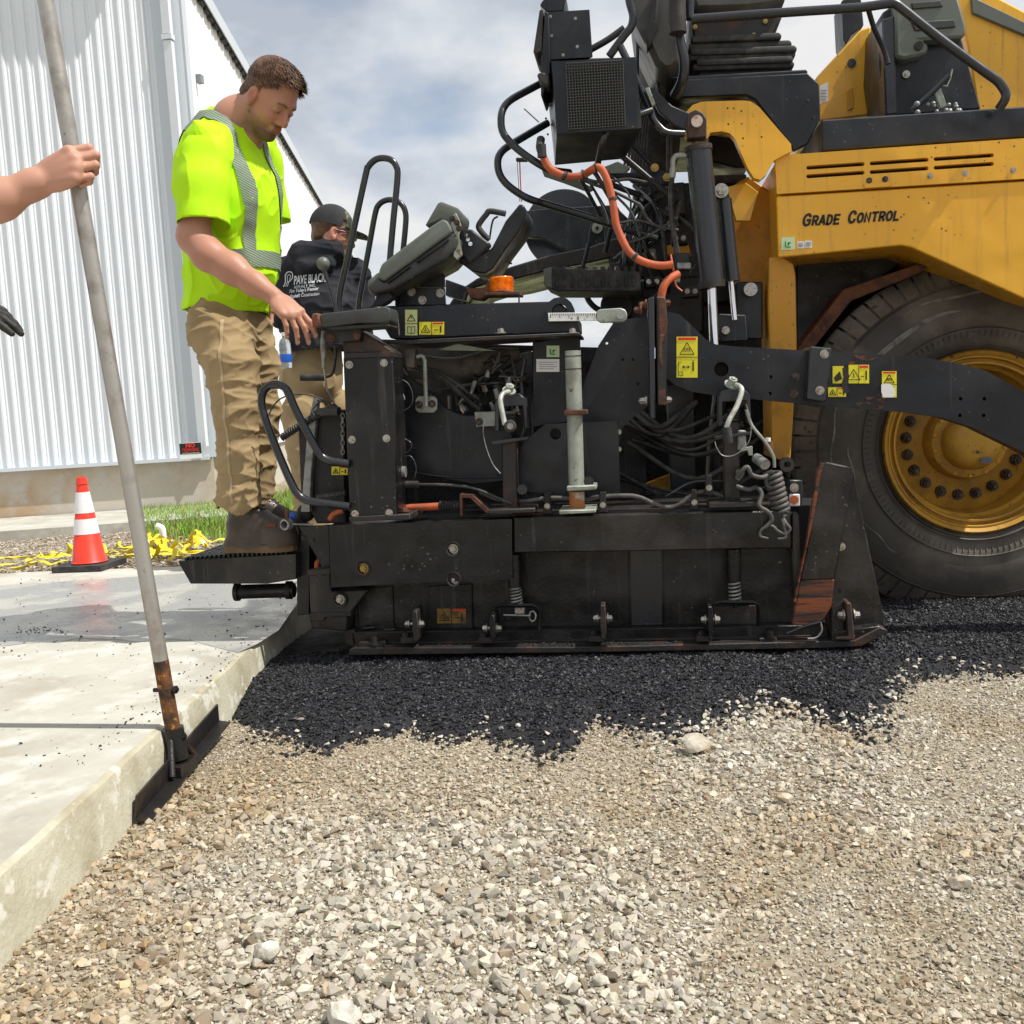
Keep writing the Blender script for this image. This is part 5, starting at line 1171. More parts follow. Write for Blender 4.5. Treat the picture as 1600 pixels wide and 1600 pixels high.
vb = empty('valve_cluster', (0, 0, 0)); vb.parent = pv; vb.location = -pv.location
for i in range(46):
    x, y = R2.uniform(728, 815), R2.uniform(585, 652); Y = R2.uniform(3.74, 3.92); a = P(x, y, Y); d_ = Vector((R2.uniform(-1, 1), R2.uniform(-.4, .4), R2.uniform(-1, 1))).normalized(); l_ = R2.uniform(.015, .045); r_ = R2.uniform(.005, .013)
    bm = B(); add_cyl(bm, a, a+d_*l_, r_, n=6 if i % 2 else 12); add_cyl(bm, a+d_*l_*.9, a+d_*l_*1.4, r_*.65, n=10)
    mk('fitting', bm, K[R2.choice(['pale_steel', 'black_gloss', 'grey_steel', 'black_dirty', 'bolt_steel', 'black_dirty'])], vb, 35, .0008)
for i in range(16):
    x, y = R2.uniform(738, 820), R2.uniform(560, 615); Y = R2.uniform(3.76, 3.9)
    pts = [(x+R2.uniform(-14, 14)*j*.7, y+R2.uniform(-10, 10)*j*.8, Y) for j in range(4)]; tpart('wire_loop', pts, R2.uniform(1.8, 3.4), None, R2.choice(['hose_black', 'hose_grey', 'black_gloss']), 6, 5, vb)
bm = B(); add_cyl(bm, P(713, 618, 3.9), P(714, 648, 3.9), .034, n=24); mk('solenoid', bm, K['black_dirty'], vb, 40, .003)
cylY('big_hole_ring', 630, 618, 3.70, 17, .02, 'black_gloss'); cylY('round_opening', 629, 679, 3.715, 9, .004, 'void', bev=0)
tpart('cable_loop', [(622,590,3.6),(638,600,3.6),(645,620,3.6),(640,636,3.6),(626,644,3.6)], 2, None, 'hose_black', 6); tpart('hook', [(624,700,3.6),(628,707,3.6),(638,706,3.6),(643,694,3.6),(633,686,3.6)], 3, None, 'black_gloss', 8)
for k_ in range(5): tpart('zip_tie', [(617+k_, 585+k_*3, 3.6), (624+k_*2, 605+k_*4, 3.6), (622+k_*2, 625, 3.6)], 1.6, None, 'grey_steel', 5)
tpart('cable_coil', [(622,722,3.6),(640,712,3.6),(650,730,3.6),(645,750,3.6),(628,752,3.6)], 2, None, 'hose_black', 6); bm = B(); add_cyl(bm, P(628, 737, 3.55), P(634, 737, 3.55), .02, n=18); mk('chain_motor', bm, K['grey_steel'], pv, 40, .003)
# hoses lying along the top of the screed
bm = B(); add_tube(bm, [P(x, y, 3.60) for x, y in [(619,794),(650,793),(686,791)]], W(6, 3.6), 14); mk('orange_conduit', bm, K['orange_hose'], pv, 60)
bm = B(); add_tube(bm, [P(686, 791, 3.6).lerp(P(722, 789, 3.6), i/16) for i in range(17)], [W(9 if i % 2 else 6.5, 3.6) for i in range(17)], 18, 1); mk('cable_gland', bm, K['rubber_black'], pv, 50)
tpart('orange_conduit', [(515,812,3.60),(522,803,3.6),(536,798,3.6)], 9, None, 'orange_hose')
part('hose_strap', [(718,772),(738,773),(752,786),(765,797),(780,799),(780,802),(760,802),(734,778),(722,778),(722,806),(719,806)], 3.58, .05, 'rust', .001)
tpart('control_cable', [(636,757,3.6),(655,757,3.6),(700,758,3.6),(740,763,3.6),(775,777,3.6),(800,788,3.6)], 5, None, 'hose_black'); tpart('cable_plug', [(634,757,3.6),(654,757,3.6)], 12, None, 'rubber_black', 14, 1)
tpart('supply_hose', [(750,770,3.66),(780,781,3.64),(820,783,3.62),(860,778,3.62),(912,780,3.62),(940,776,3.6),(990,775,3.6),(1020,786,3.6),(1042,793,3.6),(1062,788,3.6),(1082,773,3.6),(1105,768,3.62),(1130,776,3.64)], 7, None, 'hose_grey', 12)
tpart('supply_hose', [(1040,776,3.66),(1075,756,3.66),(1098,752,3.66),(1130,752,3.66)], 4, None, 'hose_black', 10)
for x, y in [(855, 779), (942, 777), (1085, 773), (1108, 750)]:
    part('hose_clip', [(x-5,y-8),(x+5,y-8),(x+5,y+10),(x+8,y+24),(x-8,y+24),(x-5,y+8)], 3.59, .03, 'black_dirty', .002); bpart([(x, y+12)], 3.588, 3.5, 'bolt_steel')
# coiled cable
bm = B(); a_, b_ = P(1206, 736, 3.58), P(1222, 806, 3.58); add_spring(bm, a_, b_, W(11.5, 3.58), W(3.6, 3.58), 9, 10, 20); mk('coiled_cable', bm, K['hose_grey'], pv, 60)
tpart('coiled_cable', [(1222,806,3.56),(1228,818,3.54),(1234,826,3.54),(1228,834,3.54),(1216,830,3.54),(1205,822,3.54),(1190,828,3.54),(1188,838,3.54),(1200,842,3.54)], 5.5, None, 'hose_grey')
tpart('coiled_cable', [(1222,812,3.54),(1228,838,3.54),(1215,842,3.54)], 5.5, None, 'hose_grey')
tpart('loose_cable', [(1152,745,3.56),(1160,735,3.54),(1168,730,3.54),(1175,742,3.54),(1190,746,3.54),(1200,742,3.56)], 7, None, 'hose_grey'); tpart('loose_cable', [(1150,760,3.56),(1170,765,3.56),(1182,762,3.55),(1190,772,3.54),(1186,790,3.52),(1200,800,3.52),(1206,812,3.52),(1196,824,3.52)], 7, None, 'hose_grey'); tpart('loose_cable', [(1197,745,3.56),(1198,758,3.56),(1206,764,3.56)], 6, None, 'hose_grey')
bm = B(); add_tube(bm, [P(x, y, 3.6) for x, y in [(1152,750),(1158,742),(1158,738),(1150,738)]], W(5, 3.6), 10); mk('loose_cable', bm, K['hose_grey'], pv, 60)
tpart('signal_cable', [(1166,640,3.56),(1175,665,3.56),(1195,690,3.56),(1208,712,3.56),(1210,730,3.57)], 5, None, 'pale_steel', 10)
rpart('sensor_body', 1153, 672, 1166, 704, 3.6, .05, 'grey_steel', .004); part('sensor_hook', [(1160,700),(1176,697),(1176,712),(1170,712),(1168,704),(1156,706)], 3.58, .02, 'pale_steel', .002)
bm = B(); add_cyl(bm, P(1200, 690, 3.6), P(1201, 704, 3.6), W(7, 3.6), n=18); mk('red_plug', bm, K['rust'], pv, 40); bm = B(); add_cyl(bm, P(1200, 684, 3.6), P(1200, 691, 3.6), W(4, 3.6), n=14); mk('white_plug', bm, K['white_print'], pv, 40)
bm = B(); add_cyl(bm, P(1182, 716, 3.6), P(1196, 726, 3.54), W(8, 3.6), n=18); mk('sensor_head', bm, K['grey_steel'], pv, 40, .003)
bm = B(); lathe(bm, [(W(5, 3.6), 0), (W(11, 3.6), 0), (W(11, 3.6), .04), (W(5, 3.6), .04), (W(5, 3.6), 0)], P(1230, 726, 3.6), Vector((0, 1, 0)), 24); mk('lifting_ring', bm, K['black_gloss'], pv, 40)
rpart('reflector_plate', 1233, 750, 1254, 792, 3.62, .02, 'black_paint'); rpart('reflector', 1233, 772, 1250, 791, 3.61, .008, 'white_print'); cylY('reflector_lens', 1241, 781, 3.605, 6.5, .01, 'orange_hose'); bpart([(1241, 762)], 3.615, 5, 'bolt_steel')
# foot platform for the worker
pf = empty('foot_platform', (0, 0, 0)); pf.parent = pv; pf.location = -pv.location
fr_ = [P(x, y, 3.60) for x, y in [(278,877),(462,866),(462,905),(418,912),(298,912)]]
bk = [Vector((p.x, 4.02, p.z)) for p in fr_]
bm = B(); hexa(bm, fr_, bk); mk('platform_frame', bm, K['black_dirty'], pf, 35, .004)
z0 = fr_[0].z
bm = B(); n_ = 0
for i in range(22):
    for j in range(16):
        x = fr_[0].x+.02+i*.0185; y = 3.615+j*.025
        if x > fr_[1].x-.01: continue
        add_box(bm, (x, y, z0-.01+(x-fr_[0].x)*.04), (x+.010, y+.016, z0+.010+(x-fr_[0].x)*.04))
mk('anti_slip_tread', bm, K['tar_steel'], pf, None)
tpart('platform_tube', [(368,925,3.75),(460,922,3.75)], 24, None, 'black_dirty', 20, 1, pf)
bm = B(); add_cyl(bm, P(368, 925, 3.75), P(374, 925, 3.75), W(15, 3.75), n=24); add_cyl(bm, P(448, 922, 3.75), P(456, 922, 3.75), W(15, 3.75), n=24); mk('tube_collar', bm, K['black_rusty'], pf, 40, .003)
# little clamp ring by the boot
cr_ = empty('pipe_clamp', (0, 0, 0)); cr_.parent = pv; cr_.location = -pv.location
bm = B(); c_ = P(444, 820, 3.52); lathe(bm, [(.014, 0), (.020, 0), (.020, .03), (.014, .03), (.014, 0)], c_, Vector((.3, 1, 0)), 24); mk('clamp_ring', bm, K['grey_steel'], cr_, 40)
tpart('clamp_bar', [(456,819,3.53),(490,820,3.56)], 3, None, 'grey_steel', 8, 1, cr_); tpart('clamp_bolt', [(416,822,3.52),(432,821,3.52)], 7, None, 'rust', 6, 1, cr_); tpart('clamp_bolt', [(448,794,3.52),(448,812,3.52)], 6, None, 'rust', 6, 1, cr_)
bm = B(); add_ball(bm, P(457, 806, 3.56), .012, (1, .8, 1.1)); mk('blue_cap', bm, mat('blue_plastic', (.02, .12, .6), .4), cr_, 60)
bm = B(); add_ball(bm, P(478, 801, 3.75), .035, (1, .9, 1)); mk('rubber_ball', bm, K['rubber_black'], pv, 60)

# ---- upper works ---------------------------------------------------------------
bx = empty('cooler_box', (0, 0, 0)); bx.parent = pv; bx.location = -pv.location
def f8(name, f, Yf, b, Yb, m, bev=.004, parent=None):
    bm = B(); hexa(bm, [P(x, y, Yf) for x, y in f], [P(x, y, Yb) for x, y in b]); return mk(name, bm, K[m], parent or pv, 35, bev)
f8('box_body', [(862,96),(993,89),(1003,200),(870,209)], 3.75, [(850,92),(975,90),(976,248),(867,258)], 4.12, 'black_paint', .003, bx)
bm = B(); c0_, c1_, c2_, c3_ = (884,99), (973,94), (977,196), (889,202)
def bil(u, v): return ((c0_[0]*(1-u)+c1_[0]*u)*(1-v)+(c3_[0]*(1-u)+c2_[0]*u)*v, (c0_[1]*(1-u)+c1_[1]*u)*(1-v)+(c3_[1]*(1-u)+c2_[1]*u)*v)
pp(bm, [c0_, c1_, c2_, c3_], 3.748, .001); mk('grille_backing', bm, K['void'], bx)
bm = B()
for i in range(21): tp(bm, [bil(i/20, 0), bil(i/20, 1)], 1.5, 3.744, 4, 1)
for i in range(24): tp(bm, [bil(0, i/23), bil(1, i/23)], 1.5, 3.744, 4, 1)
mk('grille', bm, K['grille_grey'] if 'grille_grey' in K else mat('grille_grey', (.05, .052, .05), .45), bx, None)
f8('upper_box', [(855,19),(921,15),(926,89),(858,93)], 3.80, [(845,25),(912,20),(916,95),(850,97)], 4.05, 'black_paint', .003, bx)
bpart([(860,26),(899,29),(862,56),(902,73),(880,86)], 3.798, 1.8, 'grey_steel', bx)
for i, (x, y) in enumerate([(866,135),(866,165),(868,195),(858,150),(859,185),(862,210)]):
    bm = B(); add_ball(bm, P(x-6, y, 3.86), .004); mk('rivet', bm, K['void'], bx, 60)
part('box_handle', [(882,222),(930,218),(930,223),(882,228)], 3.92, .03, 'black_gloss', .003, parent=bx)
part('screen_hood', [(843,8),(848,0),(880,-20),(885,-4),(880,17),(856,19),(850,14)], 3.8, .2, 'black_paint', .004)
part('screen_panel', [(843,15),(848,14),(846,80),(838,84),(833,82)], 3.78, .22, 'black_dirty', .003); part('screen_panel', [(851,16),(858,20),(860,112),(848,150),(845,150),(845,90)], 3.79, .2, 'black_paint', .003)
part('screen_knob', [(839,114),(848,112),(858,116),(858,132),(850,133),(840,122)], 3.76, .1, 'rubber_black', .006)
tpart('antenna', [(819,170,3.9),(842,191,3.9)], 2, None, 'grey_steel', 6, 1)
def rail(L, w_=11, Y=3.8, nm='guard_rail'): return tpart(nm, [(p[0], p[1], p[2] if len(p) > 2 else Y) for p in L], w_, None, 'black_gloss', 16)
rail([(852,127,3.95),(825,141,3.9),(800,155,3.85),(788,167,3.82),(783,183,3.8),(785,205,3.8),(797,222,3.8),(815,238,3.8),(840,255,3.8),(862,266,3.82),(890,270,3.9)])
rail([(856,192,4.05),(825,210,4.),(800,225,3.95),(785,236,3.92),(778,250,3.9),(780,270,3.9),(791,287,3.9),(812,303,3.9),(830,312,3.9),(853,319,3.95),(900,333,4.),(956,351,4.05),(1025,373,4.15)])
rail([(922,78,4.1),(950,62,4.1),(975,44,4.1)], 10); rail([(981,-12,4.0),(984,5,4.0),(989,25,4.0),(986,42,4.0),(975,56,4.0),(952,88,4.0)], 12)
rail([(969,72,3.85),(990,115,3.85),(1013,165,3.85),(1020,185,3.85),(1030,198,3.85),(1042,207,3.85),(1068,209,3.88)], 11)
rail([(1018,172,3.83),(995,181,3.8),(965,195,3.78),(948,207,3.78),(941,222,3.78),(934,256,3.85)], 10)
rail([(1080,30,4.0),(1150,25,4.0),(1250,18,4.0),(1340,12,4.0),(1385,6,4.0),(1398,6,4.0),(1410,14,4.0),(1450,46,4.0),(1500,84,4.0),(1540,113,4.0),(1560,128,4.0),(1571,145,4.0),(1570,156,4.0),(1561,170,4.02)], 13, nm='hand_rail')
tpart('rail_support', [(1356,12,4.0),(1366,45,4.05),(1380,75,4.1),(1388,100,4.1)], 8, None, 'black_paint', 8, 2)
rail([(1058,-12,3.98),(1060,20,3.98),(1062,60,3.98),(1069,95,3.98),(1066,125,4.0),(1054,150,4.05)], 15, nm='vertical_rail'); rail([(1078,-10,4.0),(1077,18,4.0),(1078,30,4.0)], 14, nm='vertical_rail')
tpart('hand_grip', [(1057,-10,3.94),(1059,52,3.94)], 26, None, 'black_dirty', 18, 1)
part('tread_strip', [(1008,138),(1014,136),(1024,162),(1019,166)], 3.82, .02, 'pale_steel', .001); part('link_plate', [(1012,140),(1020,136),(1050,165),(1080,178),(1075,205),(1055,196),(1030,175)], 3.98, .03, 'black_paint', .003)
# seat
st_ = empty('operator_seat', (0, 0, 0)); st_.parent = pv; st_.location = -pv.location
part('seat_cushion', [(1082,-30),(1225,-40),(1229,-10),(1225,8),(1170,16),(1085,18),(1078,0)], 4.2, .5, 'seat_vinyl', .03, parent=st_)
part('seat_pan', [(1080,18),(1222,10),(1222,26),(1208,55),(1084,62)], 4.25, .42, 'black_rusty', .006, parent=st_); bpart([(1086,42),(1196,33),(1178,55)], 4.24, 2.6, 'brass_bolt', st_)
bm = B()
for i, (x0, x1, y) in enumerate([(1080,1222,60),(1076,1238,72),(1078,1246,80),(1076,1244,88),(1088,1240,96),(1082,1242,104)]):
    pp(bm, [(x0, y-4), (x1-4, y-10), (x1, y-5), (x1-2, y+1), (x0+2, y+6)], 4.22+.012*(i % 2), .45)
mk('seat_bellows', bm, K['rubber_black'], st_, 40, .006, 2)
part('seat_base', [(1095,104),(1232,96),(1230,112),(1224,116),(1090,122)], 4.26, .4, 'black_paint', .004, parent=st_)
part('seat_back', [(984,-30),(1062,-30),(1068,20),(1066,90),(1056,108),(1038,112),(1024,100),(1010,70),(990,30),(986,0)], 4.1, .45, 'seat_vinyl', .03, parent=st_)
part('back_shell', [(1020,-20),(1030,0),(1028,40),(1012,75),(1008,60),(1018,20)], 4.06, .1, 'black_dirty', .01, parent=st_)
# second seat / fabric behind the rails
part('far_seat_back', [(993,60),(1000,48),(1012,55),(1024,75),(1024,112),(1020,150),(998,160),(994,100)], 4.9, .2, 'seat_vinyl', .03)
bm = B(); add_tube(bm, [P(x, y, 4.6) for x, y in [(1010,150),(1020,200),(1022,250),(1010,290)]], [.08, .12, .10, .08], 24); mk('hose_bundle', bm, K['rubber_black'], pv, 60)
bm = B()
for i in range(8): 
    x = 985+i*4; tp(bm, [(x+10, 150, 4.4), (x, 200, 4.4), (x-10+i, 262, 4.4)], 4, None, 8)
mk('wire_bundle', bm, K['hose_black'], pv, 60)
for L in [[(996,60),(996,160)], [(1048,190),(1048,310)], [(1044,195),(1043,300)], [(1026,115),(1030,150)]]:
    tpart('cable_run', [(x, y, 4.3) for x, y in L], 5, None, 'hose_black', 8, 1)
# yellow hood pieces and far console
part('engine_hood', [(1274,122),(1344,46),(1361,40),(1361,180),(1278,190)], 4.75, .8, 'yellow', .008)
part('hood_end', [(1361,40),(1372,58),(1378,180),(1361,180)], 4.78, .7, 'yellow_dirty', .006); cylY('hood_lamp', 1331, 98, 4.74, 6, .02, 'black_gloss'); part('hood_latch', [(1323,142),(1332,136),(1334,168),(1325,173)], 4.742, .01, 'yellow_dirty', .002)
sticker(1281, 134, 1294, 163, 4.745, 'white_print', 'plate', sl=-6)
part('stack', [(1315,0),(1345,-8),(1350,40),(1330,55),(1322,70),(1318,62)], 5.3, .2, 'black_paint', .006)
part('far_hood', [(1490,-10),(1520,-25),(1760,100),(1760,190),(1530,185),(1512,70)], 4.9, .6, 'yellow', .008); part('hood_top_edge', [(1518,-6),(1760,112),(1760,122),(1520,20)], 4.88, .65, 'grey_plastic', .003)
part('side_console', [(1378,20),(1400,5),(1500,50),(1533,170),(1385,182),(1374,100)], 4.45, .3, 'black_paint', .006); part('console_column', [(1378,30),(1398,24),(1402,178),(1384,180)], 4.40, .1, 'black_gloss', .006)
cv_ = part('console_cover', [(1398,-10),(1490,-30),(1510,40),(1508,58),(1440,62),(1452,70),(1448,84),(1412,92),(1400,88)], 4.38, .1, 'grey_plastic', .01)
part('cover_recess', [(1424,4),(1470,0),(1474,10),(1426,14)], 4.372, .01, 'dark_plastic', .003, parent=cv_); part('cover_recess', [(1424,34),(1492,30),(1494,42),(1430,48)], 4.372, .01, 'dark_plastic', .003, parent=cv_); cylY('cover_hole', 1436, 71, 4.37, 6, .01, 'void', cv_)
tpart('console_lever', [(1425,172,4.3),(1450,150,4.3),(1482,118,4.3)], 9, None, 'black_gloss', 8, 2); tpart('console_lever', [(1488,108,4.3),(1480,135,4.3),(1466,128,4.3)], 2.5, None, 'pale_steel', 8, 2)
part('lever_plate', [(1458,142),(1470,136),(1480,165),(1470,170)], 4.3, .02, 'pale_steel', .003)
bm = B()
for i in range(16):
    a = P(R2.uniform(1430, 1500), R2.uniform(160, 176), R2.uniform(4.25, 4.35)); add_ball(bm, a, R2.uniform(.006, .014), seg=10)
mk('lever_linkage', bm, K['grey_steel'], pv, 60)
bpart([(1416,116)], 4.44, 4, 'bolt_steel')
# frame members, far drum, fender sweep
hd = part('reel_disc', circ(882,358,63,56), 5.6, .10, 'black_gloss', .004)
part('far_frame', [(800,332),(852,326),(960,320),(985,345),(960,400),(900,400),(845,372),(788,368)], 5.4, .06, 'black_paint', .004)
part('frame_hanger', [(922,350),(945,345),(944,400),(915,402)], 5.0, .04, 'black_paint', .004); cylY('hanger_washer', 933, 356, 4.98, 8, .02, 'pale_steel'); cylY('hanger_bolt', 933, 356, 4.97, 2.5, .02, 'void')
bm = B(); top_ = [(700,478),(715,455),(745,435),(800,416),(860,398),(920,386),(960,372),(1010,372)]; bot_ = [(1010,400),(960,402),(915,412),(860,422),(805,436),(765,442),(740,450),(722,476)]
add_poly(bm, [P(x, y, 4.7) for x, y in top_+bot_], .7); mk('curved_fender', bm, K['black_dirty'], pv, 40, .006)
part('fender_arm', [(696,436),(735,450),(728,470),(696,462)], 4.5, .08, 'black_paint', .004)
part('rubber_step', [(850,420),(858,417),(1000,424),(1002,455),(870,455),(850,446)], 4.1, .28, 'rubber_black', .004)
bm = B()
for i in range(11): 
    x = 866+i*12; pp(bm, [(x, 416), (x+7, 416), (x+7, 424), (x, 424)], 4.11, .25); pp(bm, [(x+2, 428), (x+6, 428), (x+6, 448), (x+2, 448)], 4.094, .01)
mk('step_lug', bm, K['rubber_black'], pv, 35, .002)
part('step_end', [(849,421),(862,417),(862,450),(852,447)], 4.09, .02, 'grey_green' if 'grey_green' in K else 'grey_plastic', .002)
part('centre_mass', [(1000,290),(1075,285),(1180,300),(1195,470),(1030,480),(1000,430),(960,460),(950,400),(995,380)], 4.7, .6, 'black_dirty', .01)
part('centre_box', [(1000,290),(1070,284),(1072,335),(1008,338)], 4.5, .3, 'black_paint', .006); part('lower_mass', [(945,440),(1100,430),(1100,520),(1012,540),(960,500),(940,478)], 4.5, .4, 'black_dirty', .01)
part('yellow_frame_bit', [(1035,385),(1075,378),(1080,400),(1040,398)], 4.45, .1, 'yellow_dirty', .003); part('yellow_frame_bit', [(1148,440),(1192,430),(1192,500),(1152,490)], 4.35, .1, 'yellow_dirty', .003)
part('far_seat_shadow', [(1105,210),(1150,216),(1170,262),(1150,262),(1110,252)], 4.8, .3, 'black_dirty', .006); part('far_step', [(1106,274),(1166,272),(1168,285),(1110,288)], 4.6, .3, 'rubber_black', .004)
for L, w_ in [([(985,225,4.2),(1060,300,4.2)], 8), ([(968,240,4.1),(1045,305,4.1)], 10), ([(905,275,4.1),(945,350,4.2)], 6), ([(915,275,4.1),(958,345,4.2)], 4), ([(945,275,4.2),(1010,275,4.2)], 10), ([(945,285,4.3),(1000,305,4.3)], 9), ([(1000,300,4.3),(985,340,4.3)], 6), ([(920,380,4.4),(905,440,4.4)], 6), ([(960,335,4.4),(945,395,4.4)], 7), ([(1030,350,4.2),(1020,380,4.2)], 5), ([(930,270,4.4),(965,330,4.4)], 7), ([(1015,280,4.3),(1035,370,4.3)], 6)]:
    tpart('brace', L, w_, None, 'black_paint', 10, 1)
part('brace_plate', [(1010,262),(1048,268),(1050,290),(1012,286)], 4.15, .02, 'black_paint', .002); bpart([(1023,262),(1042,277)], 4.1, 4.5, 'brass_bolt')
part('tilted_plate', [(845,262),(850,258),(905,282),(930,295),(920,300),(880,285),(850,275)], 4.3, .02, 'grey_plastic', .002)
part('white_bracket', [(940,262),(965,252),(985,262),(975,272),(950,275)], 4.35, .03, 'pale_steel', .003)
tpart('pulley_strap', [(812,252,4.4),(813,280,4.4),(815,315,4.4)], 2, None, 'red_print', 6, 1); tpart('pulley_strap', [(808,252,4.4),(812,315,4.4)], 1.2, None, 'grey_steel', 6, 1); rpart('strap_hook', 806, 246, 824, 252, 4.38, .02, 'black_paint')
tpart('curved_pipe', [(914,455,4.5),(920,470,4.5),(932,482,4.5),(945,486,4.5)], 9, None, 'black_gloss'); part('side_disc', circ(964,478,26,24), 4.4, .1, 'black_paint', .004); tpart('small_hook', [(784,395,3.9),(788,408,3.9),(800,412,3.9)], 3, None, 'hose_black', 6)
R3_ = random.Random(21)
for i in range(16):
    x0, y0 = R3_.uniform(985, 1070), R3_.uniform(280, 330); x1, y1 = R3_.uniform(960, 1085), R3_.uniform(400, 470); mxx = (x0+x1)/2+R3_.uniform(-30, 30)
    tpart('hydraulic_hose', [(x0, y0, 4.35), (mxx, y0+40, 4.2), (mxx+R3_.uniform(-15, 15), y1-40, 4.2), (x1, y1, 4.3)], R3_.uniform(4, 8), None, R3_.choice(['hose_black', 'hose_grey', 'black_gloss']), 8)
for i in range(12):
    x0, y0 = R3_.uniform(950, 1000), R3_.uniform(640, 700); x1 = R3_.uniform(1060, 1200); yy = R3_.uniform(620, 760)
    tpart('hydraulic_hose', [(x0, yy, 4.4), ((x0+x1)/2, yy+R3_.uniform(20, 60), 4.3), (x1, yy-R3_.uniform(-20, 30), 4.4)], R3_.uniform(5, 9), None, R3_.choice(['hose_black', 'hose_grey']), 8)
for x, y in [(1012, 398), (1040, 350), (1062, 372), (1020, 440), (1080, 455), (970, 420)]:
    part('manifold_block', [(x-14,y-9),(x+12,y-10),(x+14,y+8),(x-12,y+10)], 4.25, .08, R3_.choice(['black_dirty', 'black_rusty', 'grey_steel']), .004); bpart([(x-6, y), (x+6, y)], 4.245, 3, 'bolt_steel')
# orange hose
OH = [(847,236),(850,248),(858,262),(870,270),(884,275),(900,276),(914,272),(931,262),(940,265),(948,280),(954,300),(959,325),(963,352),(971,372),(981,391),(995,404),(1014,412),(1034,415),(1052,413)]
oh = tpart('orange_hose', [(x, y, 3.72 if i > 6 else 3.76) for i, (x, y) in enumerate(OH)], 11.5, None, 'orange_hose', 16)
for x, y, x2, y2 in [(846,226,847,246),(880,274,884,276),(909,273,913,272),(929,263,932,262),(957,309,958,313),(990,400,994,403)]:
    tpart('hose_clamp', [(x,y,3.72),(x2,y2,3.72)], 14, None, 'rubber_black', 14, 1, oh)
tpart('orange_hose', [(1060,428,3.75),(1046,436,3.73),(1037,448,3.72),(1033,465,3.72)], 12, None, 'orange_hose', 16); tpart('orange_wire', [(1048,398,3.9),(1052,420,3.88),(1056,445,3.9),(1066,455,3.9)], 3, None, 'orange_hose', 6); tpart('hose_elbow', [(845,218,3.8),(844,230,3.76),(847,240,3.74)], 13, None, 'rubber_black', 14)
# cables under the cooler box
for L, w_ in [([(880,268),(920,285),(960,300),(1000,320)], 5), ([(900,276),(940,285),(980,280),(1010,285)], 5), ([(920,262),(945,290),(985,330),(1000,370)], 4), ([(1000,320),(1020,350),(1060,360)], 5), ([(960,350),(1000,345),(1040,360)], 4), ([(940,260),(980,300),(985,330),(975,360)], 3), ([(980,380),(1010,370),(1060,340)], 4), ([(930,300),(945,330),(950,350)], 4)]:
    tpart('cable_run', [(x, y, 4.0) for x, y in L], w_, None, 'hose_black', 8)
# ================================================================ people
mat('skin', (.55, .30, .21), .5, attr='tint', sss=.12, bump=.12, bsc=320, spec=.4, rv=.08)
mat('neon_shirt', (.50, .86, .012), .75, c2=(.44, .80, .010), sc=3, bump=.12, bsc=500, spec=.2)
mat('khaki', (.37, .27, .145), .8, c2=(.30, .215, .11), sc=4, bump=.2, bsc=420, spec=.2)
mat('khaki_seam', (.44, .33, .19), .8)
mat('hoodie_navy', (.022, .023, .030), .85, c2=(.03, .03, .036), sc=4, bump=.25, bsc=300, spec=.2)
mat('boot_leather', (.045, .032, .026), .42, c2=(.075, .052, .038), sc=9, bump=.15, bsc=90)
mat('boot_sole', (.16, .095, .045), .7, c2=(.12, .07, .035), sc=14)
mat('lace', (.02, .018, .016), .8)
mat('hair_brown', (.085, .040, .021), .5, c2=(.17, .085, .042), sc=40, spec=.4)
mat('cap_black', (.018, .018, .02), .8, bump=.3, bsc=400); mat('cap_camo', (.09, .10, .06), .8, c2=(.03, .032, .02), sc=22, thr=(.48, .52), c3=(.2, .19, .13), sc3=31, thr3=(.58, .6))
mat('glove', (.018, .017, .016), .6, bump=.4, bsc=200)
mat('plain_tee', (.12, .13, .15), .85)
# reflective tape with slanted print
m = mat('reflective_tape', (.50, .54, .50), .6, 0.); nt_ = m.node_tree; wv = N(nt_, 'ShaderNodeTexWave'); wv.inputs['Scale'].default_value = 42; wv.inputs['Distortion'].default_value = 0
tcn = N(nt_, 'ShaderNodeTexCoord'); mpn = N(nt_, 'ShaderNodeMapping'); mpn.inputs['Rotation'].default_value = (0, radians(58), 0); nt_.links.new(tcn.outputs['Object'], mpn.inputs[0]); nt_.links.new(mpn.outputs[0], wv.inputs[0])
rr_ = ramp(nt_, wv.outputs[0], [(.38, (.08, .14, .06, 1)), (.5, (.27, .31, .26, 1))]); nt_.links.new(rr_.outputs[0], nt_.nodes['Principled BSDF'].inputs['Base Color'])

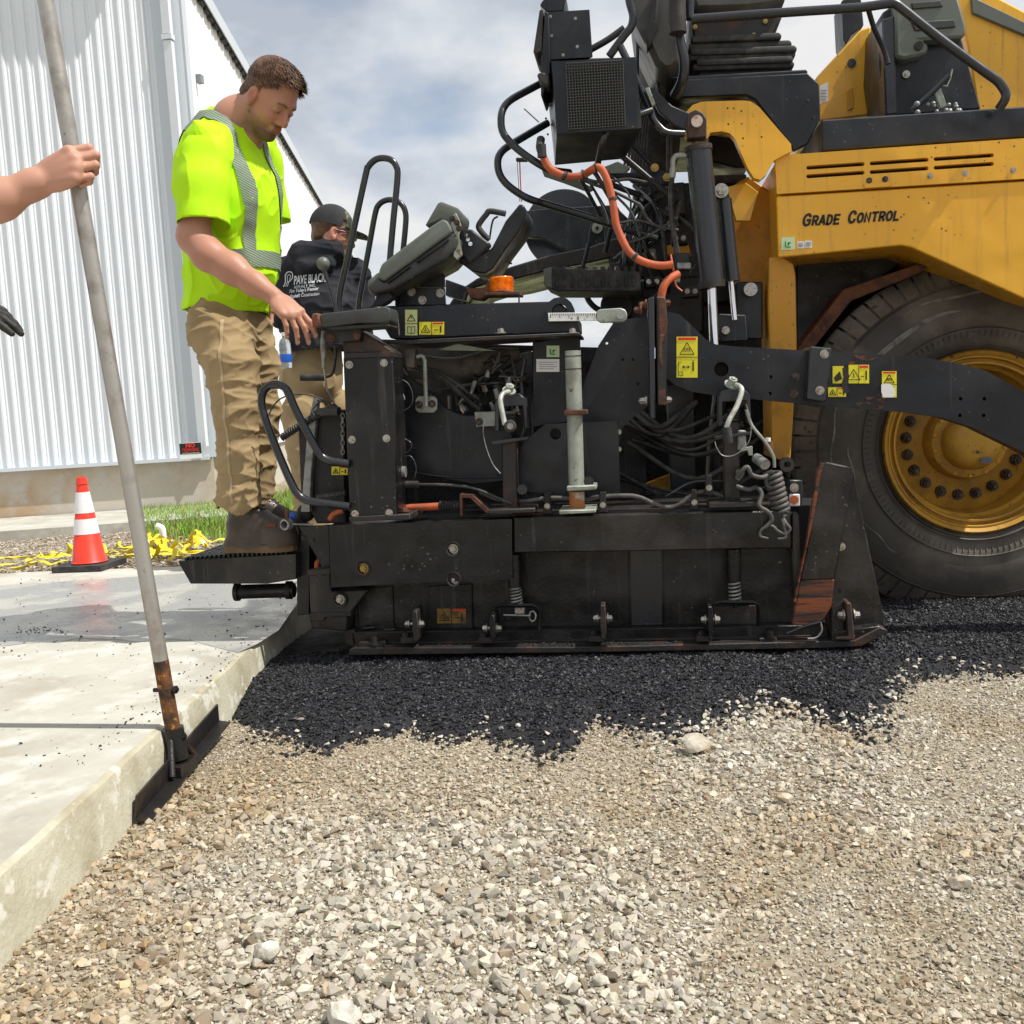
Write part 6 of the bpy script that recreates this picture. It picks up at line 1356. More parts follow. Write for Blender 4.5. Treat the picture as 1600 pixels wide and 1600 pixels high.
def V3(v): return np.array([v[0], v[1], v[2]], np.float32)
def hframe(F_, roll=0.):
    F_ = Vector(F_).normalized(); L = UP.cross(F_).normalized(); U_ = F_.cross(L)
    if roll: q = Matrix.Rotation(roll, 3, F_); L = q @ L; U_ = q @ U_
    return Matrix((F_, L, U_)).transposed()          # columns: forward, left, up
def head_prims(s, c, R, k=1.):
    c = Vector(c); T = lambda x, y, z: V3(c+R @ (Vector((x, y, z))*k)); Rn = np.array(R)
    E = lambda x, y, z, a, b_, d, kk=.02, sub=False: s.ell(T(x, y, z), (a*k, b_*k, d*k), Rn, kk, sub)
    C = lambda p, q, ra, rb, kk=.012, sub=False: s.cap(T(*p), T(*q), ra*k, rb*k, kk, sub)
    E(-.012, 0, .048, .096, .077, .086); E(.018, 0, -.015, .072, .064, .085, .03)
    for y in (-1, 1):
        C((-.012, .052*y, -.045), (.052, .022*y, -.092), .020, .019, .03); E(.050, .036*y, -.028, .028, .024, .028, .02)
    E(.066, 0, -.098, .022, .026, .020, .02); C((.074, -.028, .026), (.074, .028, .026), .016, .016, .02)
    C((.082, 0, .012), (.102, 0, -.022), .0095, .0125, .012); E(.103, 0, -.030, .013, .012, .011, .008)
    for y in (-1, 1):
        E(.090, .013*y, -.034, .012, .008, .009, .006); E(.088, .031*y, .004, .016, .018, .012, .016, True); E(.072, .031*y, .003, .015, .0155, .0125, .004)
        C((.082, .020*y, .010), (.078, .044*y, .006), .004, .004, .006)
        E(-.008, .079*y, -.004, .021, .011, .034, .006); E(-.003, .089*y, .002, .011, .009, .020, .006, True); E(-.002, .082*y, -.030, .009, .007, .009, .004)
    C((.082, -.018, -.058), (.082, .018, -.058), .0075, .0075, .01); C((.080, -.016, -.071), (.080, .016, -.071), .0082, .0082, .01)
    C((.096, -.020, -.0645), (.096, .020, -.0645), .003, .003, .004, True)
def neck_prims(s, c, R, base, r=.058, k=1.):
    a = Vector(c)+R @ (Vector((-.030, 0, -.045))*k); s.cap(V3(a), V3(base), r*.98, r*1.12, .04)
def skin_tint(base, heads, beard=True):
    def f(V):
        C = np.tile(np.array(base), (len(V), 1)); C *= (1+.06*np.array([noise.noise(Vector(v)*25) for v in V]))[:, None]
        for c, R, k in heads:
            L = (V-np.array(c))@np.array(R)/k; x, y, z = L.T; near = (np.abs(L) < .2).all(1)
            def mixc(w_, col_): 
                nonlocal C; w_ = np.clip(w_, 0, 1)[:, None]; C = C*(1-w_)+np.array(col_)*w_
            g = lambda cx, cy, cz, r_: np.exp(-((x-cx)**2+(np.abs(y)-cy)**2+(z-cz)**2)/r_**2)*near
            mixc(.5*g(.06, .04, -.03, .03), (.50, .17, .12)); mixc(.6*g(.105, 0, -.03, .018), (.52, .15, .11)); mixc(.5*g(0, .085, 0, .035), (.5, .16, .11))
            if beard:
                nz_ = np.array([noise.noise(Vector(q)*60) for q in L])*.25
                jaw = near & (x > -.02) & (z < -.035) & (z > -.135)
                line = np.clip((-.055-z+.35*np.clip(x-.02, -1, .05)+.02)*60, 0, 1)
                sm = lambda v: 1/(1+np.exp(-np.clip(v, -30, 30))); w_ = near*np.clip(.55*sm((-.052-z-.25*np.clip(x-.03, 0, .05))*160)*sm((x+.005)*150)*(z > -.14)+.45*sm((-.078-z)*200)*sm((x-.045)*120)+.55*np.exp(-((z+.048)/.0055)**2)*sm((x-.07)*200)*(np.abs(y) < .032)+.5*sm((.004-np.abs(x-.006))*300)*(z < .0)*(z > -.06)*(np.abs(y) > .05)+nz_*.7*(z < -.05)*(x > 0), 0, .8)*sm((z+.125)*200); brow = np.exp(-((z-.0265-.004*np.sin((np.abs(y)-.014)*90))/.0042)**2)*(np.abs(y) > .013)*(np.abs(y) < .047)*(x > .05)*near; mixc(.85*brow, (.06, .035, .022)); mixc(.75*np.exp(-((z+.0015)/.0022)**2)*(np.abs(y) > .017)*(np.abs(y) < .044)*(x > .07)*near, (.03, .018, .015))
                mixc(w_, (.07, .04, .028))
            mixc(.7*((np.abs(z+.062) < .012) & (x > .078) & (np.abs(y) < .019) & near), (.34, .13, .09))
            mixc(.5*np.exp(-((x-.075)**2+(np.abs(y)-.031)**2+(z-.003)**2)/.013**2)*near, (.25, .11, .08))
        return C
    return f
def hand_prims(s, wrist, D, Nn, right=True, curls=((12, 20, 12),)*4, k=1., spread=4., thumb=(.6, .7, -.4), tc=25, sc=1.):
    D = Vector(D).normalized(); Nn = Vector(Nn); Nn = (Nn-D*Nn.dot(D)).normalized(); S = Nn.cross(D)*(1 if right else -1); w_ = Vector(wrist)
    Rn = np.array(Matrix((D, S, Nn)).transposed()); s.ell(V3(w_+D*.052*k), (.056*k, .042*k, .019*k), Rn, .015); s.ell(V3(w_+D*.028*k+S*.022*k-Nn*.010*k), (.034*k, .020*k, .019*k), Rn, .015)
    L = [(.042, .026, .021), (.046, .029, .022), (.043, .027, .021), (.033, .021, .019)]; off = [.031, .0105, -.010, -.030]; kd = [.088, .092, .087, .078]; rr = [.0098, .0098, .0093, .0083]
    tips = []
    for i in range(4): s.ell(V3(w_+D*kd[i]*k+S*off[i]*k+Nn*.006*k), (.010*k, .008*k, .007*k), Rn, .006); s.cap(V3(w_+D*.02*k+S*off[i]*.35*k+Nn*.013*k), V3(w_+D*(kd[i]-.008)*k+S*off[i]*k+Nn*.0065*k), .0028*k, .0028*k, .006)
    for i in range(4):
        p = w_+D*kd[i]*k+S*off[i]*k; s.cap(V3(w_+D*.03*k+S*off[i]*.6*k), V3(p), .013*k, .0125*k*sc, .010)
        d = (D+S*math.tan(radians(spread))*(1.5-i)*.66).normalized(); ax = S*(-1)
        d0 = d
        for j in range(3):
            ang = radians(curls[i][j]); 
            d = (Matrix.Rotation(ang, 3, D.cross(Nn).normalized()*(-1 if True else 1)) @ d) if False else (d*cos(ang)-((Nn-d*Nn.dot(d)).normalized() if abs(d.dot(Nn)) < .98 else -D)*sin(ang)) if j == 0 else bend(d, pn, ang)
            if j == 0: pn = (Nn*cos(ang)+d0*sin(ang)).normalized()
            q = p+d*L[i][j]*k; r_ = rr[i]*k*sc; s.cap(V3(p), V3(q), r_*(1-.08*j), r_*(.92-.1*j), .004); p = q
            if j: pn = npn
            npn = (pn*1.0)
            if j < 2: 
                a2 = radians(curls[i][j+1]); npn = (pn*cos(a2)+d*sin(a2)).normalized()
        tips.append((p, d, pn))
    t = (D*thumb[0]+S*thumb[1]+Nn*thumb[2]).normalized(); p = w_+D*.022*k+S*.026*k-Nn*.008*k
    for j, (l_, r_) in enumerate([(.044, .0145), (.034, .0118), (.027, .0105)]):
        q = p+t*l_*k; s.cap(V3(p), V3(q), r_*k, r_*.9*k, .008); p = q; t = (t+D*tan(radians(tc))-Nn*.25).normalized()
    return tips
def bend(d, n, a): return (d*cos(a)-n*sin(a)).normalized()
def nails(tips, r, m, parent):
    for p, d, n in tips:
        bm = B(); c_ = p-d*.006+n*.0075; s_ = d.cross(n).normalized(); add_ball(bm, c_, .001, (1, 1, 1), 8)
        for v in bm.verts: q = (v.co-c_)/.001; v.co = c_+d*q.x*.007+s_*q.y*.0055+n*q.z*.0018
        mk('nail', bm, m, parent, 60)
def bvh(V, Q): return BVHTree.FromPolygons([Vector(v) for v in V], [tuple(int(i) for i in q) for q in Q])
def hair(name, c, R, k, m, parent, hairline, n=5200, tex=1.):
    s = SDF(); T = lambda x, y, z: V3(Vector(c)+R @ (Vector((x, y, z))*k)); Rn = np.array(R)
    s.ell(T(-.016, 0, .054), (.101*k, .083*k, .092*k), Rn, .02); s.ell(T(.03, 0, .085), (.058*k, .060*k, .048*k), Rn, .03); s.cap(T(-.072, -.03, -.02), T(-.072, .03, -.02), .030*k, .030*k, .03)
    def cut(V):
        L = (V-np.array(c))@Rn/k; x, y, z = L.T
        return hairline(x, np.abs(y), z)
    o, V, Q = body_mesh(name, s, .004*k, m, parent, folds=(((60, 60, 60), .0010, False),), it=2, cut=cut)
    nn = vnormals(V, Q); ids = rng.integers(0, len(V), n); bm_V, bm_F = [], []
    for i in ids:
        p = Vector(V[i]); nv = Vector(nn[i]); L = R.transposed() @ (p-Vector(c))/k
        top = max(0, min(1, (L.z-.03)/.06)); ln = (.007+.020*top)*k*random.uniform(.6, 1.2)*tex
        d = (nv*random.uniform(.12, .5)+(R @ Vector((.95*top+.05, random.uniform(-.12, .12), -.6*(1-top)-.15*top)))+Vector((random.gauss(0, .09), random.gauss(0, .09), random.gauss(0, .09)))).normalized()
        s_ = d.cross(nv); s_ = s_.normalized()*.0011*k if s_.length > 1e-4 else Vector((.001, 0, 0)); o_ = len(bm_V); p = p-nv*.002
        mid = p+d*ln*.55+nv*.001; tip = p+d*ln-nv*.002*top
        bm_V += [p-s_*1.3, p+s_*1.3, mid+s_, mid-s_, tip]; bm_F += [(o_, o_+1, o_+2, o_+3), (o_+3, o_+2, o_+4, o_+4)]
    bm = B(); vs = [bm.verts.new(v) for v in bm_V]
    for f in bm_F: bm.faces.new([vs[j] for j in (f if f[2] != f[3] else f[:3])])
    me = bpy.data.meshes.new('hair_strands'); bm.to_mesh(me); bm.free(); link('hair_strands', me, m, o); return o

# ---- worker in the neon shirt ---------------------------------------------------
PLZ = P(372, 869, 3.62).z+.012
w1 = empty('person', (P(380, 860, 3.7).x, 3.7, PLZ), 'tall man in neon yellow safety t-shirt and khaki trousers standing on the paver platform', 'person')
HC = P(421, 157, 3.70); HR = hframe((.70, -.27, -.70)); HK = 1.03
S = SDF(); head_prims(S, HC, HR, HK); nb = P(372, 192, 3.74); neck_prims(S, HC, HR, nb, .062, HK)
S.cap(V3(nb), V3(P(350, 300, 3.76)), .09, .14, .05); S.cap(V3(P(350, 300, 3.76)), V3(P(356, 455, 3.78)), .125, .105, .05)
S.cap(V3(P(325, 225, 3.60)), V3(P(400, 228, 3.90)), .06, .06, .05)
for L in [[((316,238,3.56),.058),((308,300,3.52),.058),((303,370,3.49),.054),((325,398,3.47),.053),((362,420,3.46),.050),((398,444,3.45),.038),((428,463,3.44),.030)], [((402,238,3.93),.056),((412,330,3.99),.05),((412,395,4.0),.046),((408,450,3.93),.032)]]:
    for (a, ra), (b_, rb) in zip(L, L[1:]): S.cap(V3(P(*a)), V3(P(*b_)), ra, rb, .03)
hw_ = P(430, 464, 3.44); hD = (P(466, 500, 3.40)-hw_)
tips = hand_prims(S, hw_, hD, (.50, -.62, .60), True, ((14, 22, 14), (22, 24, 14), (30, 26, 16), (34, 28, 18)), 1.12, 7., (.85, .45, -.5), 6)
hand_prims(S, P(408, 455, 3.92), (.1, 0, -1), (.3, .9, 0), False, ((20, 30, 20),)*4, 1.0)
for a, b_ in (((340,500,3.68),(370,770,3.63)), ((382,500,3.88),(405,765,3.90))): S.cap(V3(P(*a)), V3(P(*b_)), .055, .045, .03)
body1, bv, bq = body_mesh('body', S, .0032, K['skin'], w1, it=1, tint=skin_tint((.46, .225, .15), [(HC, HR, HK)]))
nails(tips, .01, mat('nail', (.62, .36, .29), .35), w1)
hair('hair', HC, HR, HK, K['hair_brown'], w1, lambda x, y, z: ((x < .062-np.clip(.075-z, 0, 1)*1.25) & (z > .02-.0*x)) | ((x < -.022) & (z > -.045)) | ((x < .012) & (z > .012)) | ((z > .095) & (x < .085)) | ((x < -.05) & (z > -.07)))
T1 = lambda x, y, z: HC+HR @ (Vector((x, y, z))*HK)
for y in ():
    bm = B(); add_tube(bm, [T1(.0915, .014*y, .023), T1(.090, .028*y, .029), T1(.078, .046*y, .024)], [.0028, .0042, .002], 8); mk('eyebrow', bm, K['hair_brown'], w1, 60)
    bm = B(); add_tube(bm, [T1(.087, .018*y, -.002), T1(.0895, .031*y, -.0045), T1(.081, .044*y, -.002)], [.001, .0016, .001], 6); mk('eyelash', bm, K['lace'], w1, 60)
# shirt
S = SDF()
for a, b_, ra, rb, k_ in [((356,484,3.78),(360,400,3.78),.158,.158,.05), ((360,400,3.78),(363,300,3.77),.154,.152,.06), ((361,300,3.77),(358,235,3.76),.150,.125,.06), ((324,226,3.60),(402,232,3.92),.082,.080,.07), ((350,205,3.76),(368,182,3.75),.094,.074,.05),]: S.cap(V3(P(*a)), V3(P(*b_)), ra, rb, k_)
S.ell(V3(P(380, 330, 3.70)), (.125, .13, .22), None, .06); S.ell(V3(P(377, 420, 3.70)), (.125, .13, .15), None, .05); S.ell(V3(P(322, 300, 3.78)), (.10, .15, .22), None, .06)
hz = P(350, 476, 3.6).z; sl0, sl1 = P(318, 343, 3.5), P(412, 335, 4.0); uax = (P(318, 372, 3.50)-P(317, 290, 3.535)).normalized()
def cut1(V):
    x, y, z = V.T; hem = z > hz-.045*np.clip((x-P(300,470,3.6).x)/.35, 0, 1)+.012*np.sin(x*22)
    s0 = P(318, 349, 3.50); dd = (V-np.array(s0))@np.array(uax)
    near = (np.linalg.norm(np.cross(V-np.array(s0), np.array(uax)), axis=1) < .135) & (V[:, 1] < P(318, 349, 3.5).y+.095) & (z < s0.z+.10) & (z > s0.z-.2)
    lb = P(412, 332, 4.0); near2 = (np.linalg.norm((V-np.array(lb))[:, :2], axis=1) < .12) & (z < lb.z) & (y > 3.93)
    nk = Vector(nb)+Vector((.018, -.0, .018)); q = V-np.array(nk); ax = np.array((Vector((.42, -.12, .9))).normalized()); neck = (q@ax > .016) & (np.linalg.norm(q, axis=1) < .16)
    return hem & ~neck
def snap1(V):
    V = V.copy(); low = V[:, 2] < hz+.05; V[low, 2] = hz-.045*np.clip((V[low, 0]-P(300,470,3.6).x)/.35, 0, 1)+.006*np.sin(V[low, 0]*22); return V
sh, sv, sq = body_mesh('t_shirt', S, .0048, K['neon_shirt'], w1, folds=(((4, 4, 3), .008, False), ((8, 8, 4), .010, True), ((15, 15, 8), .004, True)), it=3, cut=cut1, snap=snap1)
md = sh.modifiers.new('thickness', 'SOLIDIFY'); md.thickness = .003; md.offset = -1
for L, hem_ in (([((336,224,3.63),.076), ((322,248,3.575),.084), ((318,290,3.535),.088), ((319,380,3.495),.094)], P(318,352,3.50)), ([((394,232,3.90),.080), ((402,250,3.95),.088), ((412,340,4.0),.095), ((414,380,4.0),.095)], P(412,345,4.0))):
    S = SDF(); L = [(P(*a), r_) for a, r_ in L]; ux = np.array((L[-1][0]-L[-2][0]).normalized())
    for (a, ra), (b_, rb) in zip(L, L[1:]): S.cap(V3(a), V3(b_), ra, rb, .04)
    s1, _, _ = body_mesh('sleeve', S, .0048, K['neon_shirt'], sh, folds=(((5, 5, 3), .007, False), ((10, 10, 4), .0045, True)), it=4, cut=lambda V: (V-np.array(hem_))@ux < 0, snap=lambda V: V-((V-np.array(hem_))@ux)[:, None]*ux)
    md = s1.modifiers.new('thickness', 'SOLIDIFY'); md.thickness = .003; md.offset = -1
shb = bvh(sv, sq)
Ft, Rt = Vector((cos(radians(30)), -sin(radians(30)), 0)), Vector((-sin(radians(30)), -cos(radians(30)), 0)); tcx = P(352, 300, 3.77)
def strip(name, rows, m, parent, off=.006, tree=None):
    bm = B(); prev = None
    for row in rows:
        r_ = []
        for o_, d_ in row:
            h = (tree or shb).ray_cast(o_, d_, 1.2)
            r_.append(h[0]+h[1]*(off if h[1].dot(d_) < 0 else -off) if h[0] else None)
        if any(q is None for q in r_) or (prev and (r_[1]-prev[1][1]).length > .09): prev = None; continue
        vs = [bm.verts.new(q) for q in r_]
        if prev:
            for i in range(len(vs)-1): bm.faces.new([prev[0][i], prev[0][i+1], vs[i+1], vs[i]])
        prev = (vs, r_)
    return mk(name, bm, m, parent, 180)
zb = P(400, 403, 3.6).z; zt = P(350, 190, 3.7).z
for off_ in (.075, -.105):
    W_ = [-.021, -.007, .007, .021]; rows = []
    for i in range(60):
        z = zb+.02+(zt-.02-zb)*i/59; rows.append([(Vector((tcx.x, tcx.y, z))+Rt*(off_+q+.035*max(0, (z-zb)/(zt-zb)-.55))+Ft*.6, -Ft) for q in W_])
    strip('reflective_stripe', rows, K['reflective_tape'], sh)
    rows = [[(Vector((tcx.x, tcx.y, zt+.35))+Rt*(off_+q+.016)+Ft*(.14-i*.012), Vector((0, 0, -1))) for q in W_] for i in range(24)]; strip('reflective_stripe', rows, K['reflective_tape'], sh)
    rows = [[(Vector((tcx.x, tcx.y, zb+(zt-.03-zb)*i/59))+Rt*(off_+q)-Ft*.6, Ft) for q in W_] for i in range(60)]; strip('reflective_stripe', rows, K['reflective_tape'], sh)
rows = []
for i in range(121):
    a = 2*pi*i/120; d_ = Vector((cos(a), sin(a), 0))
    if d_.x < -.5 and d_.y < .3: continue
    rows.append([(Vector((tcx.x+.03, tcx.y, zb+q+.0))+d_*.6, -d_) for q in (-.030, -.010, .010, .030)])
strip('reflective_stripe', rows, K['reflective_tape'], sh)
# collar
bm = B(); nk = Vector(nb)+Vector((.014, -.0, .016)); axn = Vector((.42, -.12, .9)).normalized(); _, cu, cvv = frame(axn)
add_tube(bm, [nk+(cu*cos(i*pi/12)+cvv*sin(i*pi/12))*.083+axn*(.0+.006*sin(i)) for i in range(25)], .0065, 8, 1); mk('collar', bm, K['neon_shirt'], sh, 60)
# trousers
def trousers(parent, m, prims, cuts, folds, belt=None, seam=None):
    S = SDF()
    for a, b_, ra, rb, k_ in prims: S.cap(V3(a), V3(b_), ra, rb, k_)
    return body_mesh('trousers', S, .0055, m, parent, folds=folds, it=2, cut=cuts)
Pw = lambda a: P(*a)
tz_ = PLZ+.16
o, tv, tq = trousers(w1, K['khaki'], [(Pw((354,468,3.77)), Pw((354,500,3.77)),   .126, .140, .05), (Pw((340,515,3.69)), Pw((362,570,3.65)), .120, .102, .06), (Pw((362,570,3.65)), Pw((368,645,3.62)), .102, .084, .03), (Pw((368,645,3.62)), Pw((374,720,3.62)), .084, .076, .03), (Pw((373,720,3.62)), Pw((371,790,3.62)), .074, .080, .03),
     (Pw((380,515,3.87)), Pw((398,570,3.88)), .108, .092, .05), (Pw((398,570,3.88)), Pw((406,645,3.90)), .092, .076, .03), (Pw((406,645,3.90)), Pw((400,780,3.91)), .074, .070, .03)],
     lambda V: (V[:, 2] > tz_+.018*np.sin(V[:, 0]*40)), (((5, 5, 4), .010, False), ((6, 6, 13), .0075, True), ((12, 12, 26), .004, True)))
md = o.modifiers.new('thickness', 'SOLIDIFY'); md.thickness = .003; md.offset = -1
tb = bvh(tv, tq); rows = []
for i in range(90):
    t_ = i/89; q = P(350+22*t_, 500+285*t_, 3.6) if t_ < .5 else P(361+22*t_-11, 500+285*t_, 3.6); rows.append([(Vector((q.x+dx_, 3.0, q.z)), Vector((0, 1, 0))) for dx_ in (-.005, 0, .005)])
strip('seam', rows, K['khaki_seam'], o, .002, tb)
# cuff bunching
for L, r_ in (([(341,776),(352,783),(372,790),(392,788),(404,778)], .016),): pass
# boots
def boot(parent, hx, y, z, yaw, big=1.):
    e = empty('boot', (0, 0, 0)); e.parent = parent; e.location = -parent.location
    f = Vector((cos(yaw), sin(yaw), 0)); s_ = Vector((-f.y, f.x, 0)); o = Vector((hx, y, z)); Q_ = lambda a, b_, c: o+f*a*big+s_*b_*big+UP*(c*(1.28 if c > .045 else 1))*big
    S = SDF(); C = lambda p, q, ra, rb, k=.03: S.cap(V3(Q_(*p)), V3(Q_(*q)), ra*big, rb*big, k)
    C((.05, 0, .075), (.12, .0, .065), .040, .040); C((.12, 0, .062), (.215, .0, .056), .046, .042); C((.20, -.014, .056), (.20, .014, .056), .040, .040); C((.055, 0, .07), (.065, 0, .16), .040, .046); C((.075, 0, .13), (.16, 0, .085), .044, .036); C((.230, -.008, .052), (.230, .01, .052), .034, .034)
    C((.028, 0, .030), (.10, 0, .030), .040, .040); C((.10, 0, .030), (.215, .0, .030), .040, .046); C((.21, 0, .032), (.225, .004, .030), .044, .040)
    _, uv_, uq_ = body_mesh('boot_upper', S, .004, K['boot_leather'], e, folds=(((18, 18, 18), .0022, False),), cut=lambda V: V[:, 2] > z+.022)
    bm = B(); out_ = [(0, -.030), (.02, -.042), (.10, -.036), (.17, -.050), (.225, -.044), (.262, -.020), (.268, .008), (.25, .036), (.20, .050), (.10, .040), (.02, .042), (0, .028)]
    vs = [Q_(a, b_, .004) for a, b_ in out_]; hexa(bm, vs, [v+UP*.024*big for v in vs]); mk('boot_sole', bm, K['boot_sole'], e, 40, .004, 2)
    bm = B(); hexa(bm, [v+UP*.0245*big for v in vs], [v+UP*.030*big-f*.0 for v in vs]); mk('boot_welt', bm, K['boot_leather'], e, 40, .002)
    ub_ = bvh(uv_, uq_)
    for i in range(6):
        t = i/5; a, c = .150-.075*t, .118+.055*t
        def on(a_, b_):
            o_ = Q_(a_+.10, b_*1.0, .30); tg = Q_(a_, b_*.8, c-.01); h = ub_.ray_cast(o_, (tg-o_).normalized(), 1)
            return (h[0]+h[1]*.0015) if h[0] else tg
        bm = B(); add_tube(bm, [on(a-.010, -.030), on(a-.004, -.018), on(a, 0), on(a-.004, .018), on(a-.010, .030)], .0026, 6); mk('lace', bm, K['lace'], e, 60)
        bm = B(); add_tube(bm, [on(a-.010, -.028), on(a-.012, 0), on(a-.022, .028)], .0022, 6); mk('lace', bm, K['lace'], e, 60)
        for sd in (-1, 1):
            pt = on(a-.010, .033*sd); bm = B(); add_cyl(bm, pt, pt+Vector((.002, sd*.002, .003)), .0032*big, n=10); mk('eyelet', bm, K['bolt_steel'], e, 60)
    bm = B(); 
    for sd in (-1, 1): add_tube(bm, [Q_(.085, 0, .175), Q_(.11, sd*.02, .185), Q_(.12, sd*.035, .16), Q_(.09, sd*.02, .172), Q_(.10, sd*.03, .13)], .0022, 6)
    mk('lace_bow', bm, K['lace'], e, 60)
boot(w1, P(346, 855, 3.60).x, 3.66, PLZ-.004, -.10, 1.04); boot(w1, P(378, 855, 3.9).x, 3.90, PLZ-.004, .12, 1.02)

# ---- second worker ---------------------------------------------------------------
Y2 = 5.25; w2 = empty('person', (P(485, 640, Y2).x, Y2, .12), 'man seen from behind in dark hooded sweatshirt and camouflage cap beyond the paver', 'person')
H2 = P(520, 368, Y2); R2h = hframe((.86, .42, -.22)); 
S = SDF(); head_prims(S, H2, R2h, 1.05); nb2 = P(510, 412, Y2+.02); neck_prims(S, H2, R2h, nb2)
S.cap(V3(nb2), V3(P(494, 530, Y2+.04)), .10, .12, .05)
for L in [[((452,432,Y2-.02),.06),((446,490,Y2+.0),.055),((470,530,Y2+.22),.045),((500,520,Y2+.32),.035)], [((555,432,Y2+.14),.06),((566,490,Y2+.16),.055),((560,530,Y2+.35),.045),((545,525,Y2+.5),.035)]]:
    for (a, ra), (b_, rb) in zip(L, L[1:]): S.cap(V3(P(*a)), V3(P(*b_)), ra, rb, .03)
hand_prims(S, P(505, 520, Y2+.36), (.5, .8, -.1), (-.3, .3, .9), False, ((25, 30, 20),)*4); hand_prims(S, P(545, 525, Y2+.52), (.2, .9, -.1), (.3, .2, .9), True, ((25, 30, 20),)*4)
gz = .13; lx = P(480, 640, Y2).x
S.cap(V3((lx, Y2-.05, .95)), V3((lx, Y2-.05, gz+.06)), .08, .05, .03); S.cap(V3((lx+.18, Y2+.12, .95)), V3((lx+.2, Y2+.12, gz+.06)), .08, .05, .03)
body_mesh('body', S, .005, K['skin'], w2, it=1, tint=skin_tint((.52, .26, .18), [(H2, R2h, 1.05)], False))
S = SDF()
for a, b_, ra, rb, k_ in [((500,552,Y2+.04),(502,480,Y2+.04),.185,.19,.06), ((502,480,Y2+.04),(502,440,Y2+.06),.19,.17,.06), ((462,425,Y2-.02),(546,430,Y2+.16),.088,.088,.06), ((500,415,Y2+.02),(512,404,Y2+.02),.10,.085,.05),
    ((452,432,Y2-.03),(444,490,Y2+.0),.085,.080,.03), ((444,490,Y2+.0),(468,530,Y2+.2),.078,.06,.02), ((555,432,Y2+.14),(566,485,Y2+.16),.085,.078,.03), ((566,485,Y2+.16),(562,525,Y2+.35),.075,.06,.02)]: S.cap(V3(P(*a)), V3(P(*b_)), ra, rb, k_)
S.cap(V3(P(468, 398, Y2-.10)), V3(P(518, 393, Y2-.04)), .068, .068, .03); S.cap(V3(P(475, 417, Y2-.13)), V3(P(512, 414, Y2-.10)), .045, .04, .02); S.cap(V3(P(520, 398, Y2+.0)), V3(P(528, 408, Y2+.12)), .055, .05, .03)
hzz = P(500, 548, Y2).z
hd2, hv, hq = body_mesh('hoodie', S, .006, K['hoodie_navy'], w2, folds=(((4, 4, 4), .010, False), ((11, 11, 8), .006, True), ((6, 6, 20), .004, True)), it=2, cut=lambda V: (V[:, 2] > hzz) & (np.linalg.norm(V-np.array(P(520, 385, Y2+.04)), axis=1) > .088))
md = hd2.modifiers.new('thickness', 'SOLIDIFY'); md.thickness = .004; md.offset = -1
hbv = bvh(hv, hq)
def drape(name, txt, px, py, hpx, wpx, Y, tree, m, parent, shear=0., slope=.1, bold=.0):
    me = text_mesh(txt, 1, shear=shear, align='LEFT', ext=0, bold=bold); co = np.array([v.co[:] for v in me.vertices]); lo, hi = co.min(0), co.max(0)
    bm = B(); bm.from_mesh(me); bmesh.ops.triangulate(bm, faces=bm.faces); bmesh.ops.subdivide_edges(bm, edges=bm.edges, cuts=1)
    for v in bm.verts:
        u = (v.co.x-lo[0])/(hi[0]-lo[0])*wpx; q = (v.co.y-lo[1])/(hi[1]-lo[1])*hpx; x, y = px+u, py-q-u*slope
        o = P(x, y, Y-.8); d = (P(x, y, Y)-o).normalized(); h = tree.ray_cast(o, d, 3)
        v.co = (h[0]-d*.006) if h[0] else P(x, y, Y-.16)
    mk(name, bm, m, parent, None)
pr_w = mat('print_white', (.66, .68, .70), .7)
drape('back_lettering', 'PAVE BLACK', 459, 445, 14, 50, Y2, hbv, pr_w, hd2, .12, .10, .035); drape('back_lettering', 'ASPHALT, INC.', 459, 452, 5.5, 34, Y2, hbv, pr_w, hd2, .05, .10, .0)
drape('back_lettering', "Fox Valley's Premier", 452, 459.5, 7.5, 46, Y2, hbv, pr_w, hd2, .35, .10, .01); drape('back_lettering', 'Asphalt Construction', 452, 467.5, 7.5, 47, Y2, hbv, pr_w, hd2, .35, .10, .01)
# the round P mark beside the lettering
rows_ = []
def dline(pts, wpx):
    bm = B(); pr_ = None; ps = smooth_path([Vector((x, y, 0)) for x, y in pts], 6)
    for i, p in enumerate(ps):
        d = (ps[min(i+1, len(ps)-1)]-ps[max(i-1, 0)]).normalized(); n = Vector((-d.y, d.x, 0))*wpx/2; r_ = []
        for q in (p+n, p-n):
            o = P(q.x, q.y, Y2-.8); dd = (P(q.x, q.y, Y2)-o).normalized(); h = hbv.ray_cast(o, dd, 3); r_.append(bm.verts.new((h[0]-dd*.006) if h[0] else P(q.x, q.y, Y2-.16)))
        if pr_: bm.faces.new([pr_[0], pr_[1], r_[1], r_[0]])
        pr_ = r_
    mk('back_emblem', bm, pr_w, hd2, None)
dline([(443,448),(446,440),(446,430),(450,425),(456,426),(457,433),(453,439),(449,441)], 1.7); dline([(446,448),(449,440),(449,432),(452,429),(454,432),(452,437)], 1.0); dline([(449,448),(451,441),(453,438)], 1.0)
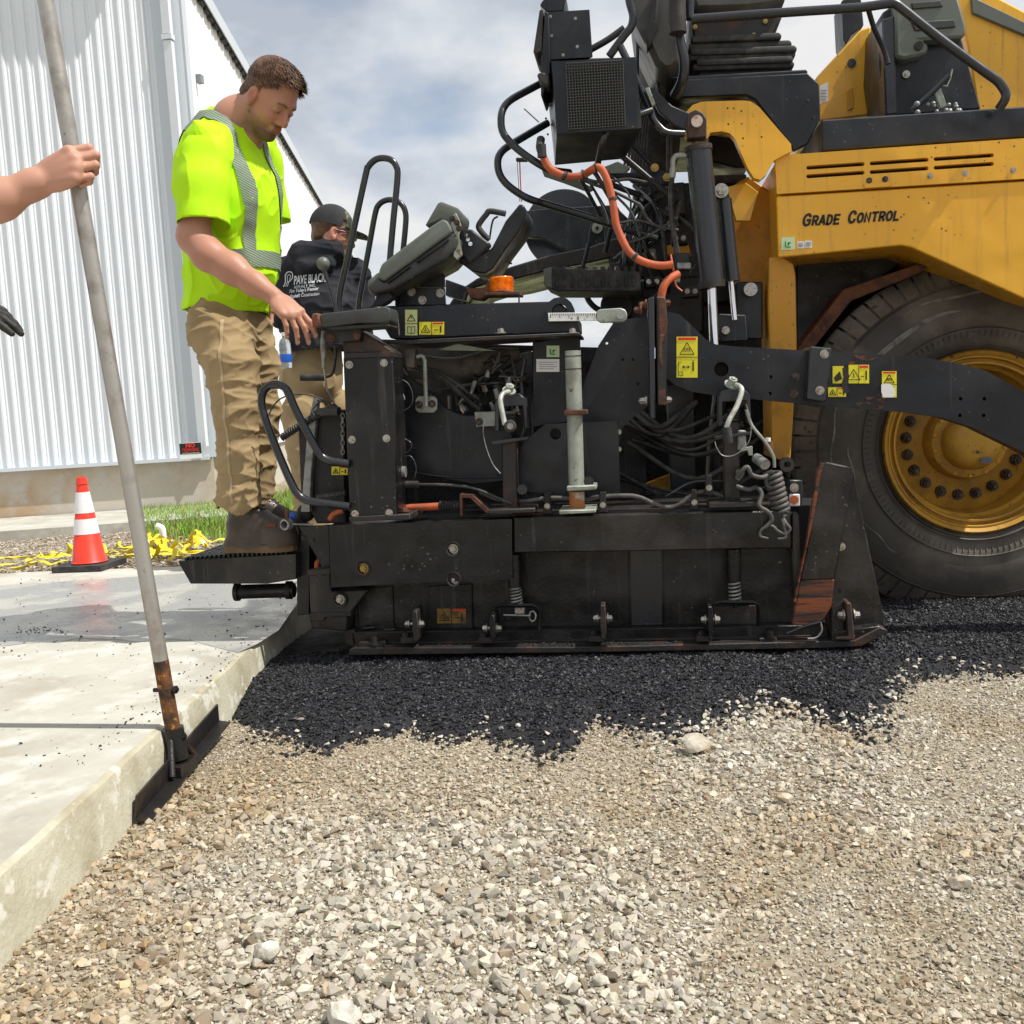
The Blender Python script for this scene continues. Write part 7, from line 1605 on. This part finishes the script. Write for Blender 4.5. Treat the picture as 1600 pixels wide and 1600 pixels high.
# cap and glasses
bm = B(); c_ = H2; kk = 1.09
def capdome(f0, name, m):
    bm = B(); T = lambda x, y, z: c_+R2h @ (Vector((x, y, z))*kk)
    bmesh.ops.create_uvsphere(bm, u_segments=32, v_segments=20, radius=1)
    for v in bm.verts: v.co = Vector((v.co.x*.106-.012, v.co.y*.085, v.co.z*.108+.036))
    bmesh.ops.delete(bm, geom=[v for v in bm.verts if v.co.z < .026 or not f0(v.co)], context='VERTS')
    for v in bm.verts: v.co = T(*v.co)
    return mk(name, bm, m, w2, 60)
hair('hair', H2, R2h, 1.04, K['hair_brown'], w2, lambda x, y, z: (x < .0) & (z > -.05) & (z < .06), 900, .4)
capdome(lambda v: v.x < .046, 'cap_back', K['cap_black']); capdome(lambda v: v.x > .028, 'cap_front', K['cap_camo'])
bm = B(); T2 = lambda x, y, z: H2+R2h @ (Vector((x, y, z))*kk); top_, prv = [], None
for i in range(13):
    a = -1.15+2.3*i/12; r_ = [bm.verts.new(T2(.095*cos(a)*.98, .086*sin(a), .040)), bm.verts.new(T2(.105+.068*cos(a*1.1), .078*sin(a), .030-.014*(1-abs(sin(a))))) ]
    if prv: bm.faces.new([prv[0], prv[1], r_[1], r_[0]])
    prv = r_
o = mk('cap_brim', bm, K['cap_camo'], w2, 60); md = o.modifiers.new('t', 'SOLIDIFY'); md.thickness = .004
bm = B(); add_tube(bm, [T2(.0, -.082, .012), T2(.05, -.078, .014), T2(.083, -.062, .012)], .0035, 8, 3); add_tube(bm, [T2(.083, -.062, .008), T2(.098, -.035, .004), T2(.103, 0, .006), T2(.098, .035, .004)], .014, 10, 4); mk('sunglasses', bm, K['black_gloss'], w2, 60)
trousers(w2, K['khaki'], [(Pw((488,545,Y2+.05)), Pw((486,590,Y2+.05)), .155, .165, .05), (Vector((lx-.01, Y2-.04, .95)), Vector((lx, Y2-.05, .55)), .115, .09, .03), (Vector((lx, Y2-.05, .55)), Vector((lx, Y2-.05, .2)), .09, .085, .03), (Vector((lx+.16, Y2+.12, .95)), Vector((lx+.2, Y2+.12, .2)), .115, .08, .03)],
    lambda V: V[:, 2] > .2, (((5, 5, 4), .008, False), ((9, 9, 9), .006, True)))
boot(w2, lx-.08, Y2-.06, .125, .5); boot(w2, lx+.12, Y2+.12, .125, .4)
bp = P(447, 566, Y2-.16); bt = empty('water_bottle', bp, 'clear water bottle with blue label in the back pocket of the hooded man', 'bottle')
bm = B(); lathe(bm, [(.001, -.03), (.028, -.03), (.030, -.02), (.030, .09), (.024, .11), (.011, .125), (.011, .135)], bp, UP, 20); mk('bottle_body', bm, mat('clear_plastic', (.8, .86, .9), .1, trans=.8, rv=0), bt, 60)
bm = B(); lathe(bm, [(.0305, .0), (.031, .002), (.031, .038), (.0305, .04)], bp, UP, 20); mk('bottle_label', bm, K['blue_plastic'], bt, 60)
bm = B(); add_cyl(bm, bp+UP*.132, bp+UP*.150, .013, n=16); mk('bottle_cap', bm, K['white_print'], bt, 40)

# ---- the man holding the lute, mostly outside the picture ----------------------------
wr = P(62, 285, 2.365); bx_, by_ = P(-270, 300, 2.55).x, 2.58
w3 = empty('person', (bx_, by_, .15), 'bare forearm and fist of a worker at the left edge gripping the long metal pole', 'person')
H3 = Vector((bx_+.08, by_, 1.80)); R3 = hframe((.9, -.1, -.25)); S = SDF(); head_prims(S, H3, R3); nb3 = Vector((bx_, by_, 1.60)); neck_prims(S, H3, R3, nb3)
S.cap(V3(nb3), V3((bx_, by_, 1.05)), .10, .13, .05)
lw = P(-74, 476, 2.62)
for L in [[((bx_-.02, by_-.19, 1.50),.06), (P(-120,345,2.30),.052), (P(-60,335,2.31),.054), (P(0,312,2.335),.044), (P(52,288,2.36),.031), (wr,.030)], [((bx_-.02, by_+.19, 1.50),.06), (Vector((bx_+.02, by_+.28, 1.22)),.05), (lw,.032)]]:
    for (a, ra), (b_, rb) in zip(L, L[1:]): S.cap(V3(a), V3(b_), ra, rb, .03)
tips3 = hand_prims(S, wr, Vector((.93, .02, .36)), (-.10, -1, .10), True, ((30, 88, 62), (32, 90, 64), (34, 92, 64), (38, 92, 62)), 1.10, -1.5, (.25, .35, -.9), 25, 1.08)
for y in (-.1, .1): S.cap(V3((bx_, by_+y, 1.0)), V3((bx_, by_+y, .22)), .09, .05, .03)
body_mesh('body', S, .003, K['skin'], w3, it=1, tint=skin_tint((.50, .26, .18), [(H3, R3, 1.)], True))
S = SDF(); hand_prims(S, lw, Vector((.97, .0, -.20)), (.1, -.5, .85), False, ((10, 18, 10), (14, 22, 12), (20, 26, 14), (26, 28, 16)), 1.12, 5., (.8, .6, -.2), 10, 1.16); S.cap(V3(lw-Vector((.05, 0, -.01))), V3(lw), .038, .034, .01); body_mesh('glove', S, .0038, K['glove'], w3)
S = SDF()
for a, b_, ra, rb, k_ in [((bx_, by_, 1.05), (bx_, by_, 1.3), .17, .18, .05), ((bx_, by_, 1.3), (bx_, by_, 1.42), .18, .15, .05), ((bx_, by_-.18, 1.50), (bx_, by_+.18, 1.50), .085, .085, .05), ((bx_-.02, by_-.2, 1.5), P(-180, 345, 2.34), .085, .085, .03), ((bx_-.02, by_+.2, 1.5), (bx_+.01, by_+.26, 1.3), .085, .085, .03)]: S.cap(V3(a), V3(b_), ra, rb, k_)
body_mesh('t_shirt', S, .007, K['plain_tee'], w3, folds=(((8, 8, 6), .006, True),), cut=lambda V: (V[:, 2] > 1.0) & (np.linalg.norm(V-np.array(H3)-np.array((0, 0, -.1)), axis=1) > .11))
trousers(w3, K['khaki'], [(Vector((bx_, by_, 1.08)), Vector((bx_, by_, .98)), .15, .155, .05), (Vector((bx_, by_-.09, .95)), Vector((bx_, by_-.11, .27)), .11, .085, .03), (Vector((bx_, by_+.09, .95)), Vector((bx_, by_+.11, .27)), .11, .085, .03)], lambda V: V[:, 2] > .25, (((8, 8, 9), .008, True),))
hair('hair', H3, R3, 1., K['hair_brown'], w3, lambda x, y, z: ((x < .05) & (z > .03)) | ((x < -.02) & (z > -.04)), 1500)
boot(w3, bx_-.09, by_-.11, .155, 0.); boot(w3, bx_-.09, by_+.11, .155, 0.)
